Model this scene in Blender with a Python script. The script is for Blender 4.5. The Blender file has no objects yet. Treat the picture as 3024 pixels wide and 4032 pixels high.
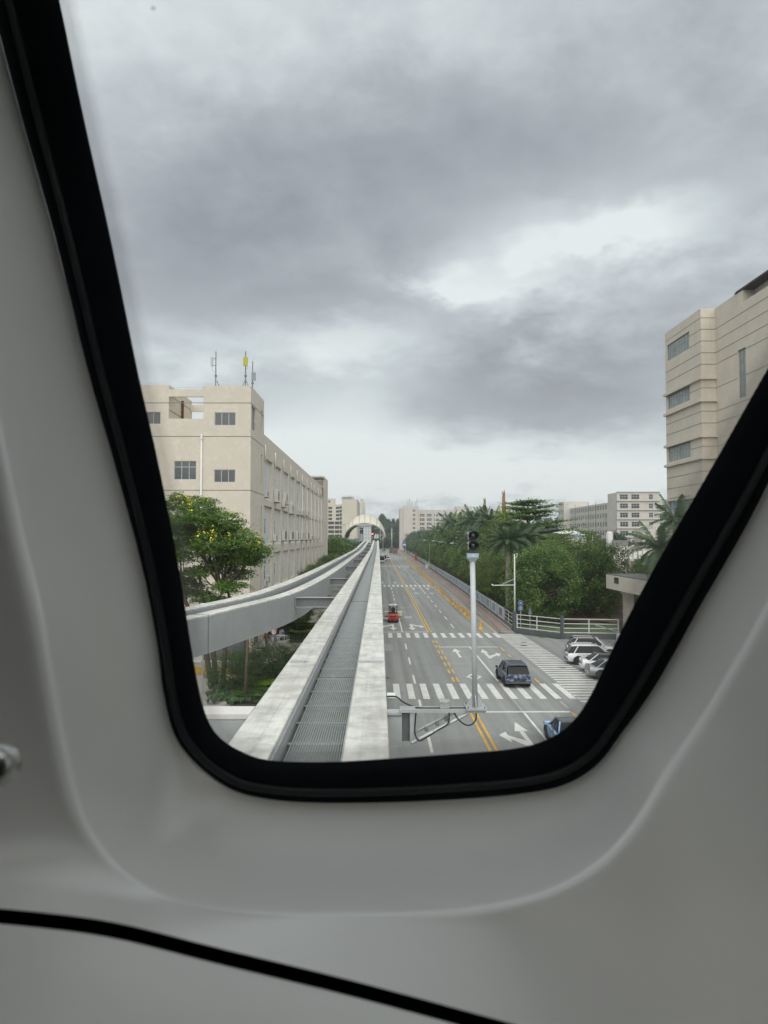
import bpy, math, random
import numpy as np
from mathutils import Vector, Matrix, Euler
R = math.radians
sc = bpy.context.scene
# ------------------------------------------------------------------ camera
EYE = 10.8                      # eye height above the road
FPX = 3000.0
cd = bpy.data.cameras.new('camera')
cam = bpy.data.objects.new('camera', cd)
sc.collection.objects.link(cam)
cam.location = (0, 0, EYE)
cam.rotation_euler = (math.pi / 2 + math.atan(100 / 3000), 0, -math.atan(20 / 3000))
cd.sensor_fit = 'VERTICAL'
cd.sensor_height = 36.0
cd.sensor_width = 27.0
cd.lens = 36.0 * FPX / 4032
cd.clip_start = 0.05
cd.clip_end = 9000
cd.dof.use_dof = True
cd.dof.focus_distance = 45.0
cd.dof.aperture_fstop = 10.5
sc.camera = cam
# ------------------------------------------------------------------ sky, sun, exposure
SUN_EL, SUN_AZ = R(50), R(178)          # high, behind the camera, far above the overcast
w = bpy.data.worlds.new('World'); sc.world = w; w.use_nodes = True
nt = w.node_tree; N = nt.nodes; L = nt.links
N.clear()
def node(t, **k):
    n = N.new(t)
    for a, v in k.items():
        setattr(n, a, v)
    return n
def wmath(op, a, b=None, c=None, clamp=False):
    n = node('ShaderNodeMath', operation=op, use_clamp=clamp)
    for i, v in enumerate((a, b, c)):
        if v is None: continue
        if isinstance(v, (int, float)): n.inputs[i].default_value = v
        else: L.new(v, n.inputs[i])
    return n.outputs[0]
geo = node('ShaderNodeNewGeometry')
tc = node('ShaderNodeTexCoord')
D_ = tc.outputs['Generated']
sep = node('ShaderNodeSeparateXYZ'); L.new(D_, sep.inputs[0])
zc = wmath('MAXIMUM', sep.outputs[2], 0.0)
den = wmath('ADD', zc, 0.30)
cx_ = wmath('DIVIDE', sep.outputs[0], den); cy_ = wmath('DIVIDE', sep.outputs[1], den)
comb = node('ShaderNodeCombineXYZ'); L.new(cx_, comb.inputs[0]); L.new(cy_, comb.inputs[1])
def wnoise(scale, detail, rough, off=(0, 0, 0), dist=0.0):
    m = node('ShaderNodeMapping'); L.new(comb.outputs[0], m.inputs[0]); m.inputs['Location'].default_value = off
    n = node('ShaderNodeTexNoise'); L.new(m.outputs[0], n.inputs['Vector'])
    n.inputs['Scale'].default_value = scale; n.inputs['Detail'].default_value = detail
    n.inputs['Roughness'].default_value = rough; n.inputs['Distortion'].default_value = dist
    return n.outputs['Fac']
n_big = wnoise(0.55, 3, 0.5, (3.1, 7.4, 0), 0.4)
n_mid = wnoise(3.4, 9, 0.58, (1.3, 2.2, 0), 0.25)
n_fine = wnoise(10.0, 8, 0.6, (9.3, 1.2, 0), 0.2)
# cloud masses: soft banks, (direction as photo-like angles right/up in degrees, width, height, amount)
banks = [(-11, 19.5, 14, 4.8, -0.21), (11.5, 11.8, 11, 3.6, -0.22), (3, 27, 22, 4.6, -0.15), (25, 17, 6, 6, -0.13), (14, 8.6, 6, 1.5, -0.05), (22, 32, 12, 6, -0.11),
         (17, 21.2, 6.5, 1.8, 0.30), (6.3, 19.0, 3.5, 1.5, 0.22), (11, 18.2, 4, 1.0, 0.12), (-2, 14.4, 6, 1.9, 0.20), (-13, 13.6, 8, 1.9, 0.14), (0, 10.5, 5, 3, 0.10), (-8, 7.5, 10, 4, 0.15),
         (5, 4.6, 26, 2.8, 0.27), (-19, 36, 9, 6, 0.10), (0, 37, 10, 3, 0.04), (-22, 22, 4, 12, 0.06), (9, 16, 3, 1.6, 0.10)]
az = wmath('ARCTAN2', sep.outputs[0], sep.outputs[1]); el = wmath('ARCSINE', sep.outputs[2])
wob = wmath('MULTIPLY_ADD', n_mid, 0.30, -0.15)
wob2 = wmath('MULTIPLY_ADD', n_fine, 0.16, -0.08)
az = wmath('ADD', az, wob)
elw = wmath('ADD', el, wmath('MULTIPLY_ADD', wob, 0.35, wmath('MULTIPLY', wob2, 0.5)))
tot = None
for (a, e, wa, we, amt) in banks:
    da = wmath('DIVIDE', wmath('SUBTRACT', az, R(a)), R(wa)); de = wmath('DIVIDE', wmath('SUBTRACT', elw, R(e)), R(we))
    q = wmath('ADD', wmath('MULTIPLY', da, da), wmath('MULTIPLY', de, de))
    g = wmath('MULTIPLY', wmath('EXPONENT', wmath('MULTIPLY', q, -0.9)), amt * 1.35)
    tot = g if tot is None else wmath('ADD', tot, g)
base = wmath('MULTIPLY_ADD', n_big, 0.44, 0.57 - 0.22)
base = wmath('ADD', base, wmath('MULTIPLY_ADD', n_mid, 0.54, -0.27))
base = wmath('ADD', base, wmath('MULTIPLY_ADD', n_fine, 0.22, -0.11))
base = wmath('ADD', base, tot)
zen = wmath('MULTIPLY', wmath('POWER', zc, 1.5), 0.12)
base = wmath('ADD', base, zen)
ramp = node('ShaderNodeValToRGB'); L.new(base, ramp.inputs[0])
cr = ramp.color_ramp
cr.elements[0].position = 0.24; cr.elements[0].color = (0.162, 0.172, 0.188, 1)
cr.elements[1].position = 0.86; cr.elements[1].color = (0.425, 0.445, 0.45, 1)
e = cr.elements.new(0.45); e.color = (0.224, 0.238, 0.256, 1)
e = cr.elements.new(0.65); e.color = (0.315, 0.338, 0.35, 1)
SKY_S = 0.10
sky = node('ShaderNodeTexSky', sky_type='NISHITA'); sky.sun_disc = False
sky.sun_elevation = SUN_EL; sky.sun_rotation = SUN_AZ; sky.air_density = 1.5; sky.dust_density = 3
up = node('ShaderNodeVectorMath', operation='SCALE'); L.new(ramp.outputs[0], up.inputs[0]); up.inputs['Scale'].default_value = 1 / SKY_S
mx = node('ShaderNodeMix', data_type='RGBA'); mx.inputs[0].default_value = 0.96
L.new(sky.outputs[0], mx.inputs[6]); L.new(up.outputs[0], mx.inputs[7])
bg = node('ShaderNodeBackground'); bg.inputs['Strength'].default_value = SKY_S
L.new(mx.outputs[2], bg.inputs['Color'])
wo = node('ShaderNodeOutputWorld'); L.new(bg.outputs[0], wo.inputs['Surface'])
w.cycles.sampling_method = 'MANUAL'; w.cycles.sample_map_resolution = 512
sd = bpy.data.lights.new('sun', 'SUN'); sun = bpy.data.objects.new('sun', sd); sc.collection.objects.link(sun)
sd.energy = 1.5; sd.angle = R(95); sd.color = (1.0, 0.965, 0.91)
sv = Vector((math.sin(SUN_AZ) * math.cos(SUN_EL), math.cos(SUN_AZ) * math.cos(SUN_EL), math.sin(SUN_EL)))
sun.rotation_euler = sv.to_track_quat('Z', 'Y').to_euler()
sc.view_settings.view_transform = 'Standard'; sc.view_settings.look = 'None'
sc.view_settings.gamma = 1.0; sc.view_settings.use_curve_mapping = False
sc.view_settings.exposure = 1.0
cy = sc.cycles
cy.use_denoising = True; cy.max_bounces = 6; cy.diffuse_bounces = 4; cy.glossy_bounces = 3
cy.transmission_bounces = 4; cy.transparent_max_bounces = 12; cy.volume_bounces = 0
cy.sample_clamp_indirect = 6; cy.caustics_reflective = False; cy.caustics_refractive = False
cy.use_adaptive_sampling = True; cy.adaptive_threshold = 0.015

# ------------------------------------------------------------------ geometry helpers
RM = cam.rotation_euler.to_matrix()
def P(px, py, Y):
    """point at forward distance Y seen in the direction of photo pixel px, py (measured once, then placed in the world)"""
    d = RM @ Vector(((px - 1512) / FPX, -(py - 2016) / FPX, -1.0))
    return Vector((0, 0, EYE)) + d * (Y / d.y)
def G(px, py, z=0.0):
    d = RM @ Vector(((px - 1512) / FPX, -(py - 2016) / FPX, -1.0))
    return Vector((0, 0, EYE)) + d * ((z - EYE) / d.z)
def Q(dx, dy, Y):
    return P(dx * 1.82278, dy * 1.82278, Y)

ORD = ['first', 'second', 'third', 'fourth', 'fifth', 'sixth', 'seventh', 'eighth', 'ninth', 'tenth', 'eleventh', 'twelfth', 'thirteenth', 'fourteenth', 'fifteenth', 'sixteenth']
def nth(i, a, b):
    return a.replace('#', ORD[i]) if i < len(ORD) else b
class MB:
    def __init__(s): s.v = []; s.f = []; s.m = []
    def add(s, vs, fs, m=0):
        o = len(s.v); s.v += [tuple(v) for v in vs]
        for f in fs: s.f.append(tuple(o + i for i in f)); s.m.append(m)
        return s
    def box(s, x0, x1, y0, y1, z0, z1, m=0, bevel=0):
        if x1 < x0: x0, x1 = x1, x0
        if y1 < y0: y0, y1 = y1, y0
        if z1 < z0: z0, z1 = z1, z0
        if bevel:
            b = bevel; vs = []
            for z, i in ((z0, b), (z0 + b, 0), (z1 - b, 0), (z1, b)):
                for (x, y) in ((x0 + i + b * (i == 0), y0 + i), (x1 - i - b * (i == 0), y0 + i), (x1 - i, y0 + i + b * (i == 0)), (x1 - i, y1 - i - b * (i == 0)),
                               (x1 - i - b * (i == 0), y1 - i), (x0 + i + b * (i == 0), y1 - i), (x0 + i, y1 - i - b * (i == 0)), (x0 + i, y0 + i + b * (i == 0))):
                    vs.append((x, y, z))
            fs = [tuple(range(7, -1, -1)), tuple(range(24, 32))]
            for k in range(3):
                for j in range(8): fs.append((k * 8 + j, k * 8 + (j + 1) % 8, k * 8 + 8 + (j + 1) % 8, k * 8 + 8 + j))
            return s.add(vs, fs, m)
        vs = [(x0, y0, z0), (x1, y0, z0), (x1, y1, z0), (x0, y1, z0), (x0, y0, z1), (x1, y0, z1), (x1, y1, z1), (x0, y1, z1)]
        return s.add(vs, [(3, 2, 1, 0), (4, 5, 6, 7), (0, 1, 5, 4), (1, 2, 6, 5), (2, 3, 7, 6), (3, 0, 4, 7)], m)
    def quad(s, a, b, c, d, m=0): return s.add([a, b, c, d], [(0, 1, 2, 3)], m)
    def prism(s, poly, z0, z1, m=0):
        n = len(poly)
        vs = [(x, y, z0) for x, y in poly] + [(x, y, z1) for x, y in poly]
        fs = [tuple(range(n - 1, -1, -1)), tuple(range(n, 2 * n))] + [(i, (i + 1) % n, n + (i + 1) % n, n + i) for i in range(n)]
        return s.add(vs, fs, m)
    def sheet(s, poly, z, m=0):
        return s.add([(x, y, z) for x, y in poly], [tuple(range(len(poly)))], m)
    def tube(s, pts, r, n=8, m=0, cap=True):
        pts = [Vector(p) for p in pts]; rs = r if isinstance(r, (list, tuple)) else [r] * len(pts)
        o = len(s.v); prev = None
        for i, p in enumerate(pts):
            t = (pts[min(i + 1, len(pts) - 1)] - pts[max(i - 1, 0)]).normalized()
            if prev is None:
                a = Vector((0, 0, 1)) if abs(t.z) < .9 else Vector((1, 0, 0))
                u = t.cross(a).normalized()
            else:
                u = (prev - t * prev.dot(t)).normalized()
            prev = u; v = t.cross(u)
            for k in range(n):
                an = 2 * math.pi * k / n
                s.v.append(tuple(p + (u * math.cos(an) + v * math.sin(an)) * rs[i]))
        for i in range(len(pts) - 1):
            for k in range(n):
                a = o + i * n + k; b = o + i * n + (k + 1) % n
                s.f.append((a, b, b + n, a + n)); s.m.append(m)
        if cap:
            s.f.append(tuple(o + k for k in range(n - 1, -1, -1))); s.m.append(m)
            e_ = o + (len(pts) - 1) * n
            s.f.append(tuple(e_ + k for k in range(n))); s.m.append(m)
        return s
    def cyl(s, x, y, z0, z1, r, n=12, m=0, r1=None):
        return s.tube([(x, y, z0), (x, y, z1)], [r, r if r1 is None else r1], n, m)
    def loft(s, rings, m=0, cap=True, closed=True):
        o = len(s.v); n = len(rings[0])
        for r in rings: s.v += [tuple(p) for p in r]
        for i in range(len(rings) - 1):
            for k in range(n if closed else n - 1):
                a = o + i * n + k; b = o + i * n + (k + 1) % n
                s.f.append((a, b, b + n, a + n)); s.m.append(m)
        if cap:
            s.f.append(tuple(o + k for k in range(n - 1, -1, -1))); s.m.append(m)
            e_ = o + (len(rings) - 1) * n
            s.f.append(tuple(e_ + k for k in range(n))); s.m.append(m)
        return s
    def wall(s, O, U, V, w_, h_, holes=(), depth=0.15, m=0, mr=None):
        """a wall sheet w x h from O along U and V with rectangular openings (u0,u1,v0,v1) and reveals going inward"""
        O = Vector(O); U = Vector(U).normalized(); V = Vector(V).normalized(); Nn = U.cross(V)
        us = sorted({0.0, w_} | {h[0] for h in holes} | {h[1] for h in holes})
        vs_ = sorted({0.0, h_} | {h[2] for h in holes} | {h[3] for h in holes})
        for j in range(len(vs_) - 1):
            run = None
            for i in range(len(us) - 1):
                cu = (us[i] + us[i + 1]) / 2; cv = (vs_[j] + vs_[j + 1]) / 2
                solid = not any(h[0] < cu < h[1] and h[2] < cv < h[3] for h in holes)
                if solid and run is None: run = us[i]
                if (not solid or i == len(us) - 2) and run is not None:
                    e_ = us[i + 1] if solid else us[i]
                    s.quad(O + U * run + V * vs_[j], O + U * e_ + V * vs_[j], O + U * e_ + V * vs_[j + 1], O + U * run + V * vs_[j + 1], m)
                    run = None
        mr = m if mr is None else mr
        for h in holes:
            dd = h[4] if len(h) > 4 else depth
            c = [O + U * h[0] + V * h[2], O + U * h[1] + V * h[2], O + U * h[1] + V * h[3], O + U * h[0] + V * h[3]]
            I = [p - Nn * dd for p in c]
            for k in range(4):
                s.quad(c[(k + 1) % 4], c[k], I[k], I[(k + 1) % 4], mr)
        return s
    def mesh(s, name, mats, off=None, smooth=False):
        me = bpy.data.meshes.new(name)
        vs = s.v if off is None else [(a - off[0], b - off[1], c - off[2]) for a, b, c in s.v]
        me.from_pydata(vs, [], s.f)
        for m_ in (mats if isinstance(mats, (list, tuple)) else [mats]): me.materials.append(m_)
        if isinstance(mats, (list, tuple)) and len(mats) > 1: me.polygons.foreach_set('material_index', s.m)
        if smooth is True: me.polygons.foreach_set('use_smooth', [True] * len(me.polygons))
        elif smooth: me.shade_auto = None
        me.update()
        return me
    def build(s, name, mats, parent=None, smooth=False, world=True):
        off = None
        if parent is not None and world: off = wloc(parent)
        ob = bpy.data.objects.new(name, s.mesh(name, mats, off, smooth)); sc.collection.objects.link(ob)
        if parent is not None: ob.parent = parent
        return ob
def wloc(o):
    l = Vector(o.location)
    while o.parent: o = o.parent; l = l + Vector(o.location)
    return l
def autosmooth(ob, deg=35):
    me = ob.data
    me.polygons.foreach_set('use_smooth', [True] * len(me.polygons))
    me.set_sharp_from_angle(angle=R(deg))
    return ob
def tag(o, label=None, cat=None, group=None, kind=None):
    if label: o['label'] = label
    if cat: o['category'] = cat
    if group: o['group'] = group
    if kind: o['kind'] = kind
    return o
def thing(name, label, cat, loc=(0, 0, 0), rz=0.0, group=None, kind=None):
    o = bpy.data.objects.new(name, None); sc.collection.objects.link(o); o.location = loc; o.rotation_euler = (0, 0, rz)
    o.empty_display_size = 0.2
    return tag(o, label, cat, group, kind)
def inst(name, me, parent=None, loc=(0, 0, 0), rot=(0, 0, 0), scale=(1, 1, 1)):
    o = bpy.data.objects.new(name, me); sc.collection.objects.link(o)
    o.location = loc; o.rotation_euler = rot; o.scale = scale
    if parent is not None: o.parent = parent
    return o
def copy_tree(o, parent=None):
    c = o.copy(); sc.collection.objects.link(c); c.parent = parent
    for ch in kids.get(o, list(o.children)): copy_tree(ch, c)
    return c
kids = {}
def sweep(mb, path, section, m=0, cap=True):
    """section = [(offset to the right, z)], path = [(x, y, z)] """
    rings = []
    n = len(path)
    for i, p in enumerate(path):
        a = path[max(i - 1, 0)]; b = path[min(i + 1, n - 1)]
        t = Vector((b[0] - a[0], b[1] - a[1], 0)).normalized(); r = Vector((t.y, -t.x, 0))
        rings.append([Vector(p) + r * s_[0] + Vector((0, 0, s_[1])) for s_ in section])
    mb.loft(rings, m, cap)
def text_obj(body, size, mat_, parent, loc, rot, name='lettering', ext=0.002, align='CENTER'):
    cu = bpy.data.curves.new(name, 'FONT'); cu.body = body; cu.size = size; cu.extrude = ext
    cu.align_x = align; cu.align_y = 'CENTER'
    tmp = bpy.data.objects.new(name, cu); sc.collection.objects.link(tmp)
    bpy.context.view_layer.update()
    me = bpy.data.meshes.new_from_object(tmp.evaluated_get(bpy.context.evaluated_depsgraph_get()))
    bpy.data.objects.remove(tmp); me.materials.clear(); me.materials.append(mat_)
    o = bpy.data.objects.new(name, me); sc.collection.objects.link(o); o.parent = parent; o.location = loc; o.rotation_euler = rot
    return o

# ------------------------------------------------------------------ materials
MATS = {}
def mat(name, col, rough=0.7, var=0.12, scale=1.0, metal=0.0, bump=0.0, bscale=40.0, stretch=(1, 1, 1), streak=0.0, streakcol=None,
        spots=0.0, spotcol=(.2, .2, .2), spotscale=3.0, coord='pos', spec=0.5, rnd=0.0, emit=None, coat=0.0, smooth_lo=0.35, smooth_hi=0.65):
    if name in MATS: return MATS[name]
    m = bpy.data.materials.new(name); m.use_nodes = True; t = m.node_tree; n = t.nodes; l = t.links
    b = n['Principled BSDF']; b.inputs['Roughness'].default_value = rough; b.inputs['Metallic'].default_value = metal
    b.inputs['Specular IOR Level'].default_value = spec
    b.inputs['Coat Weight'].default_value = coat; b.inputs['Coat Roughness'].default_value = 0.06 if coat > .5 else 0.22
    if coord == 'pos':
        g = n.new('ShaderNodeNewGeometry'); src = g.outputs['Position']
    else:
        g = n.new('ShaderNodeTexCoord'); src = g.outputs['Object']
    mp = n.new('ShaderNodeMapping'); mp.inputs['Scale'].default_value = stretch; l.new(src, mp.inputs[0])
    def nz(sc_, det=4, rg=.6, vec=None):
        q = n.new('ShaderNodeTexNoise'); q.inputs['Scale'].default_value = sc_; q.inputs['Detail'].default_value = det; q.inputs['Roughness'].default_value = rg
        l.new(vec or mp.outputs[0], q.inputs['Vector']); return q.outputs['Fac']
    def mr_(v, a, b_, c, d):
        q = n.new('ShaderNodeMapRange'); l.new(v, q.inputs[0]); q.inputs[1].default_value = a; q.inputs[2].default_value = b_; q.inputs[3].default_value = c; q.inputs[4].default_value = d; return q.outputs[0]
    def mixc(f, A, B, bt='MIX'):
        q = n.new('ShaderNodeMix'); q.data_type = 'RGBA'; q.blend_type = bt
        if isinstance(f, float): q.inputs[0].default_value = f
        else: l.new(f, q.inputs[0])
        for i, X in ((6, A), (7, B)):
            if isinstance(X, tuple): q.inputs[i].default_value = (*X[:3], 1)
            else: l.new(X, q.inputs[i])
        return q.outputs[2]
    lo = tuple(c * (1 - var) for c in col); hi = tuple(min(1, c * (1 + var)) for c in col)
    f1 = mr_(nz(scale, 6), .3, .7, 0, 1)
    c_ = mixc(f1, lo, hi)
    f2 = mr_(nz(scale * 9, 3), .3, .7, 1 - var * .6, 1 + var * .6)
    q = n.new('ShaderNodeVectorMath'); q.operation = 'SCALE'; l.new(c_, q.inputs[0]); l.new(f2, q.inputs['Scale']); c_ = q.outputs[0]
    if spots:
        c_ = mixc(mr_(nz(spotscale, 5, .65), smooth_lo + .2, smooth_hi + .1, 0, spots), c_, spotcol)
    if streak:
        ms = n.new('ShaderNodeMapping'); ms.inputs['Scale'].default_value = (3, 3, .18); l.new(src, ms.inputs[0])
        c_ = mixc(mr_(nz(1.6, 5, .7, ms.outputs[0]), .5, .8, 0, streak), c_, streakcol or tuple(x * .45 for x in col))
    if rnd:
        oi = n.new('ShaderNodeObjectInfo')
        q = n.new('ShaderNodeVectorMath'); q.operation = 'SCALE'; l.new(c_, q.inputs[0]); l.new(mr_(oi.outputs['Random'], 0, 1, 1 - rnd, 1 + rnd), q.inputs['Scale']); c_ = q.outputs[0]
    l.new(c_, b.inputs['Base Color'])
    if bump:
        bp = n.new('ShaderNodeBump'); bp.inputs['Strength'].default_value = bump; bp.inputs['Distance'].default_value = .02
        l.new(nz(bscale, 3), bp.inputs['Height']); l.new(bp.outputs[0], b.inputs['Normal'])
    if emit:
        b.inputs['Emission Color'].default_value = (*emit[0], 1); b.inputs['Emission Strength'].default_value = emit[1]
    MATS[name] = m
    return m
def leafmat(name, c0, c1, rnd=0.25, trans=0.35, sc_=0.6):
    c0 = tuple(c * 2.05 for c in c0); c1 = tuple(c * 2.05 for c in c1)
    if name in MATS: return MATS[name]
    m = bpy.data.materials.new(name); m.use_nodes = True; t = m.node_tree; n = t.nodes; l = t.links
    n.clear(); out = n.new('ShaderNodeOutputMaterial')
    g = n.new('ShaderNodeTexCoord'); q = n.new('ShaderNodeTexNoise'); q.inputs['Scale'].default_value = sc_; q.inputs['Detail'].default_value = 5; q.inputs['Roughness'].default_value = .8
    l.new(g.outputs['Object'], q.inputs['Vector'])
    mr = n.new('ShaderNodeMapRange'); l.new(q.outputs['Fac'], mr.inputs[0]); mr.inputs[1].default_value = .35; mr.inputs[2].default_value = .68
    mx_ = n.new('ShaderNodeMix'); mx_.data_type = 'RGBA'; l.new(mr.outputs[0], mx_.inputs[0]); mx_.inputs[6].default_value = (*c0, 1); mx_.inputs[7].default_value = (*c1, 1)
    gi = n.new('ShaderNodeNewGeometry')
    mri = n.new('ShaderNodeMapRange'); l.new(gi.outputs['Random Per Island'], mri.inputs[0]); mri.inputs[3].default_value = .6; mri.inputs[4].default_value = 1.4
    oi = n.new('ShaderNodeObjectInfo'); mr2 = n.new('ShaderNodeMapRange'); l.new(oi.outputs['Random'], mr2.inputs[0]); mr2.inputs[3].default_value = 1 - rnd; mr2.inputs[4].default_value = 1 + rnd
    mm = n.new('ShaderNodeMath'); mm.operation = 'MULTIPLY'; l.new(mri.outputs[0], mm.inputs[0]); l.new(mr2.outputs[0], mm.inputs[1])
    vs = n.new('ShaderNodeVectorMath'); vs.operation = 'SCALE'; l.new(mx_.outputs[2], vs.inputs[0]); l.new(mm.outputs[0], vs.inputs['Scale'])
    pb = n.new('ShaderNodeBsdfPrincipled'); pb.inputs['Roughness'].default_value = .5; pb.inputs['Specular IOR Level'].default_value = .35; l.new(vs.outputs[0], pb.inputs['Base Color'])
    tr = n.new('ShaderNodeBsdfTranslucent'); l.new(vs.outputs[0], tr.inputs['Color'])
    ms = n.new('ShaderNodeMixShader'); ms.inputs[0].default_value = trans; l.new(pb.outputs[0], ms.inputs[1]); l.new(tr.outputs[0], ms.inputs[2]); l.new(ms.outputs[0], out.inputs[0])
    MATS[name] = m; return m

cream = mat('cream_render', (.60, .545, .465), .85, .04, .35, streak=.16, streakcol=(.40, .36, .31), spots=.4, spotcol=(.70, .65, .57), spotscale=1.5, bump=.15, bscale=6, smooth_lo=.33, smooth_hi=.50)
cream2 = mat('cream_tile', (.60, .54, .46), .8, .06, .5, streak=.35, streakcol=(.40, .36, .31), spots=.3, spotcol=(.40, .37, .33), spotscale=1.4)
cream_far = mat('cream_far_wall', (.60, .55, .45), .85, .05, .1)
pink_far = mat('pinkish_far_wall', (.56, .51, .46), .85, .06, .1)
grey_far = mat('grey_cream_far_wall', (.58, .55, .50), .85, .08, .1, streak=.3)
recess = mat('pale_recess_plaster', (.60, .60, .585), .85, .06, .6, streak=.3)
groove = mat('groove_shadow_line', (.20, .185, .165), .9, .1, 1)  # dark colour stands in for the shade inside wall grooves
winglass = mat('window_glass', (.035, .042, .045), .12, .4, .8, spec=.8)
winglass2 = mat('bluish_window_glass', (.13, .18, .20), .15, .5, .5, spec=.8)
curtained = mat('curtained_office_glass', (.24, .275, .265), .3, .35, .9, spots=.8, spotcol=(.07, .08, .08), spotscale=.45)
frame_grey = mat('grey_window_frame', (.22, .235, .225), .5, .05, 2)
blueglass = mat('light_blue_glass', (.22, .36, .42), .2, .3, .5, spec=.8)
alu = mat('aluminium_frame', (.45, .47, .47), .45, .05, 2, metal=.3)
whitepaint = mat('white_paint', (.70, .71, .70), .5, .06, 2, streak=.15)
pvc = mat('white_plastic_pipe', (.68, .68, .66), .45, .05, 1)
acwhite = mat('off_white_casing', (.58, .58, .55), .5, .12, 2, streak=.3)
dark = mat('dark_void', (.02, .02, .022), .8, .2, 1)
black = mat('black_plastic', (.015, .015, .017), .55, .2, 4)
rubber = mat('tyre_rubber', (.025, .025, .025), .85, .2, 5)
steel = mat('grey_steel', (.40, .42, .42), .5, .08, .7, metal=.25, streak=.25, streakcol=(.30, .31, .31))
steel_l = mat('galvanised_steel', (.43, .45, .45), .42, .08, 3, metal=.35)
steel_d = mat('dark_grey_steel', (.17, .18, .18), .55, .12, 2, metal=.2)
grate = mat('grating_steel', (.42, .45, .45), .45, .1, 4, metal=.4)
def beam_mat():
    m = mat('weathered_concrete_top', (.53, .53, .49), .85, .14, .9, stretch=(1, .07, 1), spots=.6, spotcol=(.33, .31, .27), spotscale=1.6, bump=.2, bscale=60)
    t = m.node_tree; n = t.nodes; l = t.links; b = n['Principled BSDF']
    src = b.inputs['Base Color'].links[0].from_socket
    g = n.new('ShaderNodeNewGeometry')
    q = n.new('ShaderNodeTexNoise'); q.inputs['Scale'].default_value = 2.2; q.inputs['Detail'].default_value = 9; q.inputs['Roughness'].default_value = .68
    l.new(g.outputs['Position'], q.inputs['Vector'])
    r = n.new('ShaderNodeMapRange'); l.new(q.outputs['Fac'], r.inputs[0]); r.inputs[1].default_value = .42; r.inputs[2].default_value = .66; r.inputs[3].default_value = 1.12; r.inputs[4].default_value = .74
    v = n.new('ShaderNodeVectorMath'); v.operation = 'SCALE'; l.new(src, v.inputs[0]); l.new(r.outputs[0], v.inputs['Scale']); l.new(v.outputs[0], b.inputs['Base Color'])
    return m
conc_top = beam_mat()
concrete = mat('pier_concrete', (.42, .41, .38), .9, .12, .8, streak=.4)
brown = mat('brown_bark', (.10, .075, .055), .9, .3, 3, bump=.4, bscale=20)
palmbark = mat('grey_palm_bark', (.27, .25, .215), .9, .2, 2, bump=.4, bscale=12)
yellowpaint = mat('yellow_road_paint', (.62, .36, .05), .65, .2, 1.2, spots=.5, spotcol=(.30, .22, .12), spotscale=2.5)
roadwhite = mat('white_road_paint', (.62, .62, .58), .65, .12, 1.0, spots=.65, spotcol=(.30, .30, .29), spotscale=1.8)
roadwhite_far = roadwhite
yellowplastic = mat('yellow_plastic', (.60, .33, .05), .5, .15, 3, rnd=.15)
brickred = mat('red_brick_paving', (.27, .20, .17), .9, .2, .6, spots=.4, spotcol=(.20, .16, .14))
kerbmat = mat('kerb_stone', (.34, .32, .29), .9, .2, 1.2, spots=.5, spotcol=(.18, .16, .14))
blue = mat('blue_sign_paint', (.025, .09, .30), .4, .1, 3)
red = mat('red_paint', (.42, .035, .025), .45, .15, 3)
chrome = mat('chrome', (.6, .6, .6), .2, .05, 3, metal=1)
# ------------------------------------------------------------------ ground and road
asph = mat('asphalt', (.250, .258, .250), .9, .07, .5, bump=.3, bscale=120, spots=.25, spotcol=(.205, .21, .205), spotscale=.35)
def asphalt_wear():
    t = asph.node_tree; n = t.nodes; l = t.links; b = n['Principled BSDF']
    src = b.inputs['Base Color'].links[0].from_socket
    g = n.new('ShaderNodeNewGeometry'); mp = n.new('ShaderNodeMapping'); mp.inputs['Scale'].default_value = (1.1, .02, 1); l.new(g.outputs['Position'], mp.inputs[0])
    q = n.new('ShaderNodeTexNoise'); q.inputs['Scale'].default_value = 1.2; q.inputs['Detail'].default_value = 3; l.new(mp.outputs[0], q.inputs['Vector'])
    r = n.new('ShaderNodeMapRange'); l.new(q.outputs['Fac'], r.inputs[0]); r.inputs[1].default_value = .35; r.inputs[2].default_value = .65; r.inputs[3].default_value = .80; r.inputs[4].default_value = 1.10
    # hairline cracks
    vo = n.new('ShaderNodeTexVoronoi'); vo.feature = 'DISTANCE_TO_EDGE'; vo.inputs['Scale'].default_value = .16
    nz = n.new('ShaderNodeTexNoise'); nz.inputs['Scale'].default_value = .8; l.new(g.outputs['Position'], nz.inputs['Vector'])
    va = n.new('ShaderNodeVectorMath'); va.operation = 'ADD'; l.new(g.outputs['Position'], va.inputs[0])
    vsn = n.new('ShaderNodeVectorMath'); vsn.operation = 'SCALE'; l.new(nz.outputs['Color'], vsn.inputs[0]); vsn.inputs['Scale'].default_value = 2.5
    l.new(vsn.outputs[0], va.inputs[1]); l.new(va.outputs[0], vo.inputs['Vector'])
    r2 = n.new('ShaderNodeMapRange'); l.new(vo.outputs['Distance'], r2.inputs[0]); r2.inputs[1].default_value = 0.0; r2.inputs[2].default_value = .006; r2.inputs[3].default_value = .78; r2.inputs[4].default_value = 1
    mu = n.new('ShaderNodeMath'); mu.operation = 'MULTIPLY'; l.new(r.outputs[0], mu.inputs[0]); l.new(r2.outputs[0], mu.inputs[1])
    v = n.new('ShaderNodeVectorMath'); v.operation = 'SCALE'; l.new(src, v.inputs[0]); l.new(mu.outputs[0], v.inputs['Scale']); l.new(v.outputs[0], b.inputs['Base Color'])
asphalt_wear()
soil = mat('ground_soil_and_grass', (.09, .10, .06), .95, .35, .05, spots=.6, spotcol=(.14, .12, .09), spotscale=.08)
MB().sheet([(-2500, -300), (2500, -300), (2500, 3200), (-2500, 3200)], -0.06).build('ground', soil)['kind'] = 'structure'
road = MB()
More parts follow.
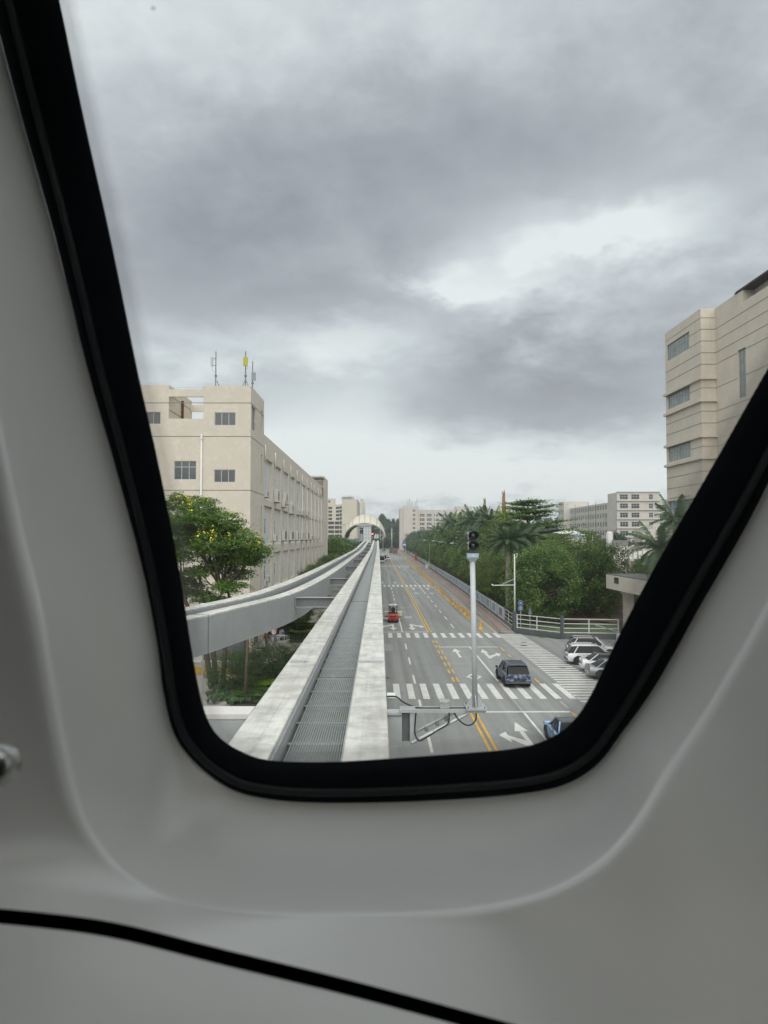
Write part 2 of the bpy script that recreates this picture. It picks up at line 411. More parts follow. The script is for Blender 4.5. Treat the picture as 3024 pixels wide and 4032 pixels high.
road.sheet([(-1.6, -20), (13.6, -20), (13.6, 86.2), (14.6, 130), (15.6, 400), (16.5, 820), (-1.6, 820)], 0)
road = road.build('road', asph); road['kind'] = 'structure'
ss = MB(); ss.sheet([(13.6, 30), (60, 30), (60, 81), (19, 81.2), (15.2, 86.2), (13.6, 86.2)], 0.0)
ss = ss.build('side_street', asph); ss['kind'] = 'structure'
ct = MB(); ct.sheet([(-60, 700), (120, 700), (120, 735), (-60, 735)], 0.004); ct = ct.build('cross_road', asph); ct['kind'] = 'structure'
def strip(name, x0, x1, y0, y1, m_=roadwhite, par=road, z=.004):
    return MB().sheet([(x0, y0), (x1, y0), (x1, y1), (x0, y1)], z).build(name, m_, par)
# double yellow centre lines
def yl(x, y0, y1): strip('centre_line', x - .075, x + .075, y0, y1, yellowpaint)
for x in (5.64, 5.98):
    yl(x, 15, 47.6); yl(x, 87.2, 166.8); yl(x, 174.4, 281); yl(x, 289, 430); yl(x, 438, 690)
    y = 57.4
    while y < 80:
        strip('centre_dash', x - .085, x + .085, y, y + 1.8, yellowpaint); y += 3.5
# left lane line
for (a, b) in ((15, 33), (38.6, 42.4), (47.3, 51.1), (56.7, 60.2), (65.2, 69), (74, 77.8), (87.2, 101.6)): strip('lane_dash', 2.60, 2.76, a, b)
y = 104.5
while y < 560:
    if 150 < y < 166: strip('lane_dash', 2.60, 2.76, y, y + 7.2); y += 9; continue
    if not (165 < y < 176): strip('lane_dash', 2.60, 2.76, y, y + 4.3)
    y += 8.9
# right lane line
strip('lane_line', 8.88, 9.03, 15, 47.3); strip('lane_line', 8.88, 9.03, 57.5, 75.3)
y = 91.4
while y < 560:
    if 140 < y < 166: strip('lane_line', 8.88, 9.03, 146.6, 166.6); y = 176; continue
    strip('lane_dash', 8.88, 9.03, y, y + 4.3); y += 9
worn = mat('worn_white_paint', (.34, .34, .33), .8, .12, 1)
strip('worn_line', 8.9, 9.0, 47.8, 51.5, worn); strip('worn_line', 11.9, 12.05, 48.6, 50.6, worn)
strip('worn_line', 3.2, 5.1, 117.5, 118.0, worn); strip('worn_line', .2, 2.2, 125, 125.4, worn)
# stop lines
for (x0, x1, y0, y1) in ((6.1, 11.85, 47.35, 47.7), (6.08, 11.75, 75.3, 75.65), (-1, 5.5, 87.2, 87.6), (6.3, 12.2, 163.6, 164.0), (-1, 5.5, 177.4, 177.8),
                         (6.3, 12.2, 278, 278.5), (-1, 5.5, 293, 293.5)):
    strip('stop_line', x0, x1, y0, y1)
# zebra crossings
for (y0, y1, k0, k1) in ((51.3, 56.6, -2, 12), (82.4, 86.4, -2, 12), (167.2, 173.6, -2, 10), (283, 288, -2, 10), (395, 399, -2, 10), (432, 436.5, -2, 10)):
    for k in range(k0, k1 + 1):
        x = 1.03 + .98 * k
        strip('zebra_stripe', x, x + .45, y0, y1, roadwhite, road, .008)
# ladder crossing over the side street
ny = 37
for i in range(ny):
    yy = 50.3 + i * .965
    f = (85.5 - yy) / 35
    strip('zebra_stripe', 13.3, 15.85 + .55 * f, yy, yy + .44, roadwhite, ss)
# yellow edge dashes and lines on the right
for (a, b) in ((45.6, 47.3), (56.8, 58.6), (65.6, 67.1), (69.2, 70.8), (72.6, 75.3), (86.6, 90), (101, 160)): strip('edge_line', 11.85, 12.0, a, b, yellowpaint)
strip('kerb_line', 13.2, 13.34, 86.6, 125, yellowpaint)
# arrows and diamonds
def poly(name, pts, m_=roadwhite): return MB().sheet(pts, .004).build(name, m_, road)
def xf(pts, cx, cy_, sx=1, sy=1): return [(cx + x * sx, cy_ + y * sy) for x, y in pts]
STR = [(-.12, 0), (.12, 0), (.12, 3.4), (.42, 3.4), (0, 5.6), (-.42, 3.4), (-.12, 3.4)]
def arrow_str(cx, cy_, sy=1, s=1): poly('straight_arrow', xf(STR, cx, cy_, s, sy * s))
def arrow_turn(cx, cy_, side, sy=1, s=1.0):
    stem = [(-.13, 0), (.13, 0), (.13, 3.6), (.40, 3.6), (0, 5.8), (-.40, 3.6), (-.13, 3.6)]
    br = [(.13, .15), (.95, 1.9), (.95, 1.05), (1.45, 2.75), (.95, 3.5), (.95, 2.7), (.13, 1.5)]
    poly('turn_arrow', xf(stem, cx, cy_, s, sy * s)); poly('turn_arrow_branch', xf(br, cx, cy_, s * side, sy * s))
arrow_str(7.35, 68.9)
arrow_turn(9.95, 68.4, 1, 1, .95)
arrow_turn(7.95, 39.4, -1, 1, .95)
arrow_turn(1.72, 95.4, -1, -1, 1.1); arrow_turn(3.95, 95.4, 1, -1, 1.1)
for x in (.9, 3.9): arrow_str(x, 186, -1, 1)
for x in (7.3, 10.25): arrow_str(x, 157.6)
for x in (7.3, 10.25): arrow_str(x, 270)
def diamond(cx, cy_, a=.62, b=1.4):
    o = [(0, b), (a, 0), (0, -b), (-a, 0)]; k = .62
    m = MB()
    for i in range(4):
        p, q = o[i], o[(i + 1) % 4]
        m.add([(cx + p[0], cy_ + p[1], .004), (cx + q[0], cy_ + q[1], .004), (cx + q[0] * k, cy_ + q[1] * k, .004), (cx + p[0] * k, cy_ + p[1] * k, .004)], [(0, 1, 2, 3)])
    m.build('diamond_marking', roadwhite, road)
diamond(7.37, 59.4); diamond(3.96, 103.4); diamond(7.3, 148, .6, 1.8); diamond(10.2, 148, .6, 1.8); diamond(1.1, 103.4)
patch = mat('asphalt_patch', (.20, .205, .20), .9, .1, .8, bump=.3, bscale=120)
patchl = mat('asphalt_pale_patch', (.29, .292, .285), .9, .1, .8, bump=.3, bscale=120)
for (x0, x1, y0, y1, mm) in ((.3, 1.35, 73, 77.5, patchl), (.2, 1.3, 118, 124, patchl), (.3, 1.1, 58, 60, patch), (10, 11.6, 330, 345, patch)):
    strip('road_patch', x0, x1, y0, y1, mm, road, .002)
cover = mat('manhole_iron', (.09, .09, .09), .7, .2, 4)
for (x, y, pr) in ((15.2, 63.5, ss), (17.9, 73, ss), (14.5, 76.5, ss), (.55, 59, road), (14.9, 78.8, ss)):
    MB().prism([(x + .35 * math.cos(a * math.pi / 8), y + .35 * math.sin(a * math.pi / 8)) for a in range(16)], .001, .006).build('manhole_cover', cover, pr)
# skid smudges on the crossing behind the van
# pavement along the right-hand side
pv = thing('pavement', None, None, (13.6, 86, 0)); pv['kind'] = 'structure'
edge = [(13.6, 86.4), (14.0, 110), (14.3, 160), (15.2, 400), (16.4, 700)]
fenceline = [(15.3, 88.0), (15.75, 110), (16.5, 160), (18.6, 400), (20.5, 700)]
def lerp_line(line, y):
    for (x0, y0), (x1, y1) in zip(line, line[1:]):
        if y <= y1: return x0 + (x1 - x0) * (y - y0) / (y1 - y0)
    return line[-1][0]
pv_m = MB(); poly_ = [(x, y) for x, y in edge] + [(x + .45, y) for x, y in reversed(fenceline)]
poly_ = [(13.95, 86.75)] + [(x + .14, y) for x, y in edge[1:]] + [(x, y) for x, y in reversed(fenceline)] + [(15.3, 86.5)]
pv_m.prism(poly_, 0, .13); pv_m.build('paving', brickred, pv)
# kerb stones, one by one near, joined beyond
def kerb_run(line, y0, y1, pitch, joined):
    mb = MB(); y = y0
    while y < y1:
        x0 = lerp_line(line, y); x1 = lerp_line(line, y + pitch)
        k = MB() if not joined else mb
        h = .15 + random.uniform(-.008, .008)
        k.prism([(x0, y + .012), (x0 + .14, y + .012), (x1 + .14, y + pitch - .012), (x1, y + pitch - .012)], 0, h)
        if not joined: k.build('kerb_stone', kerbmat, pv)
        y += pitch
    if joined: mb.build('kerb_stone', kerbmat, pv)['kind'] = 'stuff'
random.seed(3)
edge2 = [(13.6, 86.4), (13.62, 87.4)] + edge[1:]
kerb_run(edge2, 87.4, 150, 1.0, False); kerb_run(edge2, 150, 690, 2.0, True)
MB().prism([(13.61, 87.38), (13.75, 86.75), (14.1, 86.45), (15.3, 86.2), (15.3, 86.49), (14.15, 86.72), (13.95, 86.95), (13.76, 87.38)], 0, .15).build('kerb_corner', kerbmat, pv)
tile = mat('pale_paving_band', (.30, .27, .24), .9, .15, .8)
for (a, b) in ((112, 117), (178, 184), (236, 246)):
    MB().prism([(lerp_line(edge, a) + .3, a), (lerp_line(fenceline, a) - .5, a), (lerp_line(fenceline, b) - .5, b), (lerp_line(edge, b) + .3, b)], .13, .135).build('paving_band', tile, pv)
MB().prism([(lerp_line(edge, 88) + .75, 87.5)] + [(lerp_line(edge, y) + .75, y) for y in (110, 160, 400)] + [(lerp_line(edge, y) + .87, y) for y in (400, 160, 110, 87.5)], .13, .137).build('paving_edge', tile, pv)
# terrain on the right behind the fence: worked soil with rubble, and grass
redsoil = mat('reddish_brown_soil', (.30, .175, .115), .95, .25, .25, spots=.5, spotcol=(.42, .30, .22), spotscale=.6, bump=.6, bscale=4)
def terrain(name, x0, x1, y0, y1, nx, ny_, hf, m_, seed):
    mb = MB(); rr = random.Random(seed); vs = []; fs = []
    for j in range(ny_ + 1):
        for i in range(nx + 1):
            x = x0 + (x1 - x0) * i / nx; y = y0 + (y1 - y0) * j / ny_
            vs.append((x, y, hf(x, y) + rr.uniform(-.12, .12)))
    for j in range(ny_):
        for i in range(nx):
            a = j * (nx + 1) + i; fs.append((a, a + 1, a + nx + 2, a + nx + 1))
    mb.add(vs, fs); o = mb.build(name, m_, smooth=True); o['kind'] = 'structure'; return o
def soil_h(x, y):
    return .1 + 2.6 * math.exp(-((y - 112) / 9) ** 2) * (1 / (1 + math.exp(-(x - 24) / 2))) + .8 * math.exp(-((y - 150) / 12) ** 2) + .5 * math.sin(x * .3) * math.sin(y * .13) * .5
terrain('soil_terrain', 20.5, 110, 96, 330, 60, 100, soil_h, redsoil, 5)
grass_m = mat('grass_ground', (.09, .12, .055), .95, .35, .6, bump=.5, bscale=30)
terrain('grass_verge', 16.4, 60, 82, 97, 40, 14, lambda x, y: .04 + .12 * math.sin(x), grass_m, 8)
# left-hand ground: paving by the factory, planted strip under the track
palepave = mat('pale_concrete_paving', (.44, .41, .37), .9, .08, .4, spots=.3, spotcol=(.33, .31, .28))
MB().sheet([(-60, 20), (-4.5, 20), (-4.5, 200), (-60, 200)], -.02).build('factory_yard', palepave)['kind'] = 'structure'
plantsoil = mat('planting_bed', (.05, .07, .028), .95, .4, .8)
MB().prism([(-9.5, 42), (-1.9, 42), (-1.9, 640), (-4.4, 640), (-4.4, 92), (-9.5, 64)], -.05, .06).build('planting_bed', plantsoil)['kind'] = 'structure'
MB().prism([(-60, 20), (-1.9, 20), (-1.9, 41.9), (-60, 41.9)], -.05, .05).build('planting_bed', plantsoil)['kind'] = 'structure'
# ------------------------------------------------------------------ guideway
def track_z(y):
    if y < 155: return 8.0
    if y < 200: t = (y - 155) / 45; return 8.0 + .0135 * 45 * t * t / 2
    if y < 330: return 8.0 + .0135 * 22.5 + .0135 * (y - 200)
    return 8.0 + .0135 * 22.5 + .0135 * 130 + .0125 * (y - 330)
def main_x(y):
    return -.958 - (0 if y < 160 else (y - 160) * .0017)
LT = [(-16.5, 2), (-12.8, 10), (-9.6, 18), (-6.6, 26.2), (-5.5, 31.2), (-4.75, 35), (-4.2, 39.5), (-3.85, 47.7), (-3.6, 62), (-3.5, 90), (-3.5, 150), (-3.6, 230), (-3.6, 292)]
def left_x(y):
    pts = LT
    for i in range(len(pts) - 1):
        if pts[i][1] <= y <= pts[i + 1][1]:
            p0 = pts[max(i - 1, 0)]; p1 = pts[i]; p2 = pts[i + 1]; p3 = pts[min(i + 2, len(pts) - 1)]
            def m(a, b, c, d, k): return (c[0] - a[0]) / max(c[1] - a[1], 1e-6)
            t = (y - p1[1]) / (p2[1] - p1[1]); h = p2[1] - p1[1]
            m1 = (p2[0] - p0[0]) / (p2[1] - p0[1]) * h; m2 = (p3[0] - p1[0]) / (p3[1] - p1[1]) * h
            return (2*t**3-3*t*t+1)*p1[0] + (t**3-2*t*t+t)*m1 + (-2*t**3+3*t*t)*p2[0] + (t**3-t*t)*m2 - 1.09
    return pts[-1][0] - 1.09
def rect(a, b, z0, z1): return [(a, z0), (b, z0), (b, z1), (a, z1)]
def rng_path(fx, y0, y1, step):
    n = max(2, int(round((y1 - y0) / step)) + 1)
    return [(fx(y0 + (y1 - y0) * i / (n - 1)), y0 + (y1 - y0) * i / (n - 1), track_z(y0 + (y1 - y0) * i / (n - 1))) for i in range(n)]
# one grating panel, shared
PW, PL = .84, 1.28
def grating_mesh():
    mb = MB(); t = .0038
    n = 22
    for i in range(n + 1):
        x = -PW / 2 + PW * i / n; mb.box(x - t, x + t, 0, PL, -.028, 0)
    n2 = 16
    for j in range(n2 + 1):
        y = PL * j / n2; mb.box(-PW / 2, PW / 2, y - t, y + t, -.009, -.001)
    for x in (-PW / 2 - .006, PW / 2 + .006): mb.box(x - .004, x + .004, 0, PL, -.03, .001)
    return mb.mesh('grating_panel', grate)
gm = grating_mesh()
cm_mb = MB(); cm_mb.box(-.60, .50, -.055, .055, -.045, -.036, 0); cm_mb.box(-.60, .50, -.006, .006, -.16, -.045, 0)
cross_me = cm_mb.mesh('cross_member', steel_l)
stf = MB(); stf.prism([(-.15, 0), (0, 0), (0, .012), (-.15, .012)], -.62, -.04, 0)
stiff_me = stf.mesh('stiffener', steel)
bolt_mb = MB(); bolt_mb.box(-.018, .018, -.012, .012, 0, .018); bolt_me = bolt_mb.mesh('clamp_bolt', steel_d)
def span(fx, y0, y1, label, group, name, detail, sides=(1, 1), first=False):
    g = .03
    base = thing(name, label, 'track', (fx(y0), y0, track_z(y0)), 0, group)
    p = rng_path(fx, y0 + g, y1 - g, 2.0 if fx is left_x and y0 < 70 else 6.0)
    # concrete running strips on steel boxes
    for (a, b, sd_) in ((-1.092, -.452, -1), (.491, 1.092, 1)):
        mb = MB(); sweep(mb, p, [(a, -.075), (b, -.075), (b, -.012), (b - .012, 0), (a + .012, 0), (a, -.012)], 0)
        r = mb.build('running_rail', conc_top, base)
        mb = MB(); sweep(mb, p, rect(a + .01, b - .01, -1.36, -.08), 0); mb.build('box_girder', steel, r)
        mb = MB()
        if sd_ < 0: sweep(mb, p, rect(b - .008, b + .03, -.26, -.08), 0)
        else: sweep(mb, p, rect(a - .03, a + .008, -.26, -.08), 0)
        mb.build('guide_flange', steel_l, r)
        # bottom flange and a fine longitudinal ridge on top
        mb = MB(); sweep(mb, p, rect(a - .02, b + .02, -1.385, -1.362), 0); mb.build('bottom_flange', steel, r)
        rr = .60 if sd_ < 0 else .38
        mb = MB(); x = a + (b - a) * rr; sweep(mb, p, rect(x - .006, x + .006, -.001, .006), 0); mb.build('joint_ridge', conc_top, r)
    for (a, b) in ((-1.092, -.452), (.491, 1.092)):
        jm = MB(); sweep(jm, [(fx(y1 - .2), y1 - .2, track_z(y1)), (fx(y1 + .12), y1 + .12, track_z(y1))], rect(a + .06 if a < 0 else a + .02, b - .2 if a < 0 else b - .05, .001, .006), 0); jm.build('joint_plate', steel_l, base)
    # walkway
    if fx is main_x:
        y = y0 + g; k = 0
        while y + PL < y1:
            if y > 2:
                gp = inst('grating_panel', gm, base); zz = track_z(y) - .35
                gp.location = Vector((fx(y) + .045, y, zz)) - Vector(base.location)
                sl = (track_z(y + PL) - track_z(y)) / PL; gp.rotation_euler = (math.atan(sl), 0, 0)
                if detail and y < 62:
                    c = inst('cross_member', cross_me, base); c.location = Vector((fx(y) + .045, y - .025, zz)) - Vector(base.location)
                    s_ = inst('stiffener', stiff_me, base); s_.location = Vector((fx(y) - .452 + .14 + .03, y - .06, zz)) - Vector(base.location)
            y += PL + .045
        if not detail or y1 > 62:
            mb = MB(); y = max(y0, 62)
            while y < y1:
                mb.box(fx(y) - .55, fx(y) + .5, y - .05, y + .05, track_z(y) - .40, track_z(y) - .386); y += 1.325
            mb.build('cross_members', steel_l, base)['kind'] = 'stuff'
    else:
        mb = MB(); sweep(mb, p, rect(-.44, .48, -.42, -.40), 0); mb.build('walkway_plate', steel_d, base)
    return base
joints = [-4, 17.3, 37.7, 64.4, 92, 120, 150, 180, 210, 240, 270, 300]
words = ['nearest span of the straight guideway, running under the viewer', 'second span of the straight guideway ahead of the signal post', 'third span of the straight guideway beside the curved branch',
         'fourth span of the straight guideway, level with the red forklift', 'fifth span of the straight guideway before the rise']
for i in range(len(joints) - 1):
    lab = words[i] if i < len(words) else '%s span of the straight guideway, counted from the viewer, climbing to the station' % ORD[i]
    span(main_x, joints[i], joints[i + 1], lab, 'spans of the straight guideway', 'guideway_span', i < 4)
for (a, b) in ((300, 360), (360, 430), (430, 520), (520, 600)):
    span(main_x, a, b, '%s far guideway span beyond the arched station' % ORD[(300, 360, 430, 520).index(a)], 'spans of the straight guideway', 'guideway_span', False)
jl = [4, 28, 47, 70, 100, 130, 160, 195, 230, 262, 292]
wl = ['nearest bend of the left branch guideway with deep grey side', 'curving span of the left branch guideway below the yellow-flowered tree', 'span of the left branch guideway drawing close to the straight track']
for i in range(len(jl) - 1):
    span(left_x, jl[i], jl[i + 1], wl[i] if i < 3 else '%s span of the left branch guideway, counted from its nearest bend' % ORD[i], 'spans of the left branch guideway', 'branch_guideway_span', False)
# ties between the two tracks
for i, y in enumerate((39, 57, 81, 105, 131, 158, 190, 225, 262)):
    t = thing('tie_beam', ('nearest grey steel tie beam between the two guideways', 'second grey steel tie beam between the two guideways', 'third grey steel tie beam between the two guideways')[i] if i < 3 else '%s grey steel tie beam between the two guideways, counted from the viewer' % ORD[i], 'beam', (left_x(y) + 1.09, y, track_z(y) - .2), 0, 'tie beams between the guideways')
    x0 = left_x(y) + 1.085; x1 = main_x(y) - 1.085; z = track_z(y)
    MB().box(x0, x1, y - .02, y + .02, z - .72, z - .28).build('web', steel_d, t)
    MB().box(x0, x1, y - .16, y + .16, z - .28, z - .245).build('top_flange', steel, t)
    MB().box(x0, x1, y - .16, y + .16, z - .755, z - .72).build('bottom_flange', steel, t)
    MB().box(x0, x0 + .03, y - .2, y + .2, z - .72, z - .28).build('end_plate', steel, t)
# transverse girder to the left at the pier nearest the viewer
t = thing('transverse_girder', 'pale topped grey girder leaving the track at lower left', 'girder', (-2.1, 12.5, 8.0))
MB().box(-9.5, -2.052, 12.18, 12.76, 7.925, 8.0).build('top_slab', mat('clean_pale_top', (.60, .58, .55), .8, .06, 1, spots=.3, spotcol=(.45, .43, .40)), t)
MB().box(-9.5, -2.06, 12.2, 12.74, 6.6, 7.92).build('box_girder', steel, t)
MB().box(-3.12, -2.1, 12.17, 12.2, 6.9, 7.9).build('splice_plate', steel, t)
MB().box(-3.32, -3.24, 12.165, 12.77, 6.6, 8.004).build('joint_strip', steel_d, t)
# piers
pier_me = None
for i, y in enumerate((12.5, 92, 120, 150, 180, 210, 240, 270)):
    z = track_z(y) - 1.4; xm = (main_x(y) + left_x(y)) / 2 if y > 30 else main_x(y)
    t = thing('guideway_pier', ('concrete pier under the nearest span by the signal post' if i == 0 else '%s concrete pier standing between the two guideways' % ORD[i - 1]), 'pier', (xm, y, 0), 0, 'guideway piers')
    MB().cyl(xm, y, -.02, z - .9, .62, 20).build('column', concrete, t, smooth=True)
    w2 = 1.2 if y < 30 else abs(main_x(y) - left_x(y)) / 2 + 1.1
    mb = MB(); mb.loft([[(xm - .8, y - .7, z - 1.5), (xm + .8, y - .7, z - 1.5), (xm + .8, y + .7, z - 1.5), (xm - .8, y + .7, z - 1.5)],
                        [(xm - w2, y - .7, z - .55), (xm + w2, y - .7, z - .55), (xm + w2, y + .7, z - .55), (xm - w2, y + .7, z - .55)],
                        [(xm - w2, y - .7, z), (xm + w2, y - .7, z), (xm + w2, y + .7, z), (xm - w2, y + .7, z)]]); mb.build('pier_head', concrete, t)
# ------------------------------------------------------------------ signal on its bracket
YS = 12.42
t = thing('signal_bracket', 'grey steel bracket arm bolted to the track edge carrying the signal', 'bracket', (.14, YS, 7.5))
x0 = .138
MB().box(x0, .37, 12.35, 12.60, 7.46, 7.985).build('mounting_box', steel, t)
MB().box(x0, .365, 12.33, 12.36, 7.93, 7.95).build('box_seam', steel_d, t)
MB().box(.372, .50, 12.47, 12.50, 7.50, 7.95).build('side_plate', steel_d, t)
MB().box(x0 + .002, .33, 13.85, 14.2, 7.2, 7.9).build('upper_panel', steel, t)
MB().box(x0 + .01, .30, 13.83, 14.1, 7.902, 7.95).build('panel_cap', whitepaint, t)
MB().box(x0 + .002, .352, 12.95, 13.1, 7.4, 7.86).build('middle_panel', steel, t)
m = MB(); m.box(.50, .555, 12.36, 12.46, 7.47, 7.975); m.build('upright', steel_l, t)
for b_ in (7.56, 7.66, 7.78, 7.88):
    MB().tube([(.488, 12.42, b_), (.488, 12.395, b_)], .008, 8).build('bolt', steel_d, t)
for yy in (12.33, 12.52):
    nm = MB(); nm.box(.34, 1.45, yy, yy + .045, 7.985, 8.04); nm.build('arm_rail', steel_l, t)
MB().box(.34, .62, 12.375, 12.52, 7.99, 8.01).build('arm_plate', steel_l, t)
d = MB(); d.tube([(.53, 12.35, 7.50), (1.43, 12.35, 7.965)], .026, 4); d.build('diagonal_brace', steel_l, t)
d = MB(); d.tube([(.56, 12.50, 7.62), (1.30, 12.54, 7.985)], .024, 4); d.build('diagonal_brace', steel, t)
for q in (.28, .52, .72):
    px_ = .56 + .74 * q; pz = 7.59 + .37 * q
    MB().box(px_ - .028, px_ + .028, 12.38, 12.50, pz - .02, pz + .03).build('brace_clip', steel_d, t)
for q in (.12, .38): MB().box(.53 + .9 * q, .535 + .9 * q, 12.318, 12.33, 7.48 + .465 * q, 7.54 + .465 * q).build('brace_seam', steel_d, t)
MB().box(1.40, 1.73, 12.22, 12.64, 8.042, 8.068).build('base_plate', steel_l, t)
MB().box(1.41, 1.72, 12.30, 12.56, 7.985, 8.04).build('end_block', steel_l, t)
cbl = mat('black_cable', (.012, .012, .016), .5, .2, 4)
def cable(pts, r=.014):
    pts = [Vector(p) for p in pts]; out = []
    for i in range(len(pts) - 1):
        p0 = pts[max(i - 1, 0)]; p1 = pts[i]; p2 = pts[i + 1]; p3 = pts[min(i + 2, len(pts) - 1)]
        for k in range(6):
            s = k / 6; out.append(.5 * ((2 * p1) + (-p0 + p2) * s + (2 * p0 - 5 * p1 + 4 * p2 - p3) * s * s + (-p0 + 3 * p1 - 3 * p2 + p3) * s ** 3))
    out.append(pts[-1]); return MB().tube(out, r, 8)
def ctag(mb, label):
    o = mb.build('cable', cbl, smooth=True); tag(o, label, 'cable', 'cables on the signal bracket'); return o
ctag(cable([(.10, 13.6, 7.98), (.30, 13.5, 8.0), (.42, 13.1, 7.99), (.62, 12.5, 8.03), (.9, 12.45, 8.03), (1.05, 12.45, 8.03), (1.40, 12.45, 8.03)], .014), 'thick black cable lying along the top of the bracket arm')
ctag(cable([(.60, 12.42, 7.98), (.59, 12.40, 7.85), (.58, 12.36, 7.66), (.64, 12.30, 7.55), (.76, 12.3, 7.60), (.95, 12.30, 7.72), (1.11, 12.32, 7.82), (1.13, 12.36, 7.99)], .012), 'black cable looping down inside the bracket triangle')
ctag(cable([(1.20, 12.42, 8.0), (1.24, 12.36, 7.93), (1.30, 12.30, 7.86), (1.40, 12.28, 7.80), (1.50, 12.28, 7.82), (1.56, 12.32, 7.90), (1.565, 12.38, 7.98)], .012), 'short black cable hanging in a loop under the signal post')
t = thing('junction_box', 'small grey junction box on the bracket arm beside the post', 'box', (1.06, 12.42, 8.04))
MB().box(.985, 1.135, 12.36, 12.5, 8.042, 8.13, 0, .006).build('housing', steel_l, t)
MB().box(.978, 1.142, 12.353, 12.507, 8.132, 8.165, 0, .006).build('lid', mat('speckled_grey_lid', (.34, .35, .34), .7, .3, 30), t)
MB().box(1.05, 1.075, 12.335, 12.36, 8.10, 8.14).build('latch', steel_l, t)
t = thing('signal_post', 'tall light grey post with two dark round signal lamps on top', 'signal', (1.558, 12.42, 8.068))
bx = 1.558
top = Vector((1.523, 12.42, 10.46))
MB().tube([(bx, 12.42, 8.068), tuple(top)], .043, 20).build('pole', mat('pole_grey_paint', (.46, .49, .51), .45, .06, 3, streak=.3, streakcol=(.33, .34, .35), spots=.3, spotcol=(.55, .56, .56), spotscale=6), t, smooth=True)
for (dx, dy) in ((1, 0), (-1, 0), (0, 1), (0, -1)):
    g_ = MB(); w_ = .004
    a = Vector((bx + dx * .042, 12.42 + dy * .042, 8.069)); b = a + Vector((dx * .10, dy * .10, 0)); c = Vector((bx + dx * .042 - .003, 12.42 + dy * .042, 8.26)); e_ = b + Vector((0, 0, .02))
    n_ = Vector((dy, dx, 0)) * w_
    vs = [p + n_ for p in (a, b, e_, c)] + [p - n_ for p in (a, b, e_, c)]
    g_.add(vs, [(0, 1, 2, 3), (7, 6, 5, 4), (0, 4, 5, 1), (1, 5, 6, 2), (2, 6, 7, 3), (3, 7, 4, 0)]); g_.build('gusset', steel_l, t)
for (dx, dy) in ((.13, .16), (-.13, .16), (.13, -.16), (-.13, -.16)):
    MB().cyl(bx + dx, 12.42 + dy, 8.069, 8.095, .012, 6).build('anchor_bolt', steel_d, t)
tx = top.x
MB().loft([[(tx - .043, 12.38, 10.40), (tx + .043, 12.38, 10.40), (tx + .043, 12.46, 10.40), (tx - .043, 12.46, 10.40)], [(tx - .075, 12.36, 10.458), (tx + .075, 12.36, 10.458), (tx + .075, 12.48, 10.458), (tx - .075, 12.48, 10.458)]]).build('top_flange', steel_l, t)
pl = MB().box(tx - .10, tx + .10, 12.352, 12.358, 10.462, 10.545).build('number_plate', mat('pale_blue_plate', (.25, .33, .45), .5, .12, 12, coord='obj'), t)
lt = text_obj('S0802', .068, mat('plate_white', (.75, .77, .78), .5, .03, 3), pl, (tx - wloc(pl).x, 12.349 - wloc(pl).y, 10.503 - wloc(pl).z), (math.pi / 2, 0, 0), ext=.0008)
MB().box(tx - .095, tx + .095, 12.36, 12.50, 10.552, 10.562).build('mounting_tray', black, t)
housing = mat('signal_housing', (.045, .05, .055), .45, .25, 6)
lens = mat('unlit_signal_lens', (.03, .036, .038), .15, .2, 20, spec=.8)
for i, z in enumerate((10.83, 10.667)):
    cxx = tx + .012
    cy0 = 12.40
    hb = MB().box(cxx - .068, cxx + .064, cy0 + .0, cy0 + .10, z - .079, z + .079, 0, .016).build('lamp_housing', housing, t)
    ring = []
    for r_, yy in ((.080, cy0 - .002), (.080, cy0 - .02), (.064, cy0 - .02), (.062, cy0 - .002)):
        ring.append([(cxx + r_ * math.cos(a * math.pi / 16), yy, z + r_ * math.sin(a * math.pi / 16)) for a in range(32)])
    MB().loft(ring, cap=False).build('bezel', housing, hb, smooth=True)
    dm = []
    for r_, yy in ((.062, cy0 - .003), (.046, cy0 - .014), (.023, cy0 - .02), (.004, cy0 - .022)):
        dm.append([(cxx + r_ * math.cos(a * math.pi / 12), yy, z + r_ * math.sin(a * math.pi / 12)) for a in range(24)])
    MB().loft(dm).build('lens', lens, hb, smooth=True)
    hd = []
    for (r_, yy, lo, hi) in ((.077, cy0 - .02, -40, 220), (.078, cy0 - .11, -25, 205), (.075, cy0 - .11, -25, 205), (.074, cy0 - .02, -40, 220)):
        hd.append([(cxx + r_ * math.cos(R(lo + (hi - lo) * a / 20)), yy - .02 * math.sin(R(lo + (hi - lo) * a / 20)), z + r_ * math.sin(R(lo + (hi - lo) * a / 20))) for a in range(21)])
    MB().loft(hd, cap=False, closed=False).build('hood', black, hb, smooth=True)
    MB().tube([(cxx - .085, cy0 + .05, z + .04), (cxx - .10, cy0 + .05, z + .04)], .011, 8).build('hinge', steel_l, hb)
    MB().box(cxx - .08, cxx - .069, cy0 + .02, cy0 + .08, z - .065, z + .065).build('side_clip', steel_l, hb)
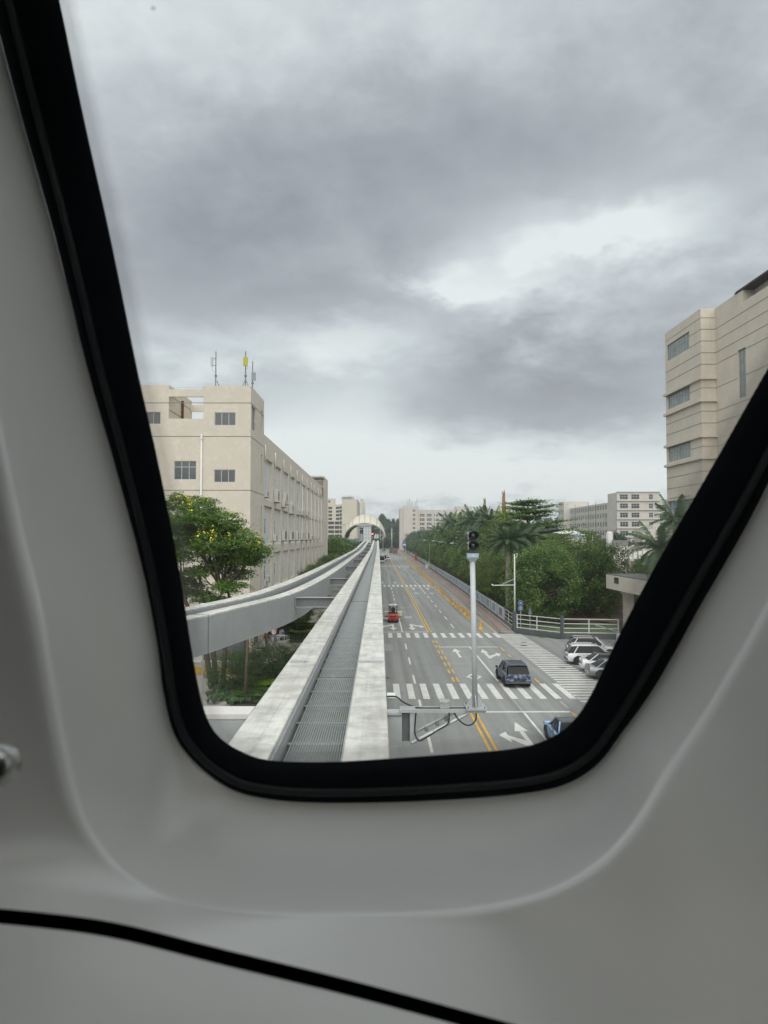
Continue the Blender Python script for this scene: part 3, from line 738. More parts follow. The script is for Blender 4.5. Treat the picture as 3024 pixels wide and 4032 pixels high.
# ------------------------------------------------------------------ station
st = thing('monorail_station', 'arched cream shell canopy station straddling the far guideway', 'station', (-5.6, 300, 0))
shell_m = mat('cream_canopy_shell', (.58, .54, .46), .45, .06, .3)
def arch(y, xc, hw, zb, zt, p=2.0, n=36):
    out = []
    for i in range(n + 1):
        a = math.pi * i / n; c = math.cos(a); s_ = math.sin(a)
        out.append((xc - hw * (abs(c) ** (2 / p)) * (1 if c > 0 else -1), y, zb + (zt - zb) * (s_ ** (2 / p))))
    return out
xc, hw = -5.6, 8.25
rings = [arch(300, xc, hw - .35, 10.6, 16.2), arch(300, xc, hw - .1, 10.6, 16.6), arch(302, xc, hw, 10.7, 18.2), arch(305, xc, hw, 10.8, 19.6), arch(309, xc, hw, 10.8, 20.1), arch(345, xc, hw, 10.8, 20.1), arch(352, xc, hw, 10.8, 17)]
MB().loft(rings, cap=False, closed=False).build('canopy', shell_m, st, smooth=True)
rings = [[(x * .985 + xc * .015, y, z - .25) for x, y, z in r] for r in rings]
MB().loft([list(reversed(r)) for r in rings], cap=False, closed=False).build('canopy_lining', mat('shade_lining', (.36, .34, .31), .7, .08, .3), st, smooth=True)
for k in range(9):
    a = math.pi * (.12 + .76 * k / 8)
    i = int(round(36 * (.12 + .76 * k / 8)))
    rgs = [arch(300, xc, hw - .1, 10.6, 16.6), arch(302, xc, hw, 10.7, 18.2), arch(305, xc, hw, 10.8, 19.6), arch(309, xc, hw, 10.8, 20.1), arch(345, xc, hw, 10.8, 20.1)]
    MB().tube([Vector(r[i]) + Vector((0, 0, .06)) for r in rgs], .09, 6).build('canopy_rib', mat('rib_brown', (.30, .27, .22), .6, .1, 1), st)
MB().tube([Vector(p) for p in arch(299.9, xc, hw - .2, 10.6, 16.4)], .22, 6).build('canopy_edge', mat('edge_beige', (.50, .47, .40), .6, .1, 1), st, smooth=True)
lb = MB(); lb.box(-6.1, -3.0, 299, 303, 7.8, 15.4); lb = lb.build('stair_block', mat('pale_panel', (.56, .58, .60), .5, .05, 1), st)
for z in (9.2, 10.6, 11.9, 13.2, 14.4):
    MB().box(-6.12, -2.98, 298.96, 298.99, z, z + .06).build('panel_joint', steel_d, lb)
for x in (-5.1, -4.0):
    MB().box(x, x + .05, 298.96, 298.985, 7.8, 15.4).build('panel_joint', steel_d, lb)
MB().box(-6.3, -2.8, 300, 350, 7.6, 9.0).build('platform', concrete, st)
MB().box(-9.5, -2.6, 298.5, 299, 15.4, 16.0).build('front_beam', steel, st)
for x in (-8.3, -7.7):
    MB().box(x - .12, x + .12, 299, 299.4, 0, 16.2).build('column', steel_l, st)
for (z, x0_, x1_) in ((15.1, -8.3, -6.3), (13.8, -8.3, -6.6), (9.3, -8.3, -6.2)):
    MB().box(x0_, x1_, 299.1, 299.3, z, z + .2).build('cross_bar', steel, st)
MB().box(-7.4, -6.3, 300, 301, 9.5, 12.2).build('equipment_cabinet', mat('cabinet_grey', (.42, .44, .45), .5, .1, 2), st)
MB().box(-8.1, -6.3, 304, 340, 9, 14.6).build('glass_screen', winglass2, st)
for z in (11.5, 14.2):
    MB().box(-1.9, 2.4, 300.2, 300.35, z, z + .14).build('gantry_rail', steel, st)
for x in (.35, .55):
    MB().box(x, x + .12, 300.1, 300.3, 9.9, 15.4).build('gantry_post', steel_l, st)
MB().tube([(2.5, 300.5, 11.4), (-.2, 300.5, 8.2)], .1, 6).build('raking_strut', steel_l, st)
MB().box(-11.5, -8.4, 302, 303, 8.6, 10.2).build('green_screen', mat('greenish_panel', (.20, .30, .27), .4, .1, 1), st)
for x in (-11, -5.6):
    MB().cyl(x, 325, 0, 7.6, .7, 14).build('leg', concrete, st)
t = thing('track_signal', 'small track signal showing a red light at the station mouth', 'signal', (-1.9, 285, 9.6))
MB().cyl(-2.45, 290, 9.3, 11.4, .07, 8).build('pole', steel, t)
MB().box(-2.65, -2.25, 289.9, 290.1, 11.4, 12.4).build('lamp_housing', black, t)
sg = []
MB().tube([(-2.45, 289.89, 12.1), (-2.45, 289.8, 12.1)], .27, 14).build('lit_red_lens', mat('lit_red_lens', (.5, .05, .05), .3, .05, 1, emit=((1, .12, .12), 3.0)), t)
t = thing('track_signal', 'small dark signal on a pale post left of the station', 'signal', (-10.2, 260, 6))
MB().cyl(-10.2, 260, 0, 11.2, .11, 8).build('pole', steel_l, t); MB().box(-10.42, -9.98, 259.9, 260.1, 11.2, 12.2).build('lamp_housing', black, t)
# ------------------------------------------------------------------ train cabin round the viewer
prs = [((-22,-700),(-207,-700),(-430,-700)), ((60,-300),(-100,-300),(-330,-300)), ((128,0),(-21,0),(-240,50)), ((180,250),(45,250),(-160,330)),
 ((240,520),(118,510),(-80,620)), ((297,800),(187,790),(-5,900)), ((342,1000),(247,1000),(45,1150)), ((385,1220),(303,1210),(88,1330)), ((412,1390),(339,1390),(116,1480)),
 ((428,1480),(352,1490),(138,1600)), ((445,1545),(372,1575),(168,1720)), ((470,1588),(405,1630),(215,1815)), ((515,1620),(465,1684),(292,1895)), ((580,1642),(530,1716),(392,1945)),
 ((700,1646),(640,1732),(560,1967)), ((836,1639),(800,1734),(770,1972)), ((1000,1627),(980,1727),(985,1965)), ((1110,1617),(1130,1714),(1165,1930)),
 ((1180,1598),(1220,1695),(1290,1865)), ((1236,1560),(1290,1652),(1375,1775)), ((1282,1490),(1345,1582),(1440,1670)), ((1342,1362),(1418,1478),(1520,1550)),
 ((1428,1200),(1506,1322),(1610,1400)), ((1560,970),(1616,1130),(1720,1200)), ((1659,795),(1720,930),(1850,1000)), ((1850,465),(1910,600),(2050,650)),
 ((2100,30),(2180,140),(2350,150)), ((2350,-400),(2440,-330),(2650,-350)), ((2500,-700),(2620,-700),(2850,-750)), ((1200,-740),(1200,-900),(1200,-1150))]
W3 = [(-1200,-900),(-1200,-400),(-1100,50),(-1000,400),(-900,700),(-800,1000),(-700,1250),(-600,1450),(-500,1650),(-400,1800),(-300,1900),(-150,1948),(60,1968),(250,1993),(480,2050),(760,2118),(1050,2196),
      (1300,2265),(1520,2340),(1720,2330),(1880,2230),(2050,2050),(2200,1850),(2350,1600),(2480,1350),(2650,900),(2900,300),(3200,-300),(3400,-900),(1200,-1700)]
def catmull(pts, k=4):
    n = len(pts); out = []
    for i in range(n):
        p0, p1, p2, p3 = (Vector(pts[(i + j) % n]) for j in (-1, 0, 1, 2))
        for q in range(k):
            s = q / k; out.append(.5 * ((2 * p1) + (-p0 + p2) * s + (2 * p0 - 5 * p1 + 4 * p2 - p3) * s * s + (-p0 + 3 * p1 - 3 * p2 + p3) * s ** 3))
    return out
YP = .80
W0_ = catmull([Q(*p[0], YP) for p in prs]); W1_ = catmull([Q(*p[1], YP - .015) for p in prs]); W2_ = catmull([Q(*p[2], .52 + .11 * min(1, max(0, (i - 17.5) / 3))) for i, p in enumerate(prs)])
W3_ = catmull([Q(*p, .44 - .0 * min(1, max(0, (i - 18.5) / 4)) * (i < 29)) for i, p in enumerate(W3)])
cab = thing('train_cabin', 'pale grey plastic train cabin front around a black-edged trapezoid window', 'cabin', (0, .5, EYE - 1.4))
trim = mat('pale_grey_moulded_plastic', (.70, .69, .66), .38, .02, 3, coord='obj', bump=.05, bscale=900, coat=.45)
trim2 = mat('pale_grey_ledge_plastic', (.80, .80, .77), .45, .02, 3, coord='obj')
gask = mat('black_window_gasket', (.004, .006, .009), .75, .2, 20, spec=.08)
cen = Q(820, 900, .6)
def mix(A, B, t): return [a + (b - a) * t for a, b in zip(A, B)]

# reveal: concave near the glass, rounding over a lip, then the flat surround
rings = [W1_]
for t_, push in ((.12, .012), (.35, .022), (.6, .020), (.8, .012), (.92, .004)):
    r = mix(W1_, W2_, t_)
    rings.append([p + (p - cen).normalized() * push * (1 - .8 * min(1, max(0, (i / 4 - 17) / 3)) * (i < 112)) * (1 + 1.3 * math.exp(-((i / 4 - 11.6) / 1.1) ** 2)) for i, p in enumerate(r)])
rings.append(W2_)
r = mix(W2_, W3_, .05); rings.append([p + Vector((0, -.004 * (1 - min(1, max(0, (i / 4 - 17) / 3))), 0)) for i, p in enumerate(r)])
r = mix(W2_, W3_, .14); rings.append([p + Vector((0, .000, 0)) for p in r])
rings.append(mix(W2_, W3_, .45)); rings.append([Vector(p) for p in W3_])
o = MB(); o.loft(rings, cap=False); o = o.build('window_surround', trim, cab, smooth=True)
sm = o.modifiers.new('s', 'SUBSURF'); sm.levels = 1; sm.render_levels = 2
# black ceramic band and rubber gasket, with thickness
eye_ = Vector((0, 0, EYE)); back = [eye_ + (p - eye_) * (.82 / .80) + (p - cen).normalized() * .002 for p in W0_]; W0f = [eye_ + (p - eye_) * (.796 / .80) for p in W0_]
gm_ = MB(); bead = [p + (q - p) * .42 + Vector((0, -.012, 0)) for p, q in zip(W0_, W1_)]
gm_.loft([back, W0f, mix(W0f, bead, .5), bead, mix(bead, W1_, .5), [p + Vector((0, .001, 0)) + (p - cen).normalized() * .0005 for p in W1_], [p + Vector((0, .03, 0)) + (p - cen).normalized() * .0005 for p in W1_]], cap=False)
gm_.build('window_gasket', gask, cab, smooth=True)
rub = mix(W0_, W1_, .70); rub = [p + Vector((0, -.006, 0)) for p in rub]
MB().tube(rub + [rub[0]], .0045, 10, cap=False).build('rubber_bead', mat('rubber_bead', (.012, .015, .018), .45, .1, 30, spec=.4), cab, smooth=True)
# glass pane with a printed dot fringe
def glass():
    m = bpy.data.materials.new('windscreen_glass'); m.use_nodes = True; t = m.node_tree; n = t.nodes; l = t.links; n.clear()
    out = n.new('ShaderNodeOutputMaterial'); tr = n.new('ShaderNodeBsdfTransparent'); tr.inputs[0].default_value = (.955, .968, .962, 1)
    gl = n.new('ShaderNodeBsdfGlossy'); gl.inputs['Roughness'].default_value = .02; fr = n.new('ShaderNodeFresnel'); fr.inputs[0].default_value = 1.2
    ms = n.new('ShaderNodeMixShader'); l.new(fr.outputs[0], ms.inputs[0]); l.new(tr.outputs[0], ms.inputs[1]); l.new(gl.outputs[0], ms.inputs[2])
    # fringe: attribute 'edge' = 0 at the band, 1 further in
    at = n.new('ShaderNodeAttribute'); at.attribute_name = 'edge'
    tcn = n.new('ShaderNodeTexCoord'); sp = n.new('ShaderNodeSeparateXYZ'); l.new(tcn.outputs['Object'], sp.inputs[0])
    def M(op, a, b=None):
        q = n.new('ShaderNodeMath'); q.operation = op
        for i, v in enumerate((a, b)):
            if v is None: continue
            if isinstance(v, (int, float)): q.inputs[i].default_value = v
            else: l.new(v, q.inputs[i])
        return q.outputs[0]
    pit = 2 * math.pi / .0064
    s1 = M('SINE', M('MULTIPLY', M('ADD', sp.outputs[0], sp.outputs[2]), pit)); s2 = M('SINE', M('MULTIPLY', M('SUBTRACT', sp.outputs[0], sp.outputs[2]), pit))
    dots = M('MULTIPLY', s1, s2)
    thr = M('SUBTRACT', M('MULTIPLY', at.outputs['Fac'], 1.5), .45)
    isd = M('GREATER_THAN', M('ABSOLUTE', dots), M('MAXIMUM', thr, .25)); isd = M('MULTIPLY', isd, M('LESS_THAN', at.outputs['Fac'], .97))
    # dirt specks
    sp_c = [(Q(330, 15, YP), .0042), (Q(942, 228, YP), .0022), (Q(775, 410, YP), .0016), (Q(1212, 1278, YP), .0055), (Q(1500, 90, YP), .0012), (Q(1285, 330, YP), .0012), (Q(1520, 155, YP), .0018), (Q(590, 985, YP), .0014), (Q(1070, 1305, YP), .0016)]
    o0 = wloc(cab)
    speck = None
    for (c, rr) in sp_c:
        vd = n.new('ShaderNodeVectorMath'); vd.operation = 'DISTANCE'; l.new(tcn.outputs['Object'], vd.inputs[0]); vd.inputs[1].default_value = tuple(c - o0)
        k = n.new('ShaderNodeMapRange'); l.new(vd.outputs['Value'], k.inputs[0]); k.inputs[1].default_value = rr * 1.0; k.inputs[2].default_value = rr * .3; k.inputs[3].default_value = 0; k.inputs[4].default_value = .30 if rr < .004 else (.55 if rr < .005 else .22)
        speck = k.outputs[0] if speck is None else M('MAXIMUM', speck, k.outputs[0])
    df = n.new('ShaderNodeBsdfDiffuse'); df.inputs[0].default_value = (.42, .43, .44, 1)
    m2 = n.new('ShaderNodeMixShader'); l.new(M('MAXIMUM', M('MULTIPLY', isd, .5), speck), m2.inputs[0]); l.new(ms.outputs[0], m2.inputs[1]); l.new(df.outputs[0], m2.inputs[2])
    l.new(m2.outputs[0], out.inputs[0]); return m
pan = MB(); inner = [p + (cen - p).normalized() * .0 for p in W0_]
cpl = Q(900, 500, YP)
def insetring(ring, d):
    n = len(ring); out = []
    for i in range(n):
        t_ = (ring[(i + 1) % n] - ring[i - 1]); t_.y = 0; t_.normalize(); nn = Vector((-t_.z, 0, t_.x))
        if nn.dot(cpl - ring[i]) < 0: nn = -nn
        out.append(ring[i] + nn * d)
    return out
r0 = insetring(W0_, -.004); r1 = insetring(W0_, .021); r2 = insetring(W0_, .026)
vs = [Vector((p.x, YP + .002, p.z)) for p in r0 + r1 + r2]; nn_ = len(r0)
fs = [(k * nn_ + i, k * nn_ + (i + 1) % nn_, (k + 1) * nn_ + (i + 1) % nn_, (k + 1) * nn_ + i) for k in range(2) for i in range(nn_)]
fs.append(tuple(2 * nn_ + i for i in range(nn_)))
pan.add(vs, fs); pane = pan.build('window_pane', glass(), cab)
att = pane.data.attributes.new('edge', 'FLOAT', 'POINT'); att.data.foreach_set('value', [0.0] * nn_ + [1.0] * nn_ + [1.0] * nn_)
# dark shadow gap and the ledge below it
gapl = [(-700,1925),(-350,1948),(-150,1956),(0,1963),(120,1972),(220,1985),(340,2012),(470,2047),(620,2087),(800,2132),(950,2172),(1100,2213),(1300,2268),(1520,2340),(1800,2440),(2200,2600)]
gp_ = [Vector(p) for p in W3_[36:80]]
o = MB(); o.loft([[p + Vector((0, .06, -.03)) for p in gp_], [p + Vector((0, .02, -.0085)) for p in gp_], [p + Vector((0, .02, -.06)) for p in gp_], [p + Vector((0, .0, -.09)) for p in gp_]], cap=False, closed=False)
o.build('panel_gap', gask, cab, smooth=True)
lg = [p + Vector((0, -.004, -.0058)) for p in gp_]
r_l = [lg]
for (dy, dz) in ((-.0035, .0006), (-.010, -.0002), (-.03, -.004), (-.07, -.016), (-.14, -.05), (-.24, -.16), (-.28, -.6)):
    r_l.append([p + Vector((0, dy, dz)) for p in lg])
r_l.insert(0, [p + Vector((0, .0015, -.05)) for p in lg])
r_l.insert(1, [p + Vector((0, .0008, -.003)) for p in lg])
o = MB(); o.loft(r_l, cap=False, closed=False); o = o.build('lower_ledge', trim2, cab, smooth=True)
sm = o.modifiers.new('s', 'SUBSURF'); sm.levels = 1; sm.render_levels = 2
# grab handle at the left
hm = mat('brushed_metal', (.42, .42, .40), .28, .05, 30, metal=.9, coord='obj')
hp = [Q(-420, 1500, .40), Q(-240, 1580, .395), Q(-90, 1635, .39), Q(0, 1655, .39), Q(22, 1659, .39), Q(36, 1662, .39)]
o = MB().tube(hp, [.0115, .0115, .0115, .0112, .0095, .0050], 24).build('grab_handle', hm, cab, smooth=True)
# the rest of the car body around the viewer: roof, floor, sides, rear; unseen openings shaped to light the trim
shell = mat('cabin_lining', (.16, .16, .155), .7, .02, 1, coord='obj')
zf, zr, xl, xr, yr, yf = EYE - 1.55, EYE + 1.0, -1.55, 1.35, -3.2, .5
o = MB(); o.wall((xl, yr, zr), (0, 1, 0), (1, 0, 0), yf + .1 - yr, xr - xl, [(yf + .06 - yr - .72, yf + .06 - yr, 1.0, 2.85, .0)]); o.build('ceiling', shell, cab)
o = MB(); o.box(xl + .95, xr - .01, yf - .72, yf + .1, zr + .02, zr + .028); o.build('added_roof_pane', None, cab)  # pane over an unseen roof opening added to light the ledge
added_roof_pane = sc.objects['added_roof_pane']
o = MB(); o.box(xl, xr, yr, yf + .1, zf - .06, zf); o.build('floor', mat('cabin_floor', (.12, .12, .125), .8, .1, 4), cab)
o = MB()
o.wall((xl, yf + .1, zf), (0, -1, 0), (0, 0, 1), yf + .1 - yr, zr - zf, [])
o.build('side_wall', shell, cab)
o = MB()
o.wall((xr, yr, zf), (0, 1, 0), (0, 0, 1), yf + .1 - yr, zr - zf, [(3.15, 3.66, .9, 2.53, .05)])  # unseen opening placed so daylight reaches the left reveal
o.build('side_wall', shell, cab)
o = MB(); o.wall((xr, yr, zf), (-1, 0, 0), (0, 0, 1), xr - xl, zr - zf, []); o.build('rear_wall', shell, cab)
# front bulkhead filling from the surround out to the body
cc = (xl + xr) / 2
ring4 = []
for p in W3_:
    d_ = p - Q(820, 800, .44); sx = ((xr if d_.x > 0 else xl) - p.x) / d_.x if abs(d_.x) > 1e-6 else 9; sz = ((zr if d_.z > 0 else zf) - p.z) / d_.z if abs(d_.z) > 1e-6 else 9
    s_ = max(.02, min(sx, sz)); ring4.append(p + d_ * s_ + Vector((0, .03, 0)))
o = MB(); o.loft([[p + Vector((0, .03, -.04 if 36 <= i < 80 else 0)) for i, p in enumerate(W3_)], ring4], cap=False); o.build('front_bulkhead', trim, cab, smooth=True)
added_roof_pane.data.materials.clear(); added_roof_pane.data.materials.append(pane.data.materials[0])
# ------------------------------------------------------------------ windows, shared meshes: frame mesh + pane mesh, standing in the XZ plane facing -Y
WM = {}
def win_meshes(w_, h_, cols, rows, fr=.05, glassm=None, framem=None):
    glassm = glassm or winglass; framem = framem or (whitepaint if glassm is not winglass else alu)
    key = (round(w_, 2), round(h_, 2), tuple(cols), tuple(rows), fr, glassm.name, framem.name)
    if key in WM: return WM[key]
    f = MB(); d = .03
    f.box(0, fr, -d, d, 0, h_); f.box(w_ - fr, w_, -d, d, 0, h_); f.box(fr, w_ - fr, -d, d, 0, fr); f.box(fr, w_ - fr, -d, d, h_ - fr, h_)
    for c in cols: f.box(w_ * c - fr / 2, w_ * c + fr / 2, -d + .002, d - .002, fr, h_ - fr)
    for r_ in rows: f.box(fr, w_ - fr, -d + .004, d - .004, h_ * r_ - fr / 2, h_ * r_ + fr / 2)
    g_ = MB().box(fr * .5, w_ - fr * .5, -.006, .006, fr * .5, h_ - fr * .5)
    WM[key] = (f.mesh('window_frame', framem), g_.mesh('pane', glassm)); return WM[key]
def window(par, pos, rz, w_, h_, cols=(), rows=(), fr=.05, glassm=None, framem=None, one=False):
    """window with its lower left corner (seen from outside) at world pos"""
    a, b = win_meshes(w_, h_, cols, rows, fr, glassm, framem)
    o = inst('window', a, par, Vector(pos) - wloc(par), (0, 0, rz)); inst('pane', b, o); return o
WM1 = {}
def window1(par, pos, rz, w_, h_, cols=(), rows=(), fr=.06, glassm=None, framem=None, d=.05):
    """far window: frame and pane in one small mesh"""
    glassm = glassm or winglass; framem = framem or alu
    key = (round(w_, 2), round(h_, 2), tuple(cols), tuple(rows), fr, glassm.name, framem.name)
    if key not in WM1:
        f = MB(); f.quad((0, 0, 0), (w_, 0, 0), (w_, 0, h_), (0, 0, h_), 0)
        for c in (0,) + tuple(cols) + (1,): f.box(max(0, w_ * c - fr / 2), min(w_, w_ * c + fr / 2), -d, -.004, 0, h_, 1)
        for r_ in (0,) + tuple(rows) + (1,): f.box(0, w_, -d + .005, -.006, max(0, h_ * r_ - fr / 2), min(h_, h_ * r_ + fr / 2), 1)
        WM1[key] = f.mesh('window', [glassm, framem])
    return inst('window', WM1[key], par, Vector(pos) - wloc(par), (0, 0, rz))
random.seed(11)
EAST = math.pi / 2          # wall facing +X: its left-to-right runs along +Y
# ------------------------------------------------------------------ factory on the left
XA, YA, YE = -12.15, 72.0, 181.0
b = thing('factory_building', 'long cream factory block on the left with antennas on its corner tower', 'building', (XA, YA, 0))
X1, ZT = -48.0, 25.0
# front wall, from X1 to XA, openings measured from its left end
def fx_(px, z_=None): return P(px, 2116, YA).x
def fz_(py): return P(1492, py, YA).z
holes = []
fw = []
def fwin(x0, x1, y0, y1, cols, rows=()):
    a, c, z0, z1 = fx_(540 + x0 * .4822), fx_(540 + x1 * .4822), fz_(1320 + y1 * .4822), fz_(1320 + y0 * .4822)
    holes.append((a - X1, c - X1, z0, z1, .18)); fw.append((a, z0, c - a, z1 - z0, cols, rows))
fwin(625, 798, 632, 738, (.335, .67)); fwin(625, 798, 1098, 1202, (.335, .67)); fwin(297, 478, 1027, 1180, (.335, .67), (.68,)); fwin(60, 182, 628, 727, (.5,))
fwin(625, 798, 1560, 1680, (.335, .67)); fwin(297, 478, 1490, 1650, (.335, .67), (.68,)); fwin(-120, -40, 1027, 1180, (.5,)); fwin(-120, -30, 1490, 1640, (.5,))
XV0, XV1, ZV0, ZV1 = fx_(660), fx_(797), fz_(1649), fz_(1562.5)
wl_ = MB()
# the right tower and the left tower rise a little above the middle part
hl = [h for h in holes]
wl_.wall((X1, YA, 0), (1, 0, 0), (0, 0, 1), XA - X1, ZT - 1.0, hl + [(XV0 - X1, XV1 - X1, ZV0, ZT - 1.0 - .001, .01)])
wl_.wall((XV0, YA, ZV1), (1, 0, 0), (0, 0, 1), XV1 - XV0, fz_(1534) - ZV1)
wl_.wall((XV1 + .0, YA, ZT - 1.0), (1, 0, 0), (0, 0, 1), XA - XV1, fz_(1520) - (ZT - 1.0))
wl_.wall((X1, YA, ZT - 1.0), (1, 0, 0), (0, 0, 1), XV0 - X1, fz_(1516) - (ZT - 1.0))
zt_r, zt_m, zt_l = fz_(1520), fz_(1534), fz_(1516)
yT = 80.3
# middle beam, soffit and top, tower inner sides
wl_.quad((XV0, YA, ZV1), (XV0, YA + .35, ZV1), (XV1, YA + .35, ZV1), (XV1, YA, ZV1)); wl_.quad((XV0, YA + .35, ZV1), (XV0, YA + .35, zt_m), (XV1, YA + .35, zt_m), (XV1, YA + .35, ZV1))
wl_.quad((XV0, YA, zt_m), (XV1, YA, zt_m), (XV1, YA + .35, zt_m), (XV0, YA + .35, zt_m))
wl_.quad((XV0, YA, ZV0), (XV1, YA, ZV0), (XV1, yT, ZV0), (XV0, yT, ZV0))
wl_.quad((XV0, YA, ZV0), (XV0, yT + .6, ZV0), (XV0, yT + .6, zt_l), (XV0, YA, zt_l))          # left tower, side towards the court
wl_.quad((XV1, yT, ZV0 - 2), (XV1, YA, ZV0 - 2), (XV1, YA, zt_r), (XV1, yT, zt_r))
zb1, zb0 = P(1492, 1596, yT).z, P(1492, 1621, yT).z
wl_.box(XV0 + .0, XV1 + .2, yT, yT + .3, zb0, zb1)
wl_.box(XV0, XV1, yT, yT + .3, 21.0, ZV0 + .02)
wl_.quad((X1, YA, zt_l), (XV0, YA, zt_l), (XV0, yT, zt_l), (X1, yT, zt_l)); wl_.quad((XV1, YA, zt_r), (XA, YA, zt_r), (XA, yT, zt_r), (XV1, yT, zt_r))
wl_.quad((XA, yT, 0), (X1, yT, 0), (X1, yT, 21.0), (XA, yT, 21.0)); wl_.quad((XA, yT, 20), (XV1, yT, 20), (XV1, yT, zt_r), (XA, yT, zt_r)); wl_.quad((XV0, yT + .6, 20), (X1, yT + .6, 20), (X1, yT + .6, zt_l), (XV0, yT + .6, zt_l))
# tower side facing the road
def sY(px): return (XA) * 3000 / (px - 1492)
def sZ(py, y): return P(1492, py, y).z
sh = [(sY(989.5) - YA, sY(1004.5) - YA, sZ(1692, 73), sZ(1603, 73.6), .2), (sY(1027) - YA, sY(1032) - YA, sZ(1690, 78.8), sZ(1617, 78.8), .2), (sY(1027) - YA, sY(1032.5) - YA, sZ(1913, 79), sZ(1791, 79), .2), (sY(1027) - YA, sY(1032.5) - YA, 9.6, 14.0, .2), (sY(1027) - YA, sY(1032.5) - YA, 4.6, 9.0, .2)]
wl_.wall((XA, YA, 0), (0, 1, 0), (0, 0, 1), yT - YA, zt_r, sh)
wl_.build('wall', cream, b)
for (a, z0, ww, hh, cols, rows) in fw:
    window(b, (a, YA + .12, z0), 0, ww, hh, cols, rows, .055)
for h in sh: window(b, (XA - .14, YA + h[0], h[2]), EAST, h[1] - h[0], h[3] - h[2], (.5,), (.62,), .05)
# grooves in the render: thin proud strips, dark colour in place of groove shade
for py in (1320 + 553 * .4822, 1320 + 826 * .4822, 1320 + 1265 * .4822, 2150):
    z = fz_(py)
    MB().box(X1, XA + .004, YA - .012, YA + .002, z - .045, z + .02).build('wall_line', groove if py != 2150 else groove, b)
    MB().box(XA - .002, XA + .012, YA, yT, z - .045, z + .02).build('wall_line', groove, b)
MB().tube([(fx_(791) , YA - .1, fz_(1712)), (fx_(791), YA - .1, .3)], .085, 10).build('drain_pipe', pvc, b, smooth=True)
MB().box(fx_(786.5), fx_(796.5), YA - .2, YA - .01, fz_(1731), fz_(1722)).build('pipe_collar', pvc, b)
# brown pipes in the open court
for px in (712, 717): MB().tube([(P(px, 2116, 76.5).x, 76.5, ZV0), (P(px, 2116, 76.5).x, 76.5, zt_m - .3)], .07, 8).build('rusty_pipe', mat('rusty_brown', (.13, .06, .035), .8, .3, 3), b)
for z in (22.9, 24.3): MB().box(XV0 + .001, XV0 + .02, YA + .1, yT, z - .03, z + .03).build('wall_line', groove, b)
# roof railings (thin lightning rods strips)
for (x0, x1, z) in ((X1, XV0, zt_l), (XV0, XV1, zt_m), (XV1, XA, zt_r)):
    MB().tube([(x0, YA + .15, z + .22), (x1, YA + .15, z + .22)], .018, 5).build('roof_rail', alu, b)
    m = MB(); x = x0 + .4
    while x < x1: m.tube([(x, YA + .15, z), (x, YA + .15, z + .22)], .014, 4, cap=False); x += 1.4
    o = m.build('rail_posts', alu, b); o['kind'] = 'stuff'
wd = MB(); rw = random.Random(4)
for i in range(60):
    y = YA + 2 + rw.random() * 6.3; h_ = rw.uniform(.08, .3); wd.add([(XA - .1, y - .05, zt_r), (XA - .1, y + .05, zt_r), (XA - .1 + rw.uniform(-.1, .1), y + rw.uniform(-.1, .1), zt_r + h_)], [(0, 1, 2)])
o = wd.build('rooftop_weeds', mat('dry_weeds', (.10, .11, .05), .9, .3, 4), b); o['kind'] = 'stuff'
# the long low wing with recessed bays
ZL = 21.7; bays = []
pitch = 7.77; y = yT + .4
rec = [(.5, 4.3), (5.2, 9.1), (10.0, 14.2), (14.85, 19.3)]
hs = []
nb = 11
for i in range(nb):
    y0 = yT + .55 + i * pitch; bays.append(y0)
    for (z0, z1) in rec: hs.append((y0 - yT, y0 + 6.0 - yT, z0, z1, .28))
yW = 166.5
mb = MB(); mb.wall((XA, yT, 0), (0, 1, 0), (0, 0, 1), yW - yT, ZL, hs)
mb.quad((XA, yT, ZL), (XA, yW, ZL), (XA - .4, yW, ZL), (XA - .4, yT, ZL)); mb.quad((XA - .4, yT, ZL), (XA - .4, yW, ZL), (XA - .4, yW, 20.6), (XA - .4, yT, 20.6))
mb.quad((XA - .4, yT, 20.6), (XA - .4, yW, 20.6), (X1, yW, 20.6), (X1, yT, 20.6)); mb.build('wall', cream, b)
# recess backs, each with window openings
rb = MB(); ac_spots = []
for i, y0 in enumerate(bays):
    for j, (z0, z1) in enumerate(rec):
        wz0 = z0 + (1.15 if j else .6); wz1 = z1 - (1.6 if j == 3 else 1.35); 
        ops = [(.75, 3.0, wz0 - z0, wz1 - z0, .06)]
        if i > 3: ops.append((3.9, 5.6, wz0 - z0, wz1 - z0, .06))
        rb.wall((XA - .28, y0, z0), (0, 1, 0), (0, 0, 1), 6.0, z1 - z0, ops)
        for op in ops: window(b, (XA - .33, y0 + op[0], z0 + op[2]), EAST, op[1] - op[0], op[3] - op[2], (.5,) if op[1] - op[0] > 2 else (.5,), (.68,), .05, winglass2)
rb.build('recessed_infill', recess, b)
for i in range(nb):
    yy = bays[i] - .38
    MB().tube([(XA + .12, yy, 20.6), (XA + .12, yy, 19.5), (XA + .12, yy + .28, 19.2), (XA + .12, yy + .28, 18.9)], .085, 8).build('drain_pipe', pvc, b, smooth=True)
    if i >= 5: MB().tube([(XA + .13, yy + .28, 18.95), (XA + .13, yy + .28, .4)], .07, 8).build('drain_pipe', pvc, b, smooth=True)
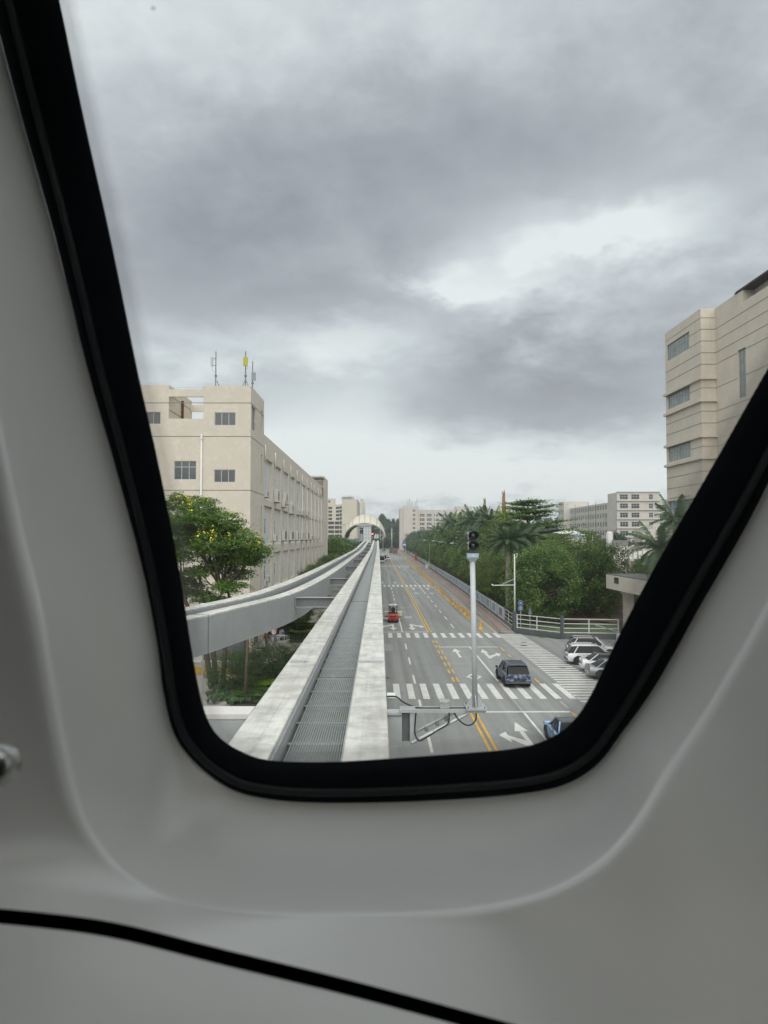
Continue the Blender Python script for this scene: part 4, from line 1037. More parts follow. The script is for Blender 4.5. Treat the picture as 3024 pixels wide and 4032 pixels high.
# far end tower
zf_ = 24.3
mb = MB(); mb.wall((XA + .0, yW, 0), (0, 1, 0), (0, 0, 1), YE - yW, zf_, [(2, 3.2, z, z + 2.2, .2) for z in (2, 7, 12, 17, 21.4)])
mb.wall((X1, yW, 20.6), (1, 0, 0), (0, 0, 1), XA - X1, zf_ - 20.6); mb.quad((X1, yW, zf_), (XA, yW, zf_), (XA, YE, zf_), (X1, YE, zf_)); mb.quad((XA, YE, 0), (X1, YE, 0), (X1, YE, zf_), (XA, YE, zf_))
mb.build('end_tower', cream, b)
for z in (2, 7, 12, 17, 21.4): window(b, (XA - .15, yW + 2, z), EAST, 1.2, 2.2, (.5,), (), .05, winglass2)
MB().box(XA + .01, XA + .05, yW - 6, yW - .5, 19.6, 21.5).build('brown_panel', mat('brown_board', (.36, .22, .13), .8, .15, 1), b)
o = MB(); o.box(XA - 3.6, XA + .3, yW - 7, yW - .3, 23.3, 23.5)
for yy in (yW - 6.6, yW - .8):
    for xx in (XA - 3.2, XA - .2): o.box(xx - .07, xx + .07, yy - .07, yy + .07, 20.6, 23.3)
tag(o.build('roof_shed', steel_d), 'small dark metal shed roof on posts near the far end of the factory roof', 'shed')
MB().box(XA - .002, XA + .3, 71.2, 71.98, .0, .6).build('plinth', cream, b)
# doorway porch and steps low on the corner
MB().box(XA + .05, XA + 1.5, 74, 77.5, 3.2, 3.45).build('porch_roof', cream, b)
MB().box(XA + .05, XA + 1.2, 74.2, 77.2, 0, .35).build('porch_step', concrete, b)
MB().box(XA + .004, XA + .03, 74.6, 76.8, .35, 2.9).build('door', steel_d, b)
# air conditioners
def ac_meshes():
    c = MB(); c.box(0, .34, 0, .86, 0, .62, 0, .015); body = c.mesh('casing', acwhite)
    g_ = MB(); g_.tube([(.345, .3, .31), (.36, .3, .31)], .24, 16); fan = g_.mesh('fan_grille', mat('fan_grey', (.12, .125, .13), .6, .2, 6))
    k = MB(); k.box(-.06, .42, .08, .12, -.05, -.005); k.box(-.06, .42, .74, .78, -.05, -.005); k.box(-.06, -.02, .08, .12, -.35, -.05); k.box(-.06, -.02, .74, .78, -.35, -.05)
    br = k.mesh('bracket', steel_d)
    return body, fan, br
ACM = ac_meshes()
def ac(x, y, z, label, s=1.0, two=False):
    t = thing('air_conditioner', label, 'air conditioner', (x, y, z), 0, 'air conditioners on the factory wall')
    t.scale = (s, s, s)
    inst('casing', ACM[0], t); f_ = inst('fan_grille', ACM[1], t); inst('bracket', ACM[2], t)
    if two:
        t.scale = (s * 1.1, s * 1.35, s * 1.9)
wx = XA - .48
upper = [(1, 1.0, 14.9), (2, .2, 14.6), (2, 1.2, 15.0), (3, .1, 14.0), (3, 1.1, 14.9), (5, .2, 14.3), (6, 0.2, 14.4)]
for i, (bi, off, z) in enumerate(upper):
    ac(XA + .02, bays[bi] - 1.5 + off, z, '%s off-white air conditioner from the corner on the upper factory wall' % ORD[i], 1.25, i in (0, 2, 3))
ac(XA - .18, bays[0] + .6, 15.1, 'single air conditioner in the first bay high on the factory wall', 1.2)
for bi in range(1, 10):
    for off in (((.2,), (.2,), (.2, 1.1), (.2, 1.1))[bi % 4]):
        ac(XA + .02, bays[bi] - 1.55 + off, 10.4, 'air conditioner beside the %s bay in the middle row of the factory wall' % ORD[bi], 1.15, bi in (2, 3, 4, 5, 6))
ac(XA - .18, bays[0] + .3, 5.6, 'left one of two air conditioners low on the factory wall', 1.1); ac(XA - .16, bays[0] + 1.9, 6.0, 'right one of two air conditioners low on the factory wall', 1.1)
for i, (bi, z0, z1) in enumerate(((2, 15.6, 17.9), (3, 14.9, 17.6), (2, 10.9, 13.2), (3, 11.0, 13.4))):
    yy = bays[bi] + .35
    o = MB().tube([(XA - .2, yy, z0), (XA - .12, yy + .2, (z0 + z1) / 2), (XA - .2, yy - .1, z1)], .05, 6).build('wall_cable', cbl); tag(o, 'dark cable bundle hanging beside an air conditioner in the ' + ('upper' if z0 > 14 else 'middle') + (' third bay' if bi == 2 else ' fourth bay'), 'cable')
# ------------------------------------------------------------------ antennas
def mast(px, D, zbase, ztop, label, panel_mat, kind):
    x = P(px, 2116, D).x
    t = thing('antenna_mast', label, 'antenna', (x, D, zbase), 0, 'antenna masts on the corner tower')
    H_ = ztop - zbase
    MB().cyl(x, D, zbase, zbase + H_ * .86, .055, 8, r1=.045).build('pole', steel_d, t); MB().cyl(x, D, zbase + H_ * .86, ztop, .014, 5).build('lightning_rod', alu, t)
    MB().tube([(x, D, zbase + H_ * .29), (x, D, zbase + H_ * .335)], .12, 8).build('coupling', steel_d, t)
    if kind == 0:
        o = MB().box(x - .5, x - .27, D - .1, D + .06, zbase + H_ * .53, zbase + H_ * .74, 0, .02); o = o.build('panel', panel_mat, t); 
        MB().tube([(x, D, zbase + H_ * .71), (x - .3, D, zbase + H_ * .69)], .03, 5).build('clamp', steel_d, t); MB().tube([(x, D, zbase + H_ * .55), (x - .3, D, zbase + H_ * .55)], .03, 5).build('clamp', steel_d, t)
        MB().tube([(x - .36, D, zbase + H_ * .53), (x - .33, D, zbase + H_ * .43), (x - .1, D, zbase + H_ * .41)], .012, 5).build('cable', cbl, t)
        MB().tube([(x + .12, D, zbase + H_ * .2), (x + .5, D, zbase)], .04, 5).build('brace', steel_d, t)
    elif kind == 1:
        MB().box(x - .21, x + .21, D - .16, D - .02, zbase + H_ * .53, zbase + H_ * .73, 0, .02).build('panel', panel_mat, t)
        for s in (-1, 1): MB().tube([(x + .06 * s, D, zbase + H_ * .2), (x + .44 * s, D, zbase)], .035, 5).build('brace', steel_d, t)
        MB().tube([(x + .16, D, zbase + H_ * .53), (x + .25, D, zbase + H_ * .49), (x + .05, D, zbase + H_ * .47)], .012, 5).build('cable', cbl, t)
    else:
        MB().box(x - .1, x + .32, D - .14, D + .02, zbase + H_ * .38, zbase + H_ * .58, 0, .02).build('panel', panel_mat, t)
        MB().tube([(x - .03, D, zbase + H_ * .2), (x - .22, D, zbase + H_ * .1), (x - .22, D, zbase - .2)], .016, 5).build('cable', cbl, t)
    for q in (.38, .46): MB().box(x - .09, x + .09, D - .01, D + .01, zbase + H_ * q, zbase + H_ * q + .02).build('step', steel_d, t)
mast(845, 74, zt_r, sZ(1361, 74), 'leftmost roof antenna mast with a tilted pale side panel', mat('pale_panel_white', (.50, .50, .50), .5, .08, 3), 0)
mast(963, 74, zt_r, sZ(1360, 74), 'roof antenna mast with a bright yellow panel', mat('acid_yellow', (.42, .43, .015), .5, .08, 3), 1)
mast(991, 76.5, zt_r - .1, sZ(1402, 76.5), 'rightmost roof antenna mast with a grey panel at the corner', mat('panel_grey', (.26, .29, .29), .5, .08, 3), 2)
# ------------------------------------------------------------------ office block at upper right
b = thing('office_block', 'tall cream tiled office block with ledges at the right edge', 'building', (36, 84, 0))
XB, XB2, YN, YF = 35.87, 37.5, 84.0, 94.5
zT = P(1492, 1212, YN).z
def bz(py): return P(1492, py, YN).z          # heights read on the near corner line
# far wing: wall facing the road at XB between YN and YF (seen left end = far end)
def wy(px): return XB * 3000 / (px - 1492)
hb = []; wb = []
for (c0, c1) in (((560), (705)),):
    pass
ufar, unear = wy(2636), wy(2727)
for (zt0, zt1, gm2) in ((None, None, None),):
    pass
def zat(py, px): return P(px, py, XB * 3000 / (px - 1492)).z
zrows = []
for (yt, yb_) in ((560, 710), (1015, 1160), (1505, 1655), (2050 - 60, 2110)):
    zrows.append((zat(1050 + yb_ * .4521, 2727), zat(1050 + yt * .4521, 2727)))
mb = MB()
hl = [(YF - ufar + .15, YF - unear, z0, z1, .25) for z0, z1 in zrows]
mb.wall((XB, YF, 0), (0, -1, 0), (0, 0, 1), YF - YN, zT, hl)
mb.wall((XB, YN, 0), (1, 0, 0), (0, 0, 1), XB2 - XB, zT)
wy2 = lambda px: XB2 * 3000 / (px - 1492)
Ytall = wy2(2916)
tw0, tw1 = wy2(2920), wy2(2951)
zz0, zz1 = P(2935, 1050 + 1140 * .4521, (tw0 + tw1) / 2).z, P(2935, 1050 + 715 * .4521, (tw0 + tw1) / 2).z
mb.wall((XB2, YN, 0), (0, -1, 0), (0, 0, 1), YN - 66, zT - 1.3, [(YN - tw0, YN - tw1, zz0, zz1, .3)])
mb.wall((XB2, YN, zT - 1.3), (0, -1, 0), (0, 0, 1), YN - Ytall, 1.3)
mb.quad((XB2, Ytall, zT - 1.3), (XB2 + 1.2, Ytall, zT - 1.3), (XB2 + 1.2, Ytall, zT), (XB2, Ytall, zT))
mb.quad((XB, YF, zT), (XB, YN, zT), (XB2, YN, zT), (XB2, YF, zT)); mb.quad((XB2, YF, zT - .001), (XB2, Ytall, zT - .001), (70, Ytall, zT - .001), (70, YF, zT - .001))
mb.quad((XB, YF, 0), (XB, YF, zT), (70, YF, zT), (70, YF, 0))
mb.build('wall', cream2, b)
for i, (z0, z1) in enumerate(zrows):
    L_ = ufar - unear - .15; n4 = 4 if i < 3 else 6
    window(b, (XB + .15, ufar - .15, z0), -EAST, L_, z1 - z0, tuple((k + 1) / (n4 * 2) for k in range(n4 * 2 - 1)) if i < 3 else (.2, .4, .6, .8), (.55,), .07, curtained if i < 3 else blueglass, frame_grey)
window(b, (XB2 + .2, tw0, zz0), -EAST, tw0 - tw1, zz1 - zz0, (.5,), (.25, .5, .75), .07, curtained, frame_grey)
# ledges over and under the windows, running round the corner
def ledge(py, d=.35, h_=.34, m_=cream2, name='ledge', back=True):
    z = bz(py)
    MB().box(XB - d, XB - .002, YN + .0, YF + .15, z - h_, z).build(name, m_, b)
    MB().box(XB - d, XB2 - .005, YN - d, YN - .003, z - h_, z).build(name, m_, b)
for cy_ in (955, 1150, 1460, 1650, 1985): ledge(1050 + cy_ * .4521, .3, .30)
gl_rows = [440, 540, 642, 745, 845, 1052, 1255, 1358, 1562, 1780, 1885, 2110]
for cy_ in gl_rows:
    z = bz(1050 + cy_ * .4521)
    segs = [(YF - .02, YN)]
    for (z0, z1) in zrows:
        if z0 - .1 < z < z1 + .1: segs = [(unear - .05, YN)]
    for (a, c) in segs: MB().box(XB - .014, XB + .002, c, a, z - .03, z + .03).build('wall_line', groove, b)
    MB().box(XB - .01, XB2 - .02, YN - .014, YN + .002, z - .03, z + .03).build('wall_line', groove, b)
    zs = [(YN - .02, 66)]
    if zz0 - .1 < z < zz1 + .1: zs = [(YN - .02, tw0 + .05), (tw1 - .05, 66)]
    if z < zT - 1.4:
        for (a, c) in zs: MB().box(XB2 - .014, XB2 + .002, c, a, z - .03, z + .03).build('wall_line', groove, b)
# roof parapet beyond the corner and white tiled penthouse with dark roof
MB().box(XB2 + 1.21, 60, 66, Ytall - .02, zT - 1.31, zT + .02).build('penthouse', mat('pale_tile_wall', (.58, .58, .56), .6, .08, 1.5, spots=.4, spotcol=(.45, .45, .44), spotscale=1.8), b)
MB().box(XB2 + .02, XB2 + 1.2, Ytall - 1.5, Ytall - .02, zT - 1.31, zT - .02).build('roof_stub', cream2, b)
o = MB().box(XB2 - .05, 60, 64, Ytall + .25, zT + .03, zT + .15); o.build('corrugated_roof', mat('dark_sheet_roof', (.05, .045, .045), .7, .2, 2), b)
cr_ = MB(); y = 66
while y < Ytall: cr_.tube([(XB2 - .1, y, zT + .18), (45, y, zT + .18)], .06, 5); y += .32
o = cr_.build('roof_ridges', mat('dark_sheet_roof'  , (.05, .045, .045)), b); o['kind'] = 'stuff'
# ------------------------------------------------------------------ generic far blocks
def far_block(name, label, x0, y0, rz, wd_, dp, z1, storeys, zbase, bayw, wmat, gl, skip=(), win=(1.6, 1.5), roofbits=(), sill=1.0, grp=None, top_skip=0, winfr=.12, side=True):
    """block with its near-left corner at x0,y0; front runs along its local +X; left side along +Y"""
    t = thing(name, label, 'building', (x0, y0, 0), rz, grp)
    fh = (z1 - zbase - .9) / storeys
    nb_ = max(1, int(wd_ / bayw)); bw = wd_ / nb_
    hs_ = []
    for s in range(storeys):
        for k in range(nb_):
            if (s, k) in skip: continue
            u = bw * k + (bw - win[0]) / 2; v = zbase + fh * s + sill
            hs_.append((u, u + win[0], v, v + win[1], .3))
    m = MB(); m.wall((0, 0, 0), (1, 0, 0), (0, 0, 1), wd_, z1, hs_)
    nb2 = max(1, int(dp / bayw)); bw2 = dp / nb2; h2 = []
    if side:
        for s in range(storeys):
            for k in range(nb2):
                u = bw2 * k + (bw2 - win[0]) / 2; v = zbase + fh * s + sill; h2.append((u, u + win[0], v, v + win[1], .3))
    m.wall((0, dp, 0), (0, -1, 0), (0, 0, 1), dp, z1, h2)
    m.quad((0, 0, z1), (wd_, 0, z1), (wd_, dp, z1), (0, dp, z1)); m.quad((wd_, 0, 0), (wd_, dp, 0), (wd_, dp, z1), (wd_, 0, z1)); m.quad((wd_, dp, 0), (0, dp, 0), (0, dp, z1), (wd_, dp, z1))
    m.build('wall', wmat, t, world=False)
    for h in hs_: window1l(t, (h[0], .25, h[2]), 0, win[0], win[1], gl, winfr)
    for h in h2: window1l(t, (.25, dp - h[0], h[2]), -EAST, win[0], win[1], gl, winfr)
    for (a, c, d, e_, f, g_, mm, nm) in roofbits: MB().box(a, c, d, e_, f, g_).build(nm, mm, t, world=False)
    return t, fh
def window1l(t, pos, rz, w_, h_, gl, fr):
    key = (round(w_, 2), round(h_, 2), gl.name, fr)
    if key not in WM1:
        f = MB(); f.quad((0, 0, 0), (w_, 0, 0), (w_, 0, h_), (0, 0, h_), 0)
        f.box(w_ / 2 - fr / 2, w_ / 2 + fr / 2, -.06, -.005, 0, h_, 1); f.box(0, w_, -.055, -.008, h_ * .62, h_ * .62 + fr * .8, 1)
        WM1[key] = f.mesh('window', [gl, alu])
    return inst('window', WM1[key], t, pos, (0, 0, rz))
# office-like block across the site, mid right: rounded corner tower, left wing along the road direction
def band_block():
    xc_, yc_ = 109.6, 345.0
    t, fh = far_block('dormitory_block', 'long pale factory dormitory block beyond the cleared site at right', xc_ + 9.5 * 1.0, yc_ + 6, 0, 62, 16, 27.4, 6, 2, 6.9, grey_far, winglass, win=(4.6, 2.3), sill=1.1, side=False)
    # corner tower with horizontal ledges
    wv = grey_far
    m = MB(); a0 = -3.0
    hs_ = []
    for s in range(7):
        for (u, w2) in ((4.4, 3.6), (9.6, 3.6), (17.6, 1.8)):
            hs_.append((u - 3, u - 3 + w2, 3.2 + s * 4.15, 5.4 + s * 4.15, .3))
    m.wall((xc_ - 1.5, yc_, 0), (1, 0, 0), (0, 0, 1), 19.5, 31.2, hs_)
    m.quad((xc_ - 1.5, yc_, 31.2), (xc_ + 18, yc_, 31.2), (xc_ + 18, yc_ + 12, 31.2), (xc_ - 1.5, yc_ + 12, 31.2))
    m.wall((xc_ - 1.5, yc_ + 14, 0), (0, -1, 0), (0, 0, 1), 14, 31.2); m.quad((xc_ + 18, yc_, 0), (xc_ + 18, yc_ + 12, 0), (xc_ + 18, yc_ + 12, 31.2), (xc_ + 18, yc_, 31.2))
    m.build('corner_tower', wv, t)
    for h in hs_: window1(t, (xc_ - 1.5 + h[0], yc_ + .25, h[2]), 0, h[1] - h[0], h[3] - h[2], (.33, .66), (.6,), .12)
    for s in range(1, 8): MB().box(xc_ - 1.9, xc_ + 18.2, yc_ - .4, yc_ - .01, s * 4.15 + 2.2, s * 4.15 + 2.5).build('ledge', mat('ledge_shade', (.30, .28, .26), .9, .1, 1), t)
    # left wing receding
    y1_ = 440; hs_ = []; nbv = 18; bwv = (y1_ - yc_ - 14) / nbv
    for s in range(6):
        for k in range(nbv): hs_.append((bwv * k + .9, bwv * k + bwv - .8, 3.6 + s * 4.15, 6.0 + s * 4.15, .12))
    m = MB(); m.wall((xc_ + 1.0, y1_, 0), (0, -1, 0), (0, 0, 1), y1_ - yc_ - 14, 27.6, hs_); m.quad((xc_ + 1, y1_, 27.6), (xc_ + 1, yc_, 27.6), (xc_ + 15, yc_, 27.6), (xc_ + 15, y1_, 27.6)); m.build('long_wing', wv, t)
    for h in hs_: window1(t, (xc_ + 1.1, y1_ - h[0], h[2]), -EAST, h[1] - h[0], h[3] - h[2], (.25, .5, .75), (), .12)
    for k in range(nbv + 1): MB().box(xc_ + .86, xc_ + .999, y1_ - bwv * k - .28, y1_ - bwv * k + .28, 0, 27.0).build('pilaster', wv, t)
    m = MB(); m.box(xc_ - 2.5, xc_ + 12, y1_, y1_ + 14, 0, 31.5); m.build('end_tower', wv, t)
    for s in range(6):
        for u in (2.5, 7, 11): window1(t, (xc_ - 2.52, y1_ + 14 - u, 4 + s * 4.15), -EAST, 2.0, 2.0, (.5,), (), .15)
    for k in (3, 9, 12): MB().box(xc_ + .3, xc_ + .49, y1_ - bwv * k - .5, y1_ - bwv * k - .3, 0, 29).build('drain_pipe', steel_d, t)
    for x in (xc_ + 28, xc_ + 46): MB().box(x, x + .3, yc_ + 5.6, yc_ + 5.95, 0, 27).build('drain_pipe', steel_d, t)
    for k in range(0, 8):
        MB().box(xc_ + .0, xc_ + .9, y1_ - bwv * (k * 2 + 1.5), y1_ - bwv * (k * 2 + 1.5) + 1.1, 3 + 4.15 * (k % 4 + 1), 3.9 + 4.15 * (k % 4 + 1)).build('wall_unit', acwhite, t)
    return t
band_block()
# far slab with towers, centre right
t = thing('apartment_slab', 'wide far pale block with taller stair towers behind the street trees', 'building', (21, 635, 0))
segs = [(20.8, 33.2, 36.8, (28.2,)), (33.2, 64.5, 33.8, None), (64.5, 77.8, 36.6, (73.0,)), (77.8, 101, 33.6, None), (101, 125, 36.4, (108,))]
for (xa, xb, zt_, wxs) in segs:
    hs_ = []
    tower = wxs is not None
    if tower:
        for s in range(9): 
            for x in wxs: hs_.append((x - xa, x - xa + 2.2, 3.2 + s * 3.62, 5.1 + s * 3.62, .4))
    else:
        k = 0; x = xa + 1.0
        while x + 4.4 < xb:
            for s in range(8): hs_.append((x - xa, x - xa + 4.0, 2.8 + s * 3.62, 5.0 + s * 3.62, .4))
            x += 5.9
    m = MB(); yb_ = 635 if tower else 636.5
    m.wall((xa, yb_, 0), (1, 0, 0), (0, 0, 1), xb - xa, zt_, hs_); m.quad((xa, yb_, zt_), (xb, yb_, zt_), (xb, yb_ + 16, zt_), (xa, yb_ + 16, zt_))
    m.quad((xa, yb_ + 16, 0), (xa, yb_, 0), (xa, yb_, zt_), (xa, yb_ + 16, zt_)); m.quad((xb, yb_, 0), (xb, yb_ + 16, 0), (xb, yb_ + 16, zt_), (xb, yb_, zt_))
    m.build('stair_tower' if tower else 'wing', pink_far, t)
    for i, h in enumerate(hs_):
        gl = winglass if tower or (h[0] < 12 and xa < 40) else winglass2
        window1(t, (xa + h[0], yb_ + .35, h[2]), 0, h[1] - h[0], h[3] - h[2], (.33, .66) if not tower else (.5,), (.5,), .25, gl)
for x in (47, 58.5): MB().box(x, x + .5, 635.9, 636.45, 0, 33).build('drain_pipe', whitepaint, t)
m = MB(); m.wall((17.4, 660, 0), (0, -1, 0), (0, 0, 1), 22, 35, [(2 + k * 4, 4.4 + k * 4, 3 + s * 3.6, 5 + s * 3.6, .3) for k in range(5) for s in range(8)]); m.quad((17.4, 638, 0), (20.8, 636, 0), (20.8, 636, 35), (17.4, 638, 35)); m.build('side_wing', pink_far, t)
for k in range(5):
    for s in range(8): window1(t, (17.7, 660 - 2 - k * 4, 3 + s * 3.6), -EAST, 2.4, 2.0, (), (), .2)
for i, (px, ht) in enumerate(((1606, 4.5), (1613, 6.5), (1621, 4), (1636, 4), (1642, 7), (1702, 2.5), (1841, 5))):
    p = P(px, 2116, 638)
    o = MB().tube([(p.x, 638, 33 if i > 4 else 36.8), (p.x, 638, (33.5 if i > 4 else 36.8) + ht)], .22, 5).build('rooftop_aerial', steel); tag(o, '%s thin aerial from the left on the far pale block' % ORD[i], 'antenna', 'aerials on the far block')
# apartment tower far left, beyond the station
t = thing('apartment_tower', 'far cream apartment tower with open balconies behind the station canopy', 'building', (-43, 640, 0))
def ax(c2): return P(1250 + c2 * .1808, 2116, 640).x
def az_(c2): return P(1492, 1950 + c2 * .1808, 640).z
xw0, xw1 = ax(532), ax(857)
zA = az_(92)
m = MB(); m.box(xw0, xw1, 640, 652, 0, zA); m.build('end_wall', cream_far, t)
for i in range(12): MB().box(xw0, xw1, 639.96, 640, i * 3.3 + 2, i * 3.3 + 2.08).build('wall_line', mat('faint_line', (.50, .46, .39), .9, .05, 1), t)
MB().box(ax(557), ax(607), 639.8, 640, az_(652), az_(640)).build('sign_panel', steel_d, t)
yy0, yy1 = 652, 747
xs = ax(860)
hs_ = []
for s in range(13):
    for k in range(16): hs_.append((2 + k * 5.7, 6.5 + k * 5.7, 1.5 + s * 3.2, 3.9 + s * 3.2, .5))
m = MB(); m.wall((xw1, yy0, 0), (0, 1, 0), (0, 0, 1), yy1 - yy0, zA + 1.5, hs_); m.build('side_wall', cream_far, t)
gmb = MB(); gmb.quad((xw1 - .5, yy0, 0), (xw1 - .5, yy1, 0), (xw1 - .5, yy1, zA), (xw1 - .5, yy0, zA)); gmb.build('side_glazing', winglass2, t)
xq = P(1418.5, 2116, 760).x
MB().box(xw1 + .01, P(1429.5, 2116, 760).x, 760, 775, 0, P(1420, 1964, 760).z).build('second_end_wall', cream_far, t)
MB().box(P(1429.6, 2116, 860).x, P(1436.5, 2116, 860).x, 860, 885, 0, P(1420, 1978, 860).z).build('third_end_wall', grey_far, t)
# left part with open galleries
m = MB(); hs_ = []
xl0 = ax(215); W_ = xw0 - xl0
for s in range(9):
    zc_ = az_(275 + 80 * s) 
    if s < 4:
        hs_.append((.6, 3.8, zc_ - 1.0, zc_ + 1.0, 1.2)); hs_.append((7.0, 9.9, zc_ - .9, zc_ + 1.1, 1.2)); hs_.append((10.2, W_ - .4, zc_ - 1.0, zc_ + 1.4, 1.2))
    else:
        zc_ = az_(600 + 95 * (s - 4)) if s < 8 else 3
        hs_.append((.5, 5.4, zc_ - 1.4, zc_ + 1.1, 1.4)); hs_.append((6.0, W_ - 2.3, zc_ - 1.4, zc_ + 1.1, 1.4)); hs_.append((W_ - 2.0, W_ - .3, zc_ - 1.4, zc_ + 1.1, 1.4))
m.wall((xl0, 643, 0), (1, 0, 0), (0, 0, 1), W_, az_(195), hs_); m.wall((xl0, 643, az_(195)), (1, 0, 0), (0, 0, 1), ax(390) - xl0, az_(68) - az_(195), [(.6, 2.2, 1.5, 3.2, .5)])
m.build('gallery_wall', cream_far, t)
MB().quad((xl0, 644.4, 0), (xw0, 644.4, 0), (xw0, 644.4, az_(195)), (xl0, 644.4, az_(195))).build('gallery_back', winglass, t)
MB().quad((xl0 + .6, 643.5, az_(195) + 1.4), (xl0 + 2.3, 643.5, az_(195) + 1.4), (xl0 + 2.3, 643.5, az_(195) + 3.3), (xl0 + .6, 643.5, az_(195) + 3.3)).build('window', winglass, t)
for s in range(4): MB().box(ax(470), xw0, 642.2, 643, az_(310 + 80 * s) , az_(292 + 80 * s)).build('balcony_slab', whitepaint, t)
o = MB(); 
for k, c2 in enumerate((585, 655, 730)):
    x = ax(c2); o.box(x - 1.2, x + 1.2, 642, 644, zA + 2.6, zA + 2.9)
for k in range(3):
    x = ax(585 + 72 * k); q = MB(); q.add([(x - 1.6, 641, zA + 3.6), (x + 1.2, 641, zA + 2.6), (x + 1.2, 644, zA + 2.6), (x - 1.6, 644, zA + 3.6)], [(0, 1, 2, 3)]); q.box(x - .1, x + .1, 642, 642.2, zA, zA + 3)
    tag(q.build('solar_water_heater', steel_d), '%s tilted solar panel from the left on the cream tower roof' % ORD[k], 'solar panel', 'solar panels on the tower roof')
MB().box(ax(520), ax(790), 645, 650, zA, zA + 2.4).build('roof_plant', mat('roof_plant_grey', (.42, .43, .42), .7, .3, .6), t)
# white shed, silo and low sheds on the cleared site
t = thing('white_shed', 'low white metal shed with a thin blue roof line beyond the trees', 'shed', (46.7, 200, 0))
m = MB(); m.box(46.7, 54.6, 200, 214, 0, 11.0); m.build('wall', whitepaint, t); MB().box(40, 46.69, 201, 214, 0, 11.0).build('wall', mat('shed_offwhite', (.62, .60, .57), .6, .05, 1), t)
MB().box(46.6, 54.7, 199.9, 199.99, 11.0 - .05, 11.4).build('fascia', mat('pale_blue_trim', (.22, .30, .45), .5, .05, 1), t)
MB().add([(46.6, 199.8, 11.42), (54.8, 199.8, 11.42), (54.8, 214, 12.7), (46.6, 214, 12.7)], [(0, 1, 2, 3)]).build('roof', mat('white_roof_sheet', (.68, .70, .70), .5, .04, 1), t)
t = thing('storage_tank', 'tall white cylindrical tank beside the far dormitory block', 'tank', (78, 258, 0))
zc_ = P(2400, 2093, 258).z; xk = P(2400, 2116, 258).x
MB().cyl(xk, 258, 0, zc_ - .5, 1.15, 20).build('shell', whitepaint, t, smooth=False); MB().tube([(xk, 258, zc_ - .5), (xk, 258, zc_ - .2), (xk, 258, zc_)], [1.15, .9, .2], 20).build('domed_top', whitepaint, t, smooth=True)
MB().box(xk + .2, xk + 5.4, 255, 256, 0, P(2400, 2127, 255).z).build('dark_screen', steel_d, t)
t = thing('site_shed', 'grey low shed with a dark door on the cleared site', 'shed', (83, 250, 0))
p0, p1 = P(2434, 2152, 250), P(2484, 2168, 250)
MB().box(p0.x, p1.x, 250, 256, 0, p0.z).build('wall', grey_far, t); MB().box(p1.x - 2.2, p1.x - .4, 249.9, 250, 0, p0.z - 1.2).build('door', steel_d, t)
t = thing('rooftop_annex', 'low pale annex with dark roof openings right of the far block', 'building', (100, 300, 0))
p0, p1 = P(2530, 2084, 300), P(2640, 2084, 300)
MB().box(p0.x - .1, p1.x, 300, 310, 0, p0.z).build('wall', grey_far, t); MB().box(p0.x + 4.4, p1.x - 1, 300.5, 309, p0.z, p0.z + 1.9).build('upper_storey', grey_far, t); MB().box(p0.x + 5, p1.x - 6, 299.9, 300, p0.z - .2, p0.z + 1.2).build('window', winglass, t)
t = thing('white_site_fence', 'row of white hoarding sheets along the far edge of the cleared site', 'fence', (70, 235, 0))
x = P(2418, 2116, 235).x; zt_ = P(2420, 2169, 235).z
for k in range(9):
    MB().box(x, x + 1.15, 235, 235.06, zt_ - 2.4, zt_).build('panel', whitepaint, t); MB().box(x + 1.16, x + 1.3, 234.95, 235.1, zt_ - 2.6, zt_ + .1).build('post', steel_d, t); x += 1.5
# ------------------------------------------------------------------ vegetation
def quads_mesh(name, V, mats):
    """V: (n,4,3) array of leaf quads"""
    n = len(V); me = bpy.data.meshes.new(name)
    me.vertices.add(n * 4); me.loops.add(n * 4); me.polygons.add(n)
    me.vertices.foreach_set('co', V.reshape(-1)); me.loops.foreach_set('vertex_index', np.arange(n * 4, dtype=np.int32))
    me.polygons.foreach_set('loop_start', np.arange(0, n * 4, 4, dtype=np.int32)); me.polygons.foreach_set('loop_total', np.full(n, 4, dtype=np.int32))
    me.materials.append(mats) if not isinstance(mats, (list, tuple)) else [me.materials.append(m) for m in mats]
    me.update(calc_edges=True); me.validate(); return me
def leaf_quads(rs, C, size, up=.55, aspect=.5, droop=0.0):
    n = len(C)
    nrm = rs.normal(size=(n, 3)); nrm[:, 2] = np.abs(nrm[:, 2]) + up; nrm /= np.linalg.norm(nrm, axis=1)[:, None]
    a = rs.normal(size=(n, 3)); a[:, 2] -= droop; a -= nrm * (a * nrm).sum(1)[:, None]; a /= np.linalg.norm(a, axis=1)[:, None]
    b = np.cross(nrm, a)
    s = size * rs.uniform(.6, 1.3, n)[:, None]
    return np.stack([C - a * s * .5, C + b * s * aspect * .5, C + a * s * .5, C - b * s * aspect * .5], axis=1)
